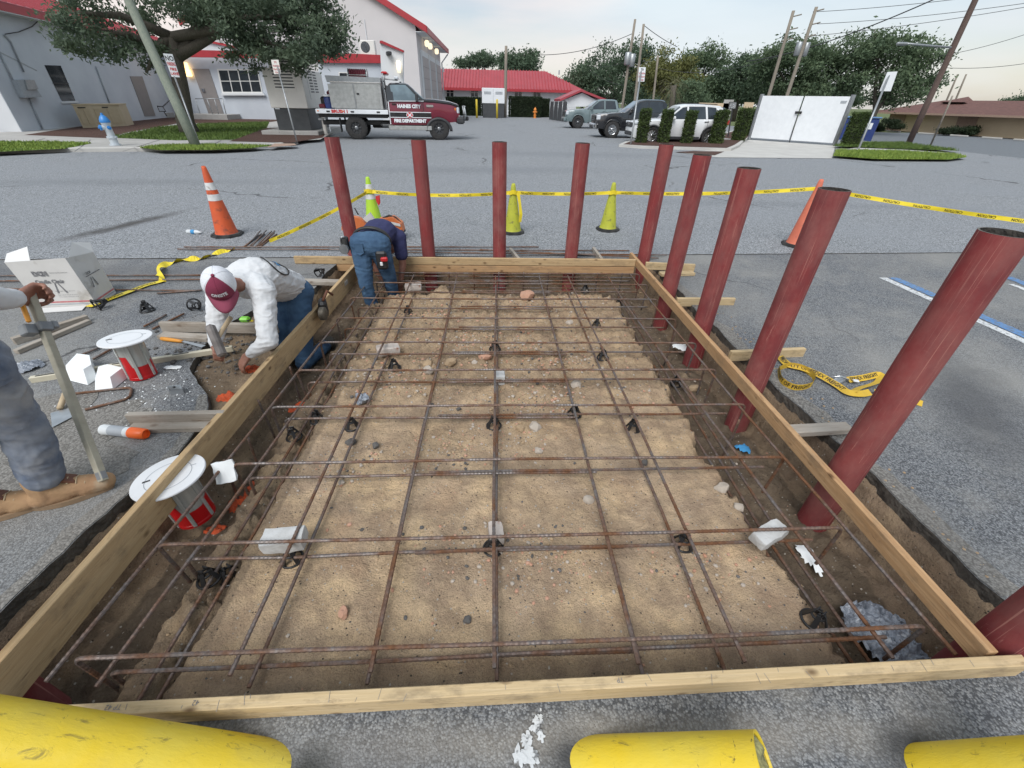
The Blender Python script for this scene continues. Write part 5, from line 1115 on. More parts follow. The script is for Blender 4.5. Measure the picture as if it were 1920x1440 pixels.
# ---- white SUV
def suv(loc,rz,label):
    root=thing('suv',label,'car',loc,rz); R_=.385; L=4.95
    top=[(-1.0,.72),(-.92,.90),(-.7,1.0),(0,1.08),(.55,1.12),(1.2,1.14),(3.2,1.16),(3.75,1.18),(3.92,1.05),(3.96,.8)]
    wid=[(-1.0,.62),(-.95,.80),(-.7,.93),(-.3,.985),(3.3,.985),(3.7,.93),(3.9,.84),(3.96,.75)]
    car_body(root,top,wid,[(-1.0,.34),(-.8,.24),(.6,.26),(2.5,.26),(3.7,.30),(3.96,.42)],(0,3.02),R_,'car_white',x0=-1.0,x1=3.96)
    green_house(root,[(.50,1.12),(1.35,1.68),(1.7,1.74),(2.6,1.75),(3.3,1.70),(3.72,1.62),(3.80,1.18)],[(.4,1.11),(3.9,1.17)],.72,.92,'car_white','car_glass',.5,3.80,[(.62,1.36,.12),(1.72,1.68,.09),(2.72,2.62,.10),(3.45,3.3,.34)])
    m=MB(); m.prism([(.56,-.70,1.125),(.56,.70,1.125),(1.33,.60,1.655),(1.33,-.60,1.655)],(-.015,0,.02)); m.build('windshield','car_glass_light',root)
    for wx in (0,3.02):
        for s in (-1,1): wheel(root,wx,s*.86,R_,.25,'chrome',10,s,.66); m=MB(); m.tube([(wx+R_*1.16*math.cos(a),s*.985,R_+R_*1.16*math.sin(a)) for a in np.linspace(.05,math.pi-.05,14)],.035,6); m.build('wheel_flare','plastic_dark',root,smooth=True)
    for s in (-1,1):
        m=MB(); m.box((1.5,s*.97,.30),(2.0,.06,.14),bev=.02); m.build('sill','plastic_dark',root)
        m=MB(); m.box((-.80,s*.78,.92),(.32,.24,.11),rotz(s*.45),bev=.03); m.build('headlight','headlamp',root); m=MB(); m.box((3.84,s*.80,1.02),(.22,.2,.2),bev=.03); m.build('tail_light','tail_red',root)
        m=MB(); m.box((.95,s*1.07,1.17),(.16,.22,.16),bev=.04); m.build('mirror','car_white',root)
        for x in (1.62,2.7): m=MB(); m.box((x,s*.995,1.03),(.22,.03,.035),bev=.01); m.build('door_handle','plastic_dark',root)
        for x in (.72,1.76,2.78): m=MB(); m.box((x,s*.987,.72),(.012,.006,.75)); m.build('door_gap','plastic_dark',root)
    m=MB(); m.box((-.985,0,.82),(.06,1.1,.24),bev=.03); m.build('grille','plastic_dark',root); m=MB(); m.box((-.98,0,.45),(.10,1.3,.22),bev=.05); m.build('front_bumper','plastic_dark',root)
    m=MB(); m.box((-1.03,0,.84),(.03,.30,.10),bev=.01); m.build('badge_bar','chrome',root)
    for s in (-.62,.62): m=MB(); m.tube([(1.6,s,1.80),(3.2,s,1.78)],.02,6); m.build('roof_rail','plastic_dark',root,smooth=True)
    return root
f1=gz(1218,270); r1=gz(1325,272); sv=suv((f1.x,f1.y+.86,0),0,'white SUV parked behind the clipped hedge columns')
# ---- pickups
def pickup(loc,rz,label,paint,grille,rim,chrome_b):
    root=thing('pickup_truck',label,'car',loc,rz); R_=.44
    top=[(-.98,.95),(-.93,1.12),(-.75,1.20),(.1,1.28),(.75,1.31),(3.0,1.34),(3.05,1.40),(4.85,1.42),(4.9,1.2)]
    wid=[(-.98,.70),(-.93,.88),(-.6,.985),(4.8,1.0),(4.9,.96)]
    car_body(root,top,wid,[(-.98,.50),(.6,.38),(3.0,.38),(4.9,.55)],(0,3.7),R_,paint,x0=-.98,x1=4.9)
    green_house(root,[(.66,1.31),(1.45,1.86),(1.8,1.93),(2.7,1.93),(3.0,1.86),(3.12,1.4)],[(.6,1.30),(3.2,1.36)],.74,.93,paint,'car_glass',.66,3.12,[(.78,1.5,.12),(2.02,1.98,.09),(3.0,2.86,.16)])
    m=MB(); m.prism([(.73,-.72,1.32),(.73,.72,1.32),(1.44,.62,1.84),(1.44,-.62,1.84)],(-.015,0,.02)); m.build('windshield','car_glass_light',root)
    for wx in (0,3.7):
        for s in (-1,1): wheel(root,wx,s*.84,R_,.28,rim,6,s); m=MB(); m.tube([(wx+R_*1.15*math.cos(a),s*.99,R_+R_*1.15*math.sin(a)) for a in np.linspace(.05,math.pi-.05,14)],.03,6); m.build('wheel_flare',paint,root,smooth=True)
    m=MB(); m.box((-1.0,0,.98),(.08,1.0,.34),bev=.04); g=m.build('grille',grille,root)
    for z in (-.1,0,.1): m=MB(); m.box((-1.045,0,.98+z),(.02,.9,.03)); m.build('grille_bar','chrome' if chrome_b else 'plastic_dark',g)
    m=MB(); m.box((-.99,0,.60),(.20,1.75,.26),bev=.06); m.build('front_bumper','chrome' if chrome_b else paint,root); m=MB(); m.box((-1.06,0,.56),(.1,.9,.16),bev=.03); m.build('air_dam','plastic_dark',root)
    for s in (-1,1):
        m=MB(); m.box((-.84,s*.78,1.02),(.24,.3,.24),rotz(s*.3),bev=.04); m.build('headlight','headlamp',root); m=MB(); m.box((.98,s*1.10,1.38),(.14,.24,.24),bev=.05); m.build('mirror',paint,root)
        m=MB(); m.box((1.7,s*.96,.40),(1.9,.10,.07),bev=.02); m.build('running_board','plastic_dark',root)
        for x in (1.95,2.9): m=MB(); m.box((x,s*1.005,1.18),(.2,.03,.04),bev=.01); m.build('door_handle',paint,root)
        for x in (.85,2.05,3.04): m=MB(); m.box((x,s*1.001,.88),(.012,.006,.85)); m.build('door_gap','plastic_dark',root)
        m=MB(); m.box((4.86,s*.86,1.12),(.1,.16,.36),bev=.02); m.build('tail_light','tail_red',root)
    return root
k1=gz(1145,259); pickup((k1.x,k1.y+.84,0),0,'black pickup truck with chrome wheels between teal pickup and white SUV','car_black','plastic_dark','chrome',True)
k2=gz(1082,241); pickup((k2.x,k2.y+.84,0),0,'teal grey pickup truck parked farthest back','car_teal','plastic_dark','plastic_dark',False)
# ---- brush truck
wr=gz(672,262); wf=gz(825,263); hd_=(wf-wr); rz_t=math.atan2(hd_.y,hd_.x); WB=hd_.length
near=Vector((hd_.y,-hd_.x,0)).normalized(); tl=wr-near*.98
tk=thing('brush_truck','maroon and black fire department brush truck with aluminium water box','fire truck',tl,rz_t)
def tb(name,mat,c,d,bev=.02,rot=None,parent=None): m=MB(); m.box(c,d,rot,bev); return m.build(name,mat,parent or tk)
RW=.5
for s in (-1,1):
    wheel(tk,0,s*.84,RW,.34,'plastic_dark',8,s,.5); wheel(tk,WB,s*.86,RW,.34,'plastic_dark',8,s,.5)
for s in (-1,1): tb('frame_rail','black_paint',(1.5,s*.42,.82),(6.2,.09,.22))
tb('axle','black_paint',(0,0,RW),(.16,1.6,.16)); tb('axle','black_paint',(WB,0,RW),(.16,1.6,.16)); tb('exhaust','rim_grey',(1.5,-.6,.75),(.7,.3,.26),.1); tb('fuel_tank','black_paint',(1.2,.6,.72),(1.1,.4,.4),.06)
tb('flatbed','white_paint',(-.05,0,1.38),(3.32,2.25,.22)); tb('bed_frame','black_paint',(-.05,0,1.17),(3.2,1.9,.16)); tb('mud_flap','rubber_black',(-.72,-.85,.72),(.04,.4,.7)); tb('mud_flap','rubber_black',(-.72,.85,.72),(.04,.4,.7))
wb_=tb('water_box','diamond_plate',(.28,0,2.12),(2.24,2.0,1.22)); 
m=MB(); m.prism([(-.98,-1.02,2.73),(1.42,-1.02,2.73),(1.42,-1.02,2.98),(-1.02,-1.02,3.02)],(0,2.04,0)); tp=m.build('box_tray','galv',tk)
for c,d in (((-.42,-1.008,2.10),(1.1,.02,1.1)),((.74,-1.008,2.10),(1.05,.02,1.1))): tb('box_door','diamond_plate',c,d,.005,parent=wb_)
tb('box_rail','chrome',(.28,-1.01,2.74),(2.3,.05,.07),parent=wb_); tb('latch','black_paint',(.32,-1.03,2.22),(.12,.03,.09),parent=wb_); tb('door_trim','galv',(.16,-1.022,2.1),(.03,.01,1.15),.002,parent=wb_)
for k in range(9):
    m=MB(); m.tube([(-.0+k*.085,.30*math.sin(a),3.06+.30*math.cos(a)) for a in np.linspace(0,2*math.pi,19)[:-1]],.045,6,closed=True); m.build('hose_loop','red_hose',tk,smooth=True)
for x in (-.07,.78): m=MB(); m.lathe([(.36,-.02),(.36,.02)],24,(x,0,3.06),axis='X'); m.build('reel_disc','galv',tk)
tb('reel_bar','chrome',(.35,-.33,3.1),(.95,.04,.05))
m=MB(); m.lathe([(.20,0),(.22,.05),(.22,.5),(.19,.56)],18,(-1.12,-.55,1.49)); m.build('drum','blue_drum',tk,smooth=True); m=MB(); m.lathe([(.2,.57),(.22,.58),(.22,.66),(.1,.68)],18,(-1.12,-.55,1.49)); m.build('drum_lid','white_paint',tk,smooth=True)
tb('pump_engine','black_paint',(-1.3,-.1,1.8),(.45,.7,.55),.08); tb('pump_air_box','red_hose',(-1.05,-.2,2.2),(.3,.4,.35),.1); tb('pump_base','red_hose',(-1.45,-.5,1.62),(.3,.4,.2),.05)
for x in (-1.6,-.5): tb('bed_marker','amber',(x,-1.13,1.4),(.07,.02,.05),.005)
lettering('lettering','BRUSH 1',.20,'red_sign',tk,(-.62,-1.128,1.385),(1,0,0),(0,0,1),.004,bold=.012)
for x in (-1.15,-.05,1.15): tb('side_light','plastic_dark',(x,-1.13,1.38),(.16,.02,.08),.01)
# cab: lower body and greenhouse
ctop=[(1.63,1.92),(3.0,1.94),(3.2,2.03),(3.9,2.0),(4.6,1.90),(5.0,1.78),(5.08,1.55)]; cw=[(1.63,.98),(3.1,.98),(3.6,.97),(4.8,.93),(5.08,.82)]
car_body(tk,ctop,cw,[(1.63,.78),(3.3,.78),(4.9,.95),(5.08,1.0)],(WB,),RW,'maroon',name='cab_body',x0=1.63,x1=5.08,arch=1.12)
car_body(tk,[(3.12,2.085),(3.9,2.06),(4.6,1.965),(5.0,1.84),(5.07,1.76)],[(3.12,.985),(4.8,.94),(5.07,.83)],[(3.1,1.90),(4.6,1.80),(5.07,1.66)],(),RW,'car_black',name='hood',x0=3.12,x1=5.06)
green_house(tk,[(1.66,2.40),(1.70,2.66),(1.85,2.76),(2.5,2.78),(2.68,2.72),(3.45,2.0)],[(1.6,1.92),(3.5,1.97)],.80,.965,'car_black','car_glass_light',1.66,3.42,[(1.78,1.76,.30),(3.36,2.62,.12)])
tb('cab_back','car_black',(1.62,0,2.25),(.06,1.7,.85)); 
m=MB(); m.prism([(2.02,-.972,1.93),(3.2,-.972,1.96),(2.62,-.845,2.62),(2.02,-.835,2.64)],(0,.02,0)); m.build('side_window','car_glass_light',tk)
for s in (-1,1):
    m=MB(); m.prism([(1.70,s*.985,1.905),(3.35,s*.985,1.935),(3.35,s*.985,1.965),(1.70,s*.985,1.935)],(0,s*.006,0)); m.build('pinstripe','white_paint',tk)
    for z in (1.40,1.14): m=MB(); m.box((2.66,s*.986,z),(2.0,.008,.035)); m.build('stripe','white_paint',tk)
    m=MB(); m.box((2.66,s*.984,1.27),(2.0,.006,.23)); m.build('black_band','car_black',tk)
    m=MB(); m.prism([(1.64,s*.987,.80),(1.68,s*.987,.80),(1.68,s*.987,1.9),(1.64,s*.987,1.9)],(0,s*.006,0)); m.build('edge_stripe','white_paint',tk)
    m=MB(); m.lathe([(.17,0),(.17,.006)],8,(2.62,s*.99,1.26),axis='Y'); em=m.build('emblem','white_paint',tk)
    m=MB(); m.lathe([(.145,0),(.145,.006)],8,(2.62,s*.996,1.26),axis='Y'); m.build('emblem_field','red_sign',em)
    for a in range(4):
        d=Vector((math.cos(a*math.pi/2+.785),0,math.sin(a*math.pi/2+.785))); m=MB(); m.box(Vector((2.62,s*1.001,1.26))+d*.085,(.07,.004,.05),Matrix.Rotation(-(a*math.pi/2+.785),3,'Y')); m.build('emblem_arm','white_paint',em)
    m=MB(); m.lathe([(.05,0),(.05,.004)],12,(2.62,s*1.0,1.26),axis='Y'); m.build('emblem_centre','white_paint',em)
    m=MB(); m.tube([(WB+RW*1.2*math.cos(a),s*.99,RW+RW*1.2*math.sin(a)) for a in np.linspace(-.05,math.pi+.05,18)],.085,6,ell=(1,1)); m.build('fender_flare','plastic_dark',tk,smooth=True)
    tb('step','diamond_plate',(2.6,s*.98,.62),(2.1,.18,.22)); tb('mirror','plastic_dark',(3.03,s*1.22,2.1),(.14,.28,.40),.05); tb('mirror_arm','plastic_dark',(3.05,s*1.05,2.0),(.05,.25,.06)); tb('door_handle','black_paint',(1.92,s*.99,1.78),(.2,.03,.06)); tb('door_gap','car_black',(3.3,s*.985,1.4),(.015,.008,1.1),.001)
    tb('vent_badge','chrome',(3.62,s*.985,1.72),(.34,.02,.12),.01); tb('headlight','headlamp',(4.98,s*.70,1.52),(.18,.34,.34),.05); tb('turn_lamp','amber',(4.84,s*.885,1.58),(.12,.04,.14),.02)
lettering('lettering','HAINES CITY',.23,'white_paint',tk,(2.62,-.992,1.68),(1,0,0),(0,0,1),.004,bold=.014,sx=.82); lettering('lettering','FIRE DEPARTMENT',.22,'white_paint',tk,(2.62,-.992,.97),(1,0,0),(0,0,1),.004,bold=.014,sx=.84)
tb('grille','plastic_dark',(5.05,0,1.5),(.12,1.0,.42)); tb('grille_surround','chrome',(5.06,0,1.24),(.1,1.7,.08)); tb('front_bumper','plastic_dark',(5.12,0,1.02),(.40,1.95,.36),.08); tb('winch','black_paint',(5.45,0,1.10),(.28,.6,.22),.05)
for s in (-.45,.45): m=MB(); m.tube([(5.3,s,.9),(5.42,s,1.3),(5.36,s,1.75)],.04,8); m.build('brush_guard','galv',tk,smooth=True)
for z in (1.35,1.72): m=MB(); m.tube([(5.4,-.5,z),(5.4,.5,z)],.035,8); m.build('guard_bar','galv',tk,smooth=True)
for s in (-.8,.8): m=MB(); m.tube([(1.52,s,1.5),(1.50,s,2.95),(1.55,s,3.2)],.04,8); m.build('headache_rack','galv',tk,smooth=True)
for z in (2.5,2.85): m=MB(); m.tube([(1.52,-.8,z),(1.52,.8,z)],.03,8); m.build('rack_bar','galv',tk,smooth=True)
tb('light_bar','tail_red',(1.62,0,3.22),(.28,1.4,.14),.05); tb('light_bar_lens','headlamp',(2.15,-.1,3.0),(.2,1.3,.14),.04); m=MB(); m.tube([(1.6,-.5,2.95),(2.2,-.5,2.9)],.03,6); m.build('light_mount','galv',tk,smooth=True)
tb('antenna_base','black_paint',(2.3,.2,2.84),(.1,.1,.06)); tb('tow_hitch','galv',(-1.75,0,.95),(.25,.12,.12)); tb('licence_plate','white_paint',(-1.25,-.9,.55),(.02,.12,.32))
tk.scale=(1,1,.845)
for ch in tk.children:
    if ch.name.startswith('wheel'): ch.scale=(1,1,1/.845); ch.location.z=RW/.845
# ================================================================ street furniture and site clutter
def rt(name,label,cat,loc,rz=0,group=None): return thing(name,label,cat,loc,rz,group)
# generator on its pad
a=gz(523,243.5,.3); b_=gz(585,244.5,.3); gd_=(b_-a); gd_.z=0; Lg2=gd_.length; gdir=gd_.normalized(); gback=Vector((-gdir.y,gdir.x,0))
gen=thing('generator','tall white louvred generator on dark base tank beside the oak','generator',a)
def gb_(name,mat,x0,x1,y0,y1,z0,z1,par=None,bev=.02):
    m=MB(); m.box((0,0,0),(x1-x0,y1-y0,z1-z0),bev=bev); o=m.build(name,mat,par or gen); B=basis(gdir); c=gdir*((x0+x1)/2)+gback*((y0+y1)/2)+Vector((0,0,(z0+z1)/2)); place(o,c,B); return o
gb_('pad','concrete',-.6,Lg2+.5,-.7,3.9,-.32,.0)
gb_('base_tank','gen_dark',0,Lg2,0,3.3,.0,.92); tops_=gpl(500,127,a,gback).z-a.z
enc=gb_('enclosure','gen_white',-.08,Lg2+.06,-.06,3.4,.93,tops_)
for k in range(11): gb_('louvre','gen_dark',Lg2*.22,Lg2*.78,-.085,-.05,1.75+k*.125,1.75+k*.125+.05,bev=.004)
gb_('louvre_frame','gen_white',Lg2*.18,Lg2*.82,-.078,-.06,1.62,3.2)
for c in range(2):
    for k in range(14): gb_('side_louvre','gen_dark',Lg2+.055,Lg2+.075,1.0+c*.75,1.5+c*.75,1.6+k*.12,1.6+k*.12+.05,bev=.003)
gb_('door_seam','conduit',Lg2+.055,Lg2+.07,.7,.72,1.3,3.6,bev=.002); gb_('label_plate','white_paint',.08,.3,-.02,-.001,.88,1.02,bev=.003)
# tan cabinet unit
c=gz(160,240,.13); tan=thing('tan_unit','low tan metal unit against the pale blue wall','generator',c)
Q=[gz(156,240,.13),gz(184,239,.13),gz(239,236,.13)]
m=MB(); p0,p1,p2=[q-c for q in Q]; h_=gpl(190,198,Q[1],Vector((0,1,0))).z-.13
m.prism([p0,p1,p2,p2+Vector((-.6,1.4,0)),p0+Vector((-.5,1.4,0))],(0,0,h_)); m.build('case','tan_metal',tan)
m=MB(); m.prism([p0*1.02+Vector((0,-.05,h_)),p1+Vector((0,-.06,h_)),p2+Vector((.05,-.05,h_)),p2+Vector((-.6,1.45,h_)),p0+Vector((-.55,1.45,h_))],(0,0,.06)); m.build('lid','tan_panel',tan)
for A,B_ in ((p0,p1),(p1,p2)):
    for u0,u1 in ((.12,.46),(.54,.88)):
        n_=Vector(((B_-A).y,-(B_-A).x,0)).normalized(); q0=A.lerp(B_,u0)+n_*.006; q1=A.lerp(B_,u1)+n_*.006; m=MB(); m.prism([q0+Vector((0,0,.15*h_)),q1+Vector((0,0,.15*h_)),q1+Vector((0,0,.85*h_)),q0+Vector((0,0,.85*h_))],n_*.015); m.build('panel','tan_panel',tan)
    q=A.lerp(B_,.5)+Vector((0,0,.9*h_)); n_=Vector(((B_-A).y,-(B_-A).x,0)).normalized(); m=MB(); m.box(q+n_*.01,(.35,.02,.05),basis(B_-A)); m.build('vent','black_paint',tan)
# hydrants
def hydrant(loc,label,body,cap,s=1.0,rz=0):
    h=thing('fire_hydrant',label,'hydrant',loc,rz); Z=lambda *p:[(r*s,z*s) for r,z in p]
    m=MB(); m.lathe(Z((.17,0),(.17,.05),(.12,.06),(.12,.22),(.155,.23),(.155,.27),(.115,.28),(.105,.60),(.135,.64),(.135,.70)),20); m.build('barrel',body,h,auto=40)
    m=MB(); m.lathe(Z((.15,.70),(.155,.74),(.135,.80),(.09,.88),(.04,.92),(.035,.98),(.001,.98)),20); m.build('bonnet',cap,h,auto=40)
    for ang,r,l in ((-90,.085,.17),(0,.06,.15),(180,.06,.15)):
        a=R(ang); d=Vector((math.cos(a),math.sin(a),0)); m=MB(); m.tube([d*(.06*s)+Vector((0,0,.55*s)),d*(l*s)+Vector((0,0,.55*s))],r*s*.85,14); m.build('outlet',body,h,smooth=False)
        m=MB(); m.tube([d*(l*s)+Vector((0,0,.55*s)),d*((l+.05)*s)+Vector((0,0,.55*s)),d*((l+.06)*s)+Vector((0,0,.55*s)),d*((l+.09)*s)+Vector((0,0,.55*s))],[r*s,r*s,r*s*.4,r*s*.35],14); m.build('outlet_cap',cap,h)
    for k in range(8):
        a=k*math.pi/4; m=MB(); m.lathe([(.016*s,0),(.016*s,.03*s)],6,(.14*s*math.cos(a),.14*s*math.sin(a),.265*s)); m.build('bolt',body,h)
    return h
hydrant(gz(217,273,.13),'silver fire hydrant with bright blue cap on the kerb','hydrant_silver','hydrant_blue',1.02,R(-40))
hydrant(Vector((gy(1003,216,60).x,60,0)),'small orange fire hydrant far off before the dark hedge','hydrant_orange','hydrant_orange',1.15)
# white cabinet with yellow bollards in the distance
p=gy(925,212,58); cb=thing('white_cabinet','white equipment cabinet between yellow posts before the far hall','cabinet',(p.x,58,0))
sx=lambda px,py:gy(px,py,58)
w0=sx(904,200).x-p.x; w1_=sx(946,200).x-p.x; ht=sx(925,165).z; hb2=sx(925,194).z
m=MB(); m.box(((w0+w1_)/2,.5,(ht+hb2)/2),(w1_-w0,1.2,ht-hb2),bev=.03); m.build('case','white_paint',cb)
m=MB(); m.box(((w0+w1_)/2,.5,hb2/2),(w1_-w0-.1,1.1,hb2),bev=.02); m.build('base','gen_dark',cb)
for u in (.25,.75):
    for k in range(4): m=MB(); m.box((w0+(w1_-w0)*u,-.11,ht-.35-k*.07),(.8,.02,.03)); m.build('louvre','conduit',cb)
m=MB(); m.box(((w0+w1_)/2,-.11,(ht+hb2)/2),(.02,.02,ht-hb2-.1)); m.build('door_seam','conduit',cb)
for i,x in enumerate((894,932)):
    q=gy(x,212,56.5); y_=thing('yellow_bollard',['thin yellow bollard left of the far white cabinet','thin yellow bollard in front of the far white cabinet'][i],'bollard',(q.x,56.5,0),group='far yellow bollards'); zt=gy(x,186,56.5).z
    m=MB(); m.lathe([(.11,0),(.11,zt-.05),(.06,zt),(.001,zt)],14); m.build('post','yellow_paint',y_,smooth=True)
# dark screen fence by the shed
fa=gy(1030,222,56); fb_=gy(1062,222,50); fn=thing('screen_fence','dark screened fence panel beside the teal pickup','fence',(fa.x,56,0)); D=Vector((fb_.x-fa.x,-6,0)); zt=gy(1030,190,56).z
for k in range(5): m=MB(); q=D*(k/4); m.tube([(q.x,q.y,0),(q.x,q.y,zt+.05)],.04,8); m.build('post','galv',fn,smooth=True)
for k in range(4): m=MB(); q=D*(k/4); q2=D*((k+1)/4); m.prism([q+Vector((0,0,.05)),q2+Vector((0,0,.05)),q2+Vector((0,0,zt)),q+Vector((0,0,zt))],(.02,.02,0)); m.build('screen','gen_dark',fn)
# thin steel post by the truck
sp_=thing('white_post','pale upright post behind the leftmost red pipe','post',gz(612,253,.1)); m=MB(); m.tube([(0,0,0),gy(603,207,26.3)-gz(612,253,.1)],.11,12); m.build('post','gen_white',sp_,smooth=True)
# wall-side tan fence pieces behind the hedges
for i,(x0,x1,yt) in enumerate(((1300,1355,191),(1345,1362,185),(1383,1400,190))):
    q0,q1=gy(x0,240,44),gy(x1,240,44); z=gy(x0,yt,44).z; o=MB().box(((q0.x+q1.x)/2,44,z/2-.1),(q1.x-q0.x,.12,z+.1)).build('screen_wall',['cream_wall','concrete','cream_wall'][i]); tag(o,['tan fence panel glimpsed over the white car roof','grey panel beside the tan fence over the white car','tan panel behind the black notice board'][i],'fence')
# ---------------------------------------------------------------- cones
def cone(loc,h,label,body,kind,rz=0,bw=.36,seed=0):
    c=thing('traffic_cone',label,'traffic cone',loc,rz,group='traffic cones around the work'); s=h
    m=MB(); b=bw/2; k=b*.45
    oct_=[(b,-k),(b,k),(k,b),(-k,b),(-b,k),(-b,-k),(-k,-b),(k,-b)]
    m.prism([(x,y,0) for x,y in oct_],(0,0,.028)); m.prism([(x*.93,y*.93,.028) for x,y in oct_],(0,0,.012)); m.build('base','rubber_black',c)
    rb_=b*.74; rt_=.028; rad=lambda z:rb_+(rt_-rb_)*((z-.04)/(h-.04))
    prof=[(rad(.04)+.006,.04)]+[(rad(z),z) for z in np.linspace(.06,h-.02,12)]+[(rt_*.8,h),(rt_*.6,h-.005)]; m.lathe(prof,28,cap0=False,cap1=False); m2=MB(); m2.lathe(prof,28,cap0=False,cap1=False); m2.build('cone_body',body,c,smooth=True)
    bands={'two':((.56,.66),(.74,.86)),'two36':((.53,.62),(.68,.78)),'none':()}[kind]
    for z0,z1 in bands: m=MB(); m.lathe([(rad(h*z0)+.002,h*z0),(rad(h*z1)+.002,h*z1)],28,cap0=False,cap1=False); m.build('collar','reflective',c,smooth=True)
    return c
cg=gz(427,441,.01); cone(cg,.93,'tall orange cone with dirty foot and reflective collars at left','cone_orange','two36',.2,.40)
c1=gz(703,421,.01); cone(c1,.72,'bright lime cone with reflective collars behind the orange saw','cone_lime_bright','two',.3)
c2=gz(961,436,.01); cone(c2,.72,'lime cone right behind the third red pipe','cone_lime','none',.1)
c3=gz(1139,431,.01); cone(c3,.72,'lime cone standing free between fourth and fifth red pipes','cone_lime','none',.15)
c4_=gz(1492,460,.01); cone(c4_,.92,'faded orange cone mostly behind the fourth pipe of the right row','cone_orange_faded','none',.4,.38)
# ---------------------------------------------------------------- barrier tape with printing
def ribbon(pts,wd,nrm,twist=None):
    """ribbon surface along pts; nrm: list or vector giving the across direction"""
    m=MB(); V=[]
    for i,p in enumerate(pts):
        u=Vector(nrm[i] if isinstance(nrm,list) else nrm).normalized()*wd/2; V+=[Vector(p)-u,Vector(p)+u]
    m.add(V,[(2*i,2*i+1,2*i+3,2*i+2) for i in range(len(pts)-1)]); return m
def along(pts,nrm):
    L_=[0]
    for a,b in zip(pts,pts[1:]): L_.append(L_[-1]+(Vector(b)-Vector(a)).length)
    def f(s):
        for i in range(len(pts)-1):
            if s<=L_[i+1] or i==len(pts)-2:
                t=(s-L_[i])/max(1e-9,L_[i+1]-L_[i]); t=min(max(t,0),1); a,b=Vector(pts[i]),Vector(pts[i+1]); n=Vector(nrm[i] if isinstance(nrm,list) else nrm)
                return a.lerp(b,t),(b-a).normalized(),n.normalized()
    return f,L_[-1]
def tape_text(root,pts,nrm,txt,size,every,lift,mat='print_black',start=.1,flip=1,sx=1.0,name='lettering',both=True):
    f,Ln=along(pts,nrm); V,Fc=text_mesh(txt,size,size*.02,'LEFT'); w_=max(v.x for v in V)*sx; s=start
    while s+w_<Ln:
        for sd in ((1,-1) if both else (1,)):
            b=MB(); Q=[]
            for v in V:
                p,t,n=f(s+(v.x*sx if flip>0 else w_-v.x*sx)); Q.append(p+n*v.y*flip+t.cross(n).normalized()*lift*sd)
            b.add(Q,Fc); b.build(name,mat,root,fix=False)
        s+=every
    return
def sagline(a,b,sag,n=14): a,b=Vector(a),Vector(b); return [a.lerp(b,k/n)-Vector((0,0,sag*4*(k/n)*(1-k/n))) for k in range(n+1)]
tape=thing('barrier_tape','yellow caution tape strung low between the cones','tape',c1)
zt_=.52
T1=c1+Vector((0,-.05,zt_)); T2=c2+Vector((0,-.04,.60)); T3=c3+Vector((0,-.04,.58)); T4=c4_+Vector((0,0,.80)); T5=gy(2050,430,5.2)
T5=gz(2060,432,.62)
segs=[sagline(gz(505,452,.03),T1,.03),sagline(T1,T2,.05),sagline(T2,T3,.02),sagline(T3,T4,.04),sagline(T4,T5,.03)]
for i,sg in enumerate(segs):
    sg=[p-c1 for p in sg]; nn=[(0,.25*math.sin(k*.9+i),1) for k in range(len(sg))]; ribbon(sg,.05,nn).build('tape_span','tape_yellow',tape,fix=False); tape_text(tape,sg,nn,'CAUTION',.042,.34,.0025,start=.12,flip=-1)
for cc,h_ in ((c1,.52),(c2,.60),(c3,.58)):
    r_=.085 if h_<.55 else .07; pts=[cc-c1+Vector((r_*math.cos(a),r_*math.sin(a),h_+.01*math.sin(3*a))) for a in np.linspace(-3.4,.3,16)]; ribbon(pts,.06,(0,0,1)).build('tape_wrap','tape_yellow',tape,fix=False); tape_text(tape,pts[4:],(0,0,1),'CAUTION',.05,.3,.003,start=.02,both=True)
m=MB(); q=c2-c1+Vector((.07,-.07,.6)); ribbon([q,q+Vector((.03,-.02,-.15)),q+Vector((.05,-.03,-.3)),q+Vector((.04,-.02,-.42))],.05,[(1,.2,0),(.8,.5,0),(1,0,0),(.7,.4,0)]).build('tape_tail','tape_yellow',tape,fix=False)
m=MB(); q=c1-c1+Vector((.1,-.08,.45)); m.prism([q,q+Vector((.07,0,.02)),q+Vector((.06,.01,-.1)),q+Vector((.03,.0,-.14)),q+Vector((.0,0,-.07))],(0,.01,0)); m.build('red_rag','red_sign',tape)
# loose tape on the ground
gt_=[gz(x,y,z) for x,y,z in ((165,575,.02),(200,562,.015),(240,547,.02),(275,534,.015),(305,525,.02),(296,512,.05),(305,498,.03),(330,489,.02),(360,485,.03),(385,482,.02),(415,472,.03),(440,467,.02))]
def smooth_path(P,n=5):
    out=[]; P=[Vector(p) for p in P]
    for i in range(len(P)-1):
        p0,p1,p2,p3=P[max(i-1,0)],P[i],P[i+1],P[min(i+2,len(P)-1)]
        for k in range(n):
            t=k/n; out.append(.5*((2*p1)+(p2-p0)*t+(2*p0-5*p1+4*p2-p3)*t*t+(3*p1-p0-3*p2+p3)*t**3))
    return out+[P[-1]]
lt=thing('loose_tape','twisted yellow caution tape lying from the carton to the rebar','tape',gt_[0]); sp2=smooth_path([p-gt_[0] for p in gt_],6); nn=[]
for i in range(len(sp2)):
    t=(sp2[min(i+1,len(sp2)-1)]-sp2[max(i-1,0)]).normalized(); s=Vector((0,0,1)).cross(t); tw=0 if i<24 else .9*math.sin(i*.55); nn.append(tuple(s*math.cos(tw)+Vector((0,0,1))*math.sin(tw)))
ribbon(sp2,.075,nn).build('tape_span','tape_yellow',lt,fix=False); tape_text(lt,sp2[:26],nn[:26],'CAUTION',.055,.36,.002,start=.1,both=False)
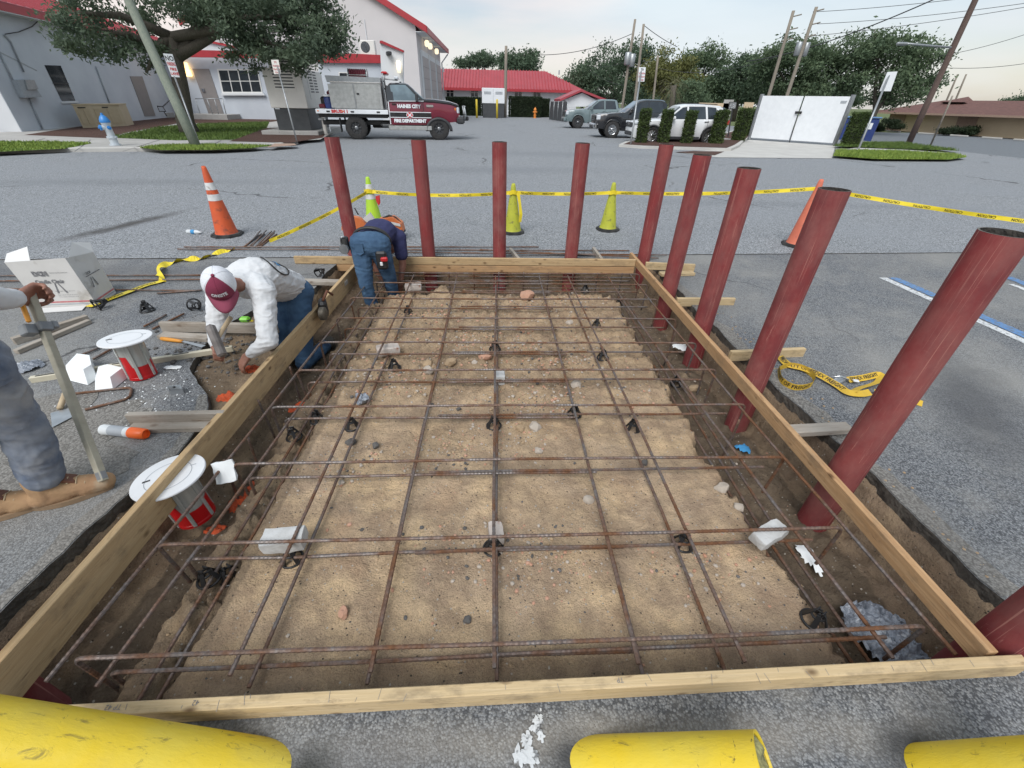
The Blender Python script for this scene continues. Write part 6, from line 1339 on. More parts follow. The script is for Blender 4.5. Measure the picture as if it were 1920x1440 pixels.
# ---------------------------------------------------------------- loose reinforcing bars on the ground
def loosebar(pts,label,group='loose reinforcing bars on the asphalt',r=.009):
    o,rs,n=bar_path([Vector(p) for p in pts],.05,r,0); m=MB(); m.tube(o,r,7); ob=m.build('reinforcing_bar','rebar_steel',smooth=True); tag(ob,label,'rebar',group)
for i,(p,q) in enumerate((((333,467),(1180,470)),((345,463),(1010,463)),((640,472),(1250,478)),((900,468),(1235,484)))):
    loosebar([gz(p[0],p[1],.03),gz(q[0],q[1],.03)],['longest loose bar along the far side of the form','loose bar behind the longest one, ending at the middle','loose bar from the bent worker to the right corner','loose bar nearest the far right corner of the form'][i])
for i,(p,q) in enumerate((((-20,517),(378,516)),((-20,527),(380,524)),((-20,541),(370,545)))): loosebar([gz(p[0],p[1],.02),gz(q[0],q[1],.02)],['far','middle','near'][i]+' one of three long bars passing behind the white carton')
for i,(p,q) in enumerate((((295,550),(378,544)),((270,612),(312,590)),((286,617),(345,588)),((142,670),(190,650)),((175,673),(210,654)))): loosebar([gz(p[0],p[1],.015),gz(q[0],q[1],.015)],['short bar lying behind the kneeling worker\'s elbow','short bar right of the round plate, left of pair','short bar right of the round plate, right of pair','short bar left of the round plate, left of pair','short bar left of the round plate, right of pair'][i])
pl_=thing('bar_pile','small pile of short cut reinforcing bars by the tall orange cone','rebar',gz(480,452)); rp2=random.Random(4)
for k in range(10):
    x=rp2.uniform(455,490); a_=gz(x,463+rp2.uniform(-3,3),.012+.01*(k%4))-pl_.location; b2=gz(x+rp2.uniform(20,34),434+rp2.uniform(-3,6),.012+.01*(k%4))-pl_.location; m=MB(); m.tube([a_,b2],.009,7); m.build('cut_bar','rebar_steel',pl_,smooth=True)
# bent stirrup on the asphalt near the foam blocks
st=thing('bent_stirrup','bent reinforcing stirrup lying by the foam blocks','rebar',gz(200,735)); pts=[gz(x,y,.012)-st.location for x,y in ((160,768),(243,747),(248,726),(140,738))]
m=MB(); m.tube(bent(pts,.05),.009,8); m.build('stirrup_bar','rebar_steel',st,smooth=True)
# ---------------------------------------------------------------- plastic rebar chairs
def make_chair():
    t=bpy.data.objects.new('rebar_chair',None); COL.objects.link(t); t.empty_display_size=.05; rb2=.050; h=.088
    m=MB(); m.tube([(rb2*math.cos(a),rb2*math.sin(a),.006) for a in np.linspace(0,2*math.pi,21)[:-1]],.0065,6,closed=True); m.build('base_ring','chair_plastic',t,smooth=True)
    m=MB(); m.tube([(.026*math.cos(a),.026*math.sin(a),.052) for a in np.linspace(0,2*math.pi,15)[:-1]],.006,6,closed=True); m.build('mid_ring','chair_plastic',t,smooth=True)
    for k in range(4):
        a=k*math.pi/2+.4; d=Vector((math.cos(a),math.sin(a),0)); s=Vector((-d.y,d.x,0)); m=MB(); m.prism([d*rb2+s*.012,d*rb2-s*.012,d*.017-s*.009+Vector((0,0,h*.82)),d*.017+s*.009+Vector((0,0,h*.82))],d*.006); m.build('leg','chair_plastic',t)
    for s in (-1,1): m=MB(); m.box((s*.013,0,h*.9),(.007,.03,.026),bev=.002); m.build('cradle','chair_plastic',t)
    return t
ch0=make_chair(); chs=[]
CH=[((660,800),-.16,'chair under the bars left of centre, fourth row'),((1077,775),-.15,'large-looking chair right of centre, upper middle'),((1186,803),-.16,'chair right of centre below the big one'),((1130,672),-.15,'chair in the right half, sixth row from near'),((1118,612),-.15,'chair in the right half, seventh row from near'),((1268,718),-.30,'chair at the right edge of the sand beside the trench'),((1280,1020),-.16,'chair right of centre beside the near second bar row'),((926,800),-.16,'chair on the centre bar line, middle of the pit'),((548,1048),-.17,'chair under the left grey block'),((1520,1170),-.19,'chair in the near right by the plastic sheet'),((395,1090),-.24,'left of two chairs in the left groove, near end'),((430,1075),-.24,'right of two chairs in the left groove, near end'),((552,820),-.22,'left of two chairs in the left groove, middle'),((598,795),-.22,'right of two chairs in the left groove, middle'),((928,658),-.15,'chair on the centre bar line, sixth row'),((740,690),-.15,'chair under the tilted brick at left'),((1165,545),-.2,'chair near the far right corner mound'),((1095,560),-.2,'chair by the far pipes, right half'),((765,585),-.16,'chair beside the bent worker\'s feet'),((925,1030),-.17,'chair under the centre grey block')]
for i,(p,z,l) in enumerate(CH):
    q=gz(p[0],p[1],z); q.z=pit_z(q.x,q.y); c=dup(ch0); place(c,q,rotz(random.uniform(0,3))); tag(c,'black plastic rebar '+l,'rebar chair','black plastic rebar chairs')
for i,(p,l,rr_) in enumerate((((178,573),'rebar chair lying on the tape beside the white carton',1.4),((277,583),'rebar chair standing on the asphalt left of the kneeling worker',0),((363,571),'rebar chair tipped on its side at the kneeling worker\'s elbow',1.5),((598,513),'rebar chair tipped against the far left board',1.4))):
    q=gz(p[0],p[1],.05 if rr_ else .0); c=dup(ch0); c.matrix_basis=Matrix.Translation(q)@Matrix.Rotation(random.uniform(0,3),4,'Z')@Matrix.Rotation(rr_,4,'X')@Matrix.Scale(1.15,4); tag(c,'black plastic '+l,'rebar chair','black plastic rebar chairs')
for ch in list(ch0.children): bpy.data.objects.remove(ch)
bpy.data.objects.remove(ch0)
# ---------------------------------------------------------------- blocks and bricks
def rough_box(d,seed,jit=.006,n=4):
    bm=bmesh.new(); bmesh.ops.create_cube(bm,size=1); bmesh.ops.subdivide_edges(bm,edges=bm.edges,cuts=n,use_grid_fill=True)
    for v in bm.verts:
        e=sum(abs(abs(c)-.5)<1e-4 for c in v.co); k=1-.035*(e-1) if e>1 else 1
        v.co=Vector((v.co.x*d[0]*k,v.co.y*d[1]*k,v.co.z*d[2]*k)); v.co+=Vector([noise.noise(v.co*28+Vector((seed,seed*2,i*5)))*jit for i in range(3)])
    me=bpy.data.meshes.new('block'); bm.to_mesh(me); bm.free(); return me
BL=[((533,1012),-.05,(.20,.10,.075),.1,'dobie','grey concrete block under the near left bar crossing'),((930,1000),-.11,(.075,.10,.07),.1,'brick_old','small broken block on the centre bar, second row'),((1442,1002),-.05,(.20,.085,.06),.45,'dobie','long grey block under the right bars, second row'),((937,708),-.10,(.085,.10,.08),0,'dobie','grey block on the centre bar, fifth row'),((728,655),-.09,(.20,.10,.07),.3,'brick_old','old brick under the left bars, middle distance'),((775,537),-.06,(.19,.10,.07),.1,'brick_old','pale broken brick at far left under the bars'),((680,747),-.13,(.08,.07,.04),.5,'plastic_film','crumpled silver scrap on the left bars')]
for i,(p,z,d,rz,mt,l) in enumerate(BL):
    o=finish(rough_box(d,i*3.1,.007 if 'film' not in mt else .03),'spacer_block',mt,auto=35); q=gz(p[0],p[1],z); place(o,q,Matrix.Rotation(rz,3,'Z')@Matrix.Rotation(.06,3,'X')); tag(o,l,'block')
# ---------------------------------------------------------------- stones and gravel on the sand
def stone_mesh(seed):
    bm=bmesh.new(); bmesh.ops.create_icosphere(bm,subdivisions=2,radius=1)
    for v in bm.verts: v.co*=1+.32*noise.noise(v.co*1.3+Vector((seed,3,1)))+.12*noise.noise(v.co*3.5+Vector((seed,1,9)))
    me=bpy.data.meshes.new('stone'); bm.to_mesh(me); bm.free(); return me
SM={}
for mt in ('stone_pale','stone_red','stone_tan','stone_dark'):
    SM[mt]=[]
    for k in range(4):
        me=stone_mesh(k*7.3+len(mt)); me.materials.append(MAT[mt]); me.polygons.foreach_set('use_smooth',[True]*len(me.polygons)); me.set_sharp_from_angle(angle=R(28)); SM[mt].append(me)
def stone(px,py,r,mt,label,k=0,sq=.65):
    q=gz(px,py,-.16); z=pit_z(q.x,q.y); q.z=z+r*.3; o=bpy.data.objects.new('stone',SM[mt][k%4]); COL.objects.link(o); o.location=q; o.scale=(r,r*random.uniform(.7,.95),r*sq); o.rotation_euler=(random.uniform(-.3,.3),random.uniform(-.3,.3),random.uniform(0,6)); tag(o,label,'stone','loose stones on the sand')
for i,(px,py,r,mt,l) in enumerate([(988,560,.10,'stone_red','big orange-red rubble stone by the far pipes'),(803,685,.055,'stone_tan','tan stone left of centre, pale one behind'),(845,682,.06,'stone_tan','round tan stone left of the centre bar'),(803,700,.05,'stone_pale','pale stone left of centre, front of two'),(910,672,.06,'stone_red','flat reddish stone just left of the centre bar'),(890,680,.03,'stone_pale','small pale stone beside the reddish flat one'),(1105,938,.035,'stone_pale','grey-white stone right of centre near the bar pair'),(1353,915,.045,'stone_pale','pale stone at the right sand edge'),(1385,950,.03,'stone_pale','small pale stone right of the sand edge'),(1003,802,.045,'stone_pale','pale pebble cluster stone right of the centre bar'),(975,806,.035,'stone_tan','tan pebble beside the pale cluster stone'),(1010,845,.03,'stone_pale','lone pale pebble below the pebble cluster'),(1012,645,.035,'stone_pale','whitish stone right of centre, far third'),(1067,605,.045,'stone_pale','pale lump far right of centre'),(1102,632,.02,'stone_pale','tiny white pebble right of the red scrap'),(1208,868,.025,'stone_dark','dark oval pebble on the right bars'),(645,1150,.03,'stone_red','reddish pebble in the near left sand'),(876,1162,.02,'stone_dark','shiny dark pebble near centre front'),(1080,722,.05,'stone_pale','pale pebbles heap stone right, middle'),(860,765,.02,'stone_dark','dark pebble left of the centre bar'),(1310,705,.05,'stone_tan','clod on the right trench edge'),(640,905,.02,'stone_pale','small pale pebble at the left sand edge'),(590,770,.03,'stone_dark','dark clod in the left groove'),(658,830,.035,'stone_dark','dark lump on the sand left of centre'),(705,838,.03,'stone_dark','dark crumbled lump right of the other lump')]): stone(px,py,r,mt,l,i)
rg_=random.Random(12); gm=MB(); ico=[(v.co.copy()) for v in SM['stone_pale'][0].vertices]; icf=[tuple(p.vertices) for p in SM['stone_pale'][0].polygons]
bm=bmesh.new(); bmesh.ops.create_icosphere(bm,subdivisions=1,radius=1); iv=[v.co.copy() for v in bm.verts]; jf=[tuple(v.index for v in f.verts) for f in bm.faces]; bm.free()
cen=[(.05,2.2),(.35,2.6),(.25,1.25),(-.35,2.0),(-.9,2.9),(.6,3.2),(-.6,4.2),(.4,4.4),(-.95,1.9),(.9,4.6),(-.3,3.6),(.1,3.4),(1.05,1.2),(-.2,1.35)]
for k in range(5600):
    if rg_.random()<.55: c=rg_.choice(cen); x,y=rg_.gauss(c[0],.16),rg_.gauss(c[1],.12)
    elif rg_.random()<.85: x,y=rg_.uniform(-1.3,1.4),rg_.uniform(2.4,4.7)
    else: x,y=rg_.uniform(-1.9,2.1),rg_.uniform(.7,5.5)
    if edge_dist(x,y)<.06: continue
    r=rg_.choice((.003,.004,.004,.005,.006,.007,.009,.012))*(1.5 if y>2.6 and rg_.random()<.35 else 1); z=pit_z(x,y)+r*.2; s=Vector((rg_.uniform(.7,1.2),rg_.uniform(.7,1.2),rg_.uniform(.5,.8)))*r; M3=rotz(rg_.uniform(0,6))
    gm.add([M3@Vector((v.x*s.x*rg_.uniform(.85,1.15),v.y*s.y,v.z*s.z))+Vector((x,y,z)) for v in iv],jf,rg_.choice((0,0,1,1,2,2,3)))
tag(gm.build('gravel',['stone_pale','stone_tan','stone_red','stone_dark'],fix=False),'loose gravel and crumbs scattered over the sand','gravel',kind='stuff')
# crumbs of soil, asphalt and foam on the left asphalt
cm=MB(); 
for k in range(620):
    t=rg_.random()
    if t<.38: q=gz(rg_.gauss(270,60),rg_.gauss(735,34),0); mi=0; r=rg_.choice((.002,.003,.004,.006))
    elif t<.8: q=gz(rg_.gauss(400,45),rg_.gauss(650,25),0); mi=1; r=rg_.choice((.005,.008,.012,.018))
    else: q=Vector((2.23+abs(rg_.gauss(0,.07)),rg_.uniform(.9,4.2),0)); mi=2; r=rg_.choice((.003,.005,.008))
    if edge_dist(q.x,q.y)>-.01: q.z=max(pit_z(q.x,q.y),-.2)
    cm.add([Vector((v.x*r*rg_.uniform(.8,1.3),v.y*r*rg_.uniform(.8,1.3),v.z*r*.6+r*.4))+q for v in iv],jf,mi)
tag(cm.build('debris_crumbs',['styrofoam','stone_dark','stone_tan'],fix=False),'white foam crumbs and dirt specks beside the form','debris',kind='stuff')
# ---------------------------------------------------------------- carton
K=[gz(90,576,.005),gz(183,573,.005),gz(218,549,.005)]
bx=thing('carton','white printed carton torn open on the asphalt at left','box',K[0])
def KP(px,py,i,j):
    A,B_=K[i],K[j]; n_=Vector(((B_-A).y,-(B_-A).x,0)).normalized(); return gpl(px,py,A,n_)-K[0]
n1_=Vector(((K[1]-K[0]).y,-(K[1]-K[0]).x,0)).normalized(); n2_=Vector(((K[2]-K[1]).y,-(K[2]-K[1]).x,0)).normalized()
T=[KP(8,492,0,1),KP(122,484,0,1)]; hC=T[1].z
b0,b1,b2_=[k-K[0] for k in K]; TL=T[0]; TM=T[1]; TR=gpl(175,472,K[1],n2_)-K[0]
b0=gpl(78,577,K[0],n1_)-K[0]
bk_=b2_+Vector((-.52,.12,0)); bl_=b0+Vector((-.1,.5,0))
def panel(name,Q,n_,mat='box_white',th=.006,par=bx): m=MB(); m.prism(Q,Vector(n_)*-th); return m.build(name,mat,par)
pf=panel('front_panel',[b0,b1,TM,TL],n1_); pr=panel('side_panel',[b1,b2_,TR,TM],n2_)
panel('back_panel',[b2_,bl_,TL+Vector((-.05,.45,-.17)),TR+Vector((-.1,.1,-.17))],Vector((0,1,0)),'box_inner'); panel('end_panel',[bl_,b0,TL+Vector((0,.01,-.03)),TL+Vector((-.05,.45,-.17))],Vector((-1,0,0)),'box_inner')
panel('top_flap',[TL,TL.lerp(TM,.42),TL.lerp(TM,.25)+Vector((.02,.12,.10)),TL+Vector((-.04,.10,.05))],Vector((0,-.5,1)),'box_inner'); panel('top_flap',[TM.lerp(TR,.1)+Vector((0,.01,0)),TR,TR+Vector((-.12,.15,.05)),TM+Vector((-.05,.2,.09))],Vector((0,-.5,1)),'box_inner')
panel('bottom_flap',[b0+Vector((.02,-.01,.004)),b1+Vector((-.1,-.01,.004)),b1+Vector((-.05,-.12,.008)),b0+Vector((.1,-.13,.008))],Vector((0,0,1)),'box_inner')
fx=(b1-b0).normalized(); fu=(TM-b1).normalized(); W_=(b1-b0).length; Hh=(TM-b1).length
o_=lambda u,v:b0+fx*(W_*u)+fu*(Hh*v)
lettering('lettering','DCM',.055,'print_grey',bx,o_(.40,.70),fx,fu,.003,bold=.006); lettering('lettering','Cradle Chair',.046,'print_grey',bx,o_(.47,.54),fx,fu,.003,bold=.003); lettering('lettering','Concrete Accessories',.017,'print_grey',bx,o_(.72,.72),fx,fu,.003)
for v,w_ in ((.34,.30),(.26,.5),(.22,.4)): lettering('lettering','Rebar support  250 pcs per carton',.012,'print_grey',bx,o_(.62,v),fx,fu,.003)
for v,h2,mt in ((.095,.03,'print_red'),(.05,.018,'conduit')): m=MB(); m.prism([o_(.0,v),o_(1.0,v),o_(1.0,v+h2),o_(.0,v+h2)],n1_*.002); m.build('print_band',mt,bx)
sx_=(b2_-b1).normalized(); su=(TR-b2_).normalized(); W2_=(b2_-b1).length; H2_=(TR-b2_).length; o2=lambda u,v:b1+sx_*(W2_*u)+su*(H2_*v)
for v,h2,mt in ((.095,.03,'print_red'),(.05,.018,'conduit')): m=MB(); m.prism([o2(.0,v),o2(1.0,v),o2(1.0,v+h2),o2(.0,v+h2)],n2_*.002); m.build('print_band',mt,bx)
m=MB(); m.prism([o2(.18,.62),o2(.85,.62),o2(.85,.635),o2(.18,.635)],n2_*.002); m.build('print_rule','print_grey',bx); lettering('lettering','DCM',.03,'print_grey',bx,o2(.35,.68),sx_,su,.003,bold=.002)
for Of,s,xx,uu in ((o_(.56,.40),.05,fx,fu),(o2(.38,.47),.045,sx_,su)):
    for q in (-1,1): m=MB(); m.prism([Of+xx*(q*s*.15)+uu*s,Of+xx*(q*s*.35)+uu*s,Of+xx*(q*s*.95)-uu*s,Of+xx*(q*s*.6)-uu*s],(xx.cross(uu))*.002); m.build('print_mark','print_grey',bx)
# ---------------------------------------------------------------- round plates with canisters
def canister(base,top,rp_,rc,label):
    base,top=Vector(base),Vector(top); root=thing('light_canister',label,'light fixture',base); Z=(top-base).normalized(); X=Vector((1,0,0)); X=(X-Z*X.dot(Z)).normalized(); Y=Z.cross(X); B=Matrix((X,Y,Z)).transposed(); h=(top-base).length
    def pc(m,name,mat,**k): o=m.build(name,mat,root,**k); place(o,(0,0,0),B); return o
    m=MB(); m.lathe([(rp_*.97,h),(rp_,h+.004),(rp_,h+.010),(rp_*.985,h+.014),(.001,h+.0145)],48,cap1=False); pl=pc(m,'cover_plate','plate_white',auto=30)
    m=MB(); m.lathe([(rp_*.62,h+.0150),(rp_*.635,h+.0153),(rp_*.64,h+.0150)],48,cap0=False,cap1=False); pc(m,'plate_groove','conduit')
    m=MB(); m.box((-rp_*.55,-rp_*.2,h+.0158),(.035,.011,.002),rotz(.5),bev=.0005); pc(m,'plate_slot','black_paint'); m=MB(); m.box((rp_*.5,rp_*.45,h+.0158),(.03,.004,.002),rotz(.4),bev=.0005); pc(m,'plate_scratch','conduit')
    m=MB(); m.lathe([(rc,.0),(rc,h)],30,cap0=False,cap1=False); pc(m,'sleeve','clear_plastic',smooth=True)
    for k in range(6):
        a=k*math.pi/3; m=MB(); m.box((rc*1.02*math.cos(a),rc*1.02*math.sin(a),h*.5),(.02,.012,h),rotz(a+math.pi/2),bev=.003); pc(m,'rib','clear_plastic')
    V=[];n=40; F2=[]
    for k in range(n):
        a=2*math.pi*k/n; zt=h*(.42 if k<24 else (.64 if k<32 else .34)); V+=[(rc*1.012*math.cos(a),rc*1.012*math.sin(a),-.002),(rc*1.012*math.cos(a),rc*1.012*math.sin(a),zt)]
    F2=[(2*k,2*((k+1)%n),2*((k+1)%n)+1,2*k+1) for k in range(n)]; m=MB(); m.add(V,F2); pc(m,'red_label','canister_red'); m=MB(); m.lathe([(rc*.9,-.012),(rc*1.03,-.008),(rc*1.03,.012),(rc*1.01,.014)],30); pc(m,'red_end','canister_red',auto=40)
    return root
canister(gz(268,702,.012),gx(236,637,-2.66),.158,.085,'white round plate on clear canister with red base standing on the asphalt')
canister(gz(368,965,-.28),gz(318,896,.03),.175,.095,'white round plate with red canister sunk beside the left board')
# foam blocks, film, spray can, tools
def rock(name,label,cat,verts,th,mat): m=MB(); m.prism(verts,th); o=m.build(name,mat); return tag(o,label,cat)
for pts_,h_,l in (([(125,712),(165,722),(183,710),(178,688),(150,684)],.10,'larger white foam block behind the wooden post'),([(178,733),(212,730),(240,708),(205,700),(185,706)],.075,'smaller white foam block by the round plate')):
    Q=[gz(x,y,.004) for x,y in pts_]; c=sum(Q,Vector())/len(Q); m=MB(); top_=[c+(q-c)*.82+Vector((0,.03,h_)) for q in Q]; n=len(Q); m.add(Q+top_,[tuple(range(n))[::-1],tuple(range(n,2*n))]+[(i,(i+1)%n,(i+1)%n+n,i+n) for i in range(n)]); tag(m.build('foam_block','styrofoam'),l,'foam block')
def film(label,c,rx,ry,h,mat='plastic_film',seed=0,n=18,name='plastic_sheet',z0=None):
    V=[];F2=[]
    for j in range(n+1):
        for i in range(n+1):
            u,v=i/n*2-1,j/n*2-1; q=Vector((c[0]+u*rx*(1+.2*noise.noise(Vector((v*2,seed,0)))),c[1]+v*ry*(1+.2*noise.noise(Vector((u*2,seed,5)))),0)); e=max(0,1-(u*u+v*v)**.9); q.z=c[2]+h*(e*.6+.5*abs(noise.noise(Vector((u*4,v*4,seed))))+.3*abs(noise.noise(Vector((u*11,v*11,seed))))); V.append(q)
    for j in range(n):
        for i in range(n): F2.append((j*(n+1)+i,j*(n+1)+i+1,(j+1)*(n+1)+i+1,(j+1)*(n+1)+i))
    keep=[f for f in F2 if ((f[0]%(n+1)/n*2-1)**2+(f[0]//(n+1)/n*2-1)**2)<.95+.5*noise.noise(Vector(((f[0]%(n+1))/n*3.5,(f[0]//(n+1))/n*3.5,seed)))]
    m=MB(); m.add(V,keep); o=m.build(name,mat,fix=False,auto=45); return tag(o,label,'plastic')
q=gz(52,690,.003); film('clear plastic wrap crumpled beside the standing worker',(q.x,q.y,.005),.10,.09,.06,seed=3)
q=gz(1655,1195,-.36); film('large crumpled clear plastic sheet in the near right trench',(q.x,q.y,-.37),.16,.17,.10,seed=5,n=26)
q=gz(1392,842,-.38); film('small crumpled blue wrapper in the right trench',(q.x,q.y,-.385),.06,.05,.04,'print_blue',seed=7,n=10)
q=gz(1275,650,-.3); film('white crumpled sheet in the far right trench',(q.x,q.y,-.32),.09,.10,.05,'styrofoam',seed=8,n=10)
q=gz(1520,1050,-.38); film('torn white paper scrap in the right trench',(q.x,q.y,-.385),.05,.10,.03,'styrofoam',seed=9,n=10)
q=gz(322,690,.003); film('thin torn foam sheet beside the red canister base',(q.x,q.y,.004),.07,.03,.015,'styrofoam',seed=10,n=10)
o=finish(rough_box((.11,.02,.13),3,.01),'foam_scrap','styrofoam',auto=40); place(o,gz(422,885,-.03),Matrix.Rotation(.35,3,'Z')@Matrix.Rotation(-.5,3,'X')); tag(o,'white foam scrap stuck in the bars inside the left board','foam block')
def can(label,a,b,r):
    a,b=Vector(a),Vector(b); root=thing('spray_can',label,'spray can',a); Z=(b-a).normalized(); X=Z.orthogonal().normalized(); B=Matrix((X,Z.cross(X),Z)).transposed(); h=(b-a).length
    def pc(m,nm,mt): o=m.build(nm,mt,root,auto=40); place(o,(0,0,0),B)
    m=MB(); m.lathe([(r*.6,-.006),(r*.93,0),(r,.008),(r,h*.66)],24,cap1=False); pc(m,'can_body','spray_white'); m=MB(); m.lathe([(r*1.03,h*.655),(r*1.05,h*.80),(r*1.0,h*.97),(r*.8,h),(r*.78,h*.93),(.001,h*.92)],24,cap1=False); pc(m,'cap','spray_orange')
    m=MB(); m.lathe([(r*1.004,h*.2),(r*1.004,h*.55)],24,cap0=False,cap1=False); pc(m,'label_band','conduit')
can('white marking paint can with orange cap lying on the asphalt',gz(193,805,.033),gz(274,814,.033),.033)
# spirit level, knife, hammer-side tools
lv=board('spirit_level',gz(58,712,.02),gz(437,653,.02),.035,.045,'level_cream',label='long cream spirit level lying from the plastic wrap to the kneeling worker',cat='level')
for u in (.07,.42,.72,.97): Ll=(gz(437,653,.02)-gz(58,712,.02)).length; m=MB(); m.box((Ll*u,0,.0235),(.11 if u<.9 else .03,.014,.002)); m.build('hand_slot','black_paint',lv)
tl_=thing('pry_tool','orange-handled pull saw lying before the boards','hand tool',gz(302,634)); A,B_=gz(303,635,.02)-tl_.location,gz(342,640,.02)-tl_.location; m=MB(); m.tube([A,A.lerp(B_,.3),A.lerp(B_,.8),B_],[.016,.018,.015,.013],10); m.build('handle','orange_tool',tl_,smooth=True); C_=gz(382,650,.012)-tl_.location; d=(C_-B_).normalized(); s=Vector((-d.y,d.x,0))*.02; m=MB(); m.prism([B_+s*.5,B_-s*.5,C_-s,C_+s],(0,0,.003)); m.build('blade','alu',tl_)
jb=thing('junction_box','small galvanised steel box on the asphalt','junction box',gz(330,742)); q=[gz(x,y,0)-jb.location for x,y in ((321,742),(346,738),(343,731),(317,734))]; m=MB(); m.prism(q,(0,0,.045)); m.build('case','alu',jb); m=MB(); m.lathe([(.008,.046),(.008,.052)],10,sum(q,Vector())/4); m.build('knockout','black_paint',jb); m=MB(); m.prism([v*.8+Vector((0,0,.0455)) for v in q],(0,0,.002)); m.build('lid','chrome',jb)
tm=thing('tape_measure','bright green tape measure on the board behind the kneeling worker','tape measure',gz(461,603,.10)); m=MB(); m.box((0,0,.022),(.085,.06,.044),bev=.014); m.build('case','lime_tool',tm); m=MB(); m.box((0,0,.021),(.089,.064,.014),bev=.006); m.build('grip','rubber_black',tm); m=MB(); m.box((.05,0,.008),(.03,.02,.006)); m.build('blade_tip','tape_yellow',tm)
sh_=thing('trowel','flat steel trowel blade on the asphalt behind the wooden post','trowel',gz(115,785)); q=[gz(x,y,.01)-sh_.location for x,y in ((98,802),(140,780),(132,765),(95,775))]; m=MB(); m.prism(q,(0,0,.003)); m.build('blade','alu',sh_); m=MB(); m.tube([gz(112,766,.02)-sh_.location,gz(122,738,.06)-sh_.location],.016,8); m.build('handle','handle_wood',sh_,smooth=True)
bt=thing('water_bottle','clear empty water bottle lying near the tall orange cone','bottle',gz(352,434)); A,B_=gz(350,434,.035)-bt.location,gz(378,436,.035)-bt.location; m=MB(); m.tube([A,A.lerp(B_,.1),A.lerp(B_,.7),A.lerp(B_,.88),B_],[.02,.033,.033,.015,.013],12); m.build('body','spray_white',bt,smooth=True); m=MB(); m.tube([A.lerp(B_,.35),A.lerp(B_,.6)],.0335,12); m.build('label','print_blue',bt,smooth=True)
# orange marking paint on soil
for i,(x,y,z,a,l) in enumerate(((452,930,-.33,.07,'orange paint patch on the trench soil inside the left board'),(398,985,-.36,.04,'small orange paint patch near the sunken canister'),(470,690,-.02,.05,'orange painted lump under the kneeling worker\'s hand'),(423,745,-.03,.045,'orange paint mark on the dug soil outside the left board'),(560,760,-.36,.06,'orange painted soil in the left trench middle'))):
    q=gz(x,y,z); V=[];n=14;F2=[]
    for j in range(n+1):
        for k in range(n+1):
            u,v=(k/n*2-1)*a*1.5,(j/n*2-1)*a; V.append(Vector((q.x+u,q.y+v,pit_z(q.x+u,q.y+v)+.010+.02*noise.noise(Vector((u*60,v*60,i)))*1 -.03*max(0,((u/a/1.5)**2+(v/a)**2)-.75))))
    for j in range(n):
        for k in range(n): F2.append((j*(n+1)+k,j*(n+1)+k+1,(j+1)*(n+1)+k+1,(j+1)*(n+1)+k))
    m=MB(); m.add(V,F2); tag(m.build('painted_soil','orange_soil',smooth=True,fix=False),l,'paint mark')
# ---------------------------------------------------------------- yellow ratchet strap
sr=thing('ratchet_strap','coiled yellow ratchet strap with black lettering on the asphalt','strap',gz(1530,715)); o0=Vector(sr.location)
def strap(px,name,txt,flip=1,vert=True,both=True,size=.042,sx=.95,z=.03):
    P=smooth_path([gz(x,y,zz)-o0 for x,y,zz in px],6); nn=[]
    for i in range(len(P)): nn.append((0,0,1) if vert else tuple(Vector((0,0,1)).cross((P[min(i+1,len(P)-1)]-P[max(i-1,0)]).normalized())+Vector((0,0,.5))))
    ribbon(P,.052,nn).build(name,'strap_yellow',sr,fix=False)
    if txt: tape_text(sr,P,nn,txt,size,9,.002,start=.02,flip=flip,sx=sx,both=both)
strap([(1460,690,.028),(1465,712,.028),(1490,726,.028),(1520,722,.028),(1526,706,.028),(1505,690,.028),(1478,685,.028),(1460,692,.028)],'strap_loop','PROPERTY OF FREIGHT')
strap([(1462,668,.03),(1478,683,.03),(1505,690,.03),(1535,702,.035),(1570,722,.03),(1590,735,.03),(1615,738,.028),(1632,735,.028)],'strap_run','PROPERTY OF FEDEX FREIGHT',vert=False)
strap([(1590,712,.03),(1620,708,.03),(1650,702,.03),(1645,716,.03),(1610,728,.03),(1600,735,.03)],'strap_fold','FEDEX FREIGHT',vert=False)
strap([(1640,735,.03),(1690,745,.02),(1730,757,.015)],'strap_tail',None,vert=False)
m=MB(); m.box(gz(1572,714,.03)-o0,(.09,.055,.03),rotz(.5),bev=.006); m.build('ratchet','alu',sr); m=MB(); m.tube([gz(1555,708,.04)-o0,gz(1575,705,.06)-o0,gz(1592,712,.05)-o0],.006,8); m.build('ratchet_handle','chrome',sr,smooth=True); m=MB(); m.box(gz(1605,714,.035)-o0,(.04,.03,.012),rotz(-.3),bev=.004); m.build('tag','plate_white',sr)
# ---------------------------------------------------------------- cut-off saw
sw=thing('cutoff_saw','orange and white cut-off saw behind the bent worker','power saw',gz(705,450)); s0=Vector(sw.location)
YS=s0.y+.05; Sg=lambda x,y,d=0:gy(x,y,YS+d)-s0
c=Sg(668,432); m=MB(); m.lathe([(.175,-.004),(.175,.004)],32,c,axis='Y'); m.build('blade','hammer_steel',sw); 
G=[]; 
for a in np.linspace(.15,math.pi*.98,16): G.append(c+Vector((math.cos(a)*.20,0,math.sin(a)*.20)))
G+=[c+Vector((-.12,0,-.02)),c+Vector((.16,0,-.02))]; m=MB(); m.prism([g+Vector((0,-.045,0)) for g in G],(0,.09,0)); m.build('blade_guard','saw_orange',sw,auto=40)
m=MB(); m.prism([Sg(x,y,-.06) for x,y in ((680,410),(693,399),(704,415),(697,425))],(0,.05,0)); m.build('guard_label','saw_white',sw)
m=MB(); m.prism([Sg(x,y,-.08) for x,y in ((709,412),(735,408),(752,420),(756,434),(748,448),(736,446),(712,424))],(0,.17,0)); m.build('engine_cover','saw_orange',sw)
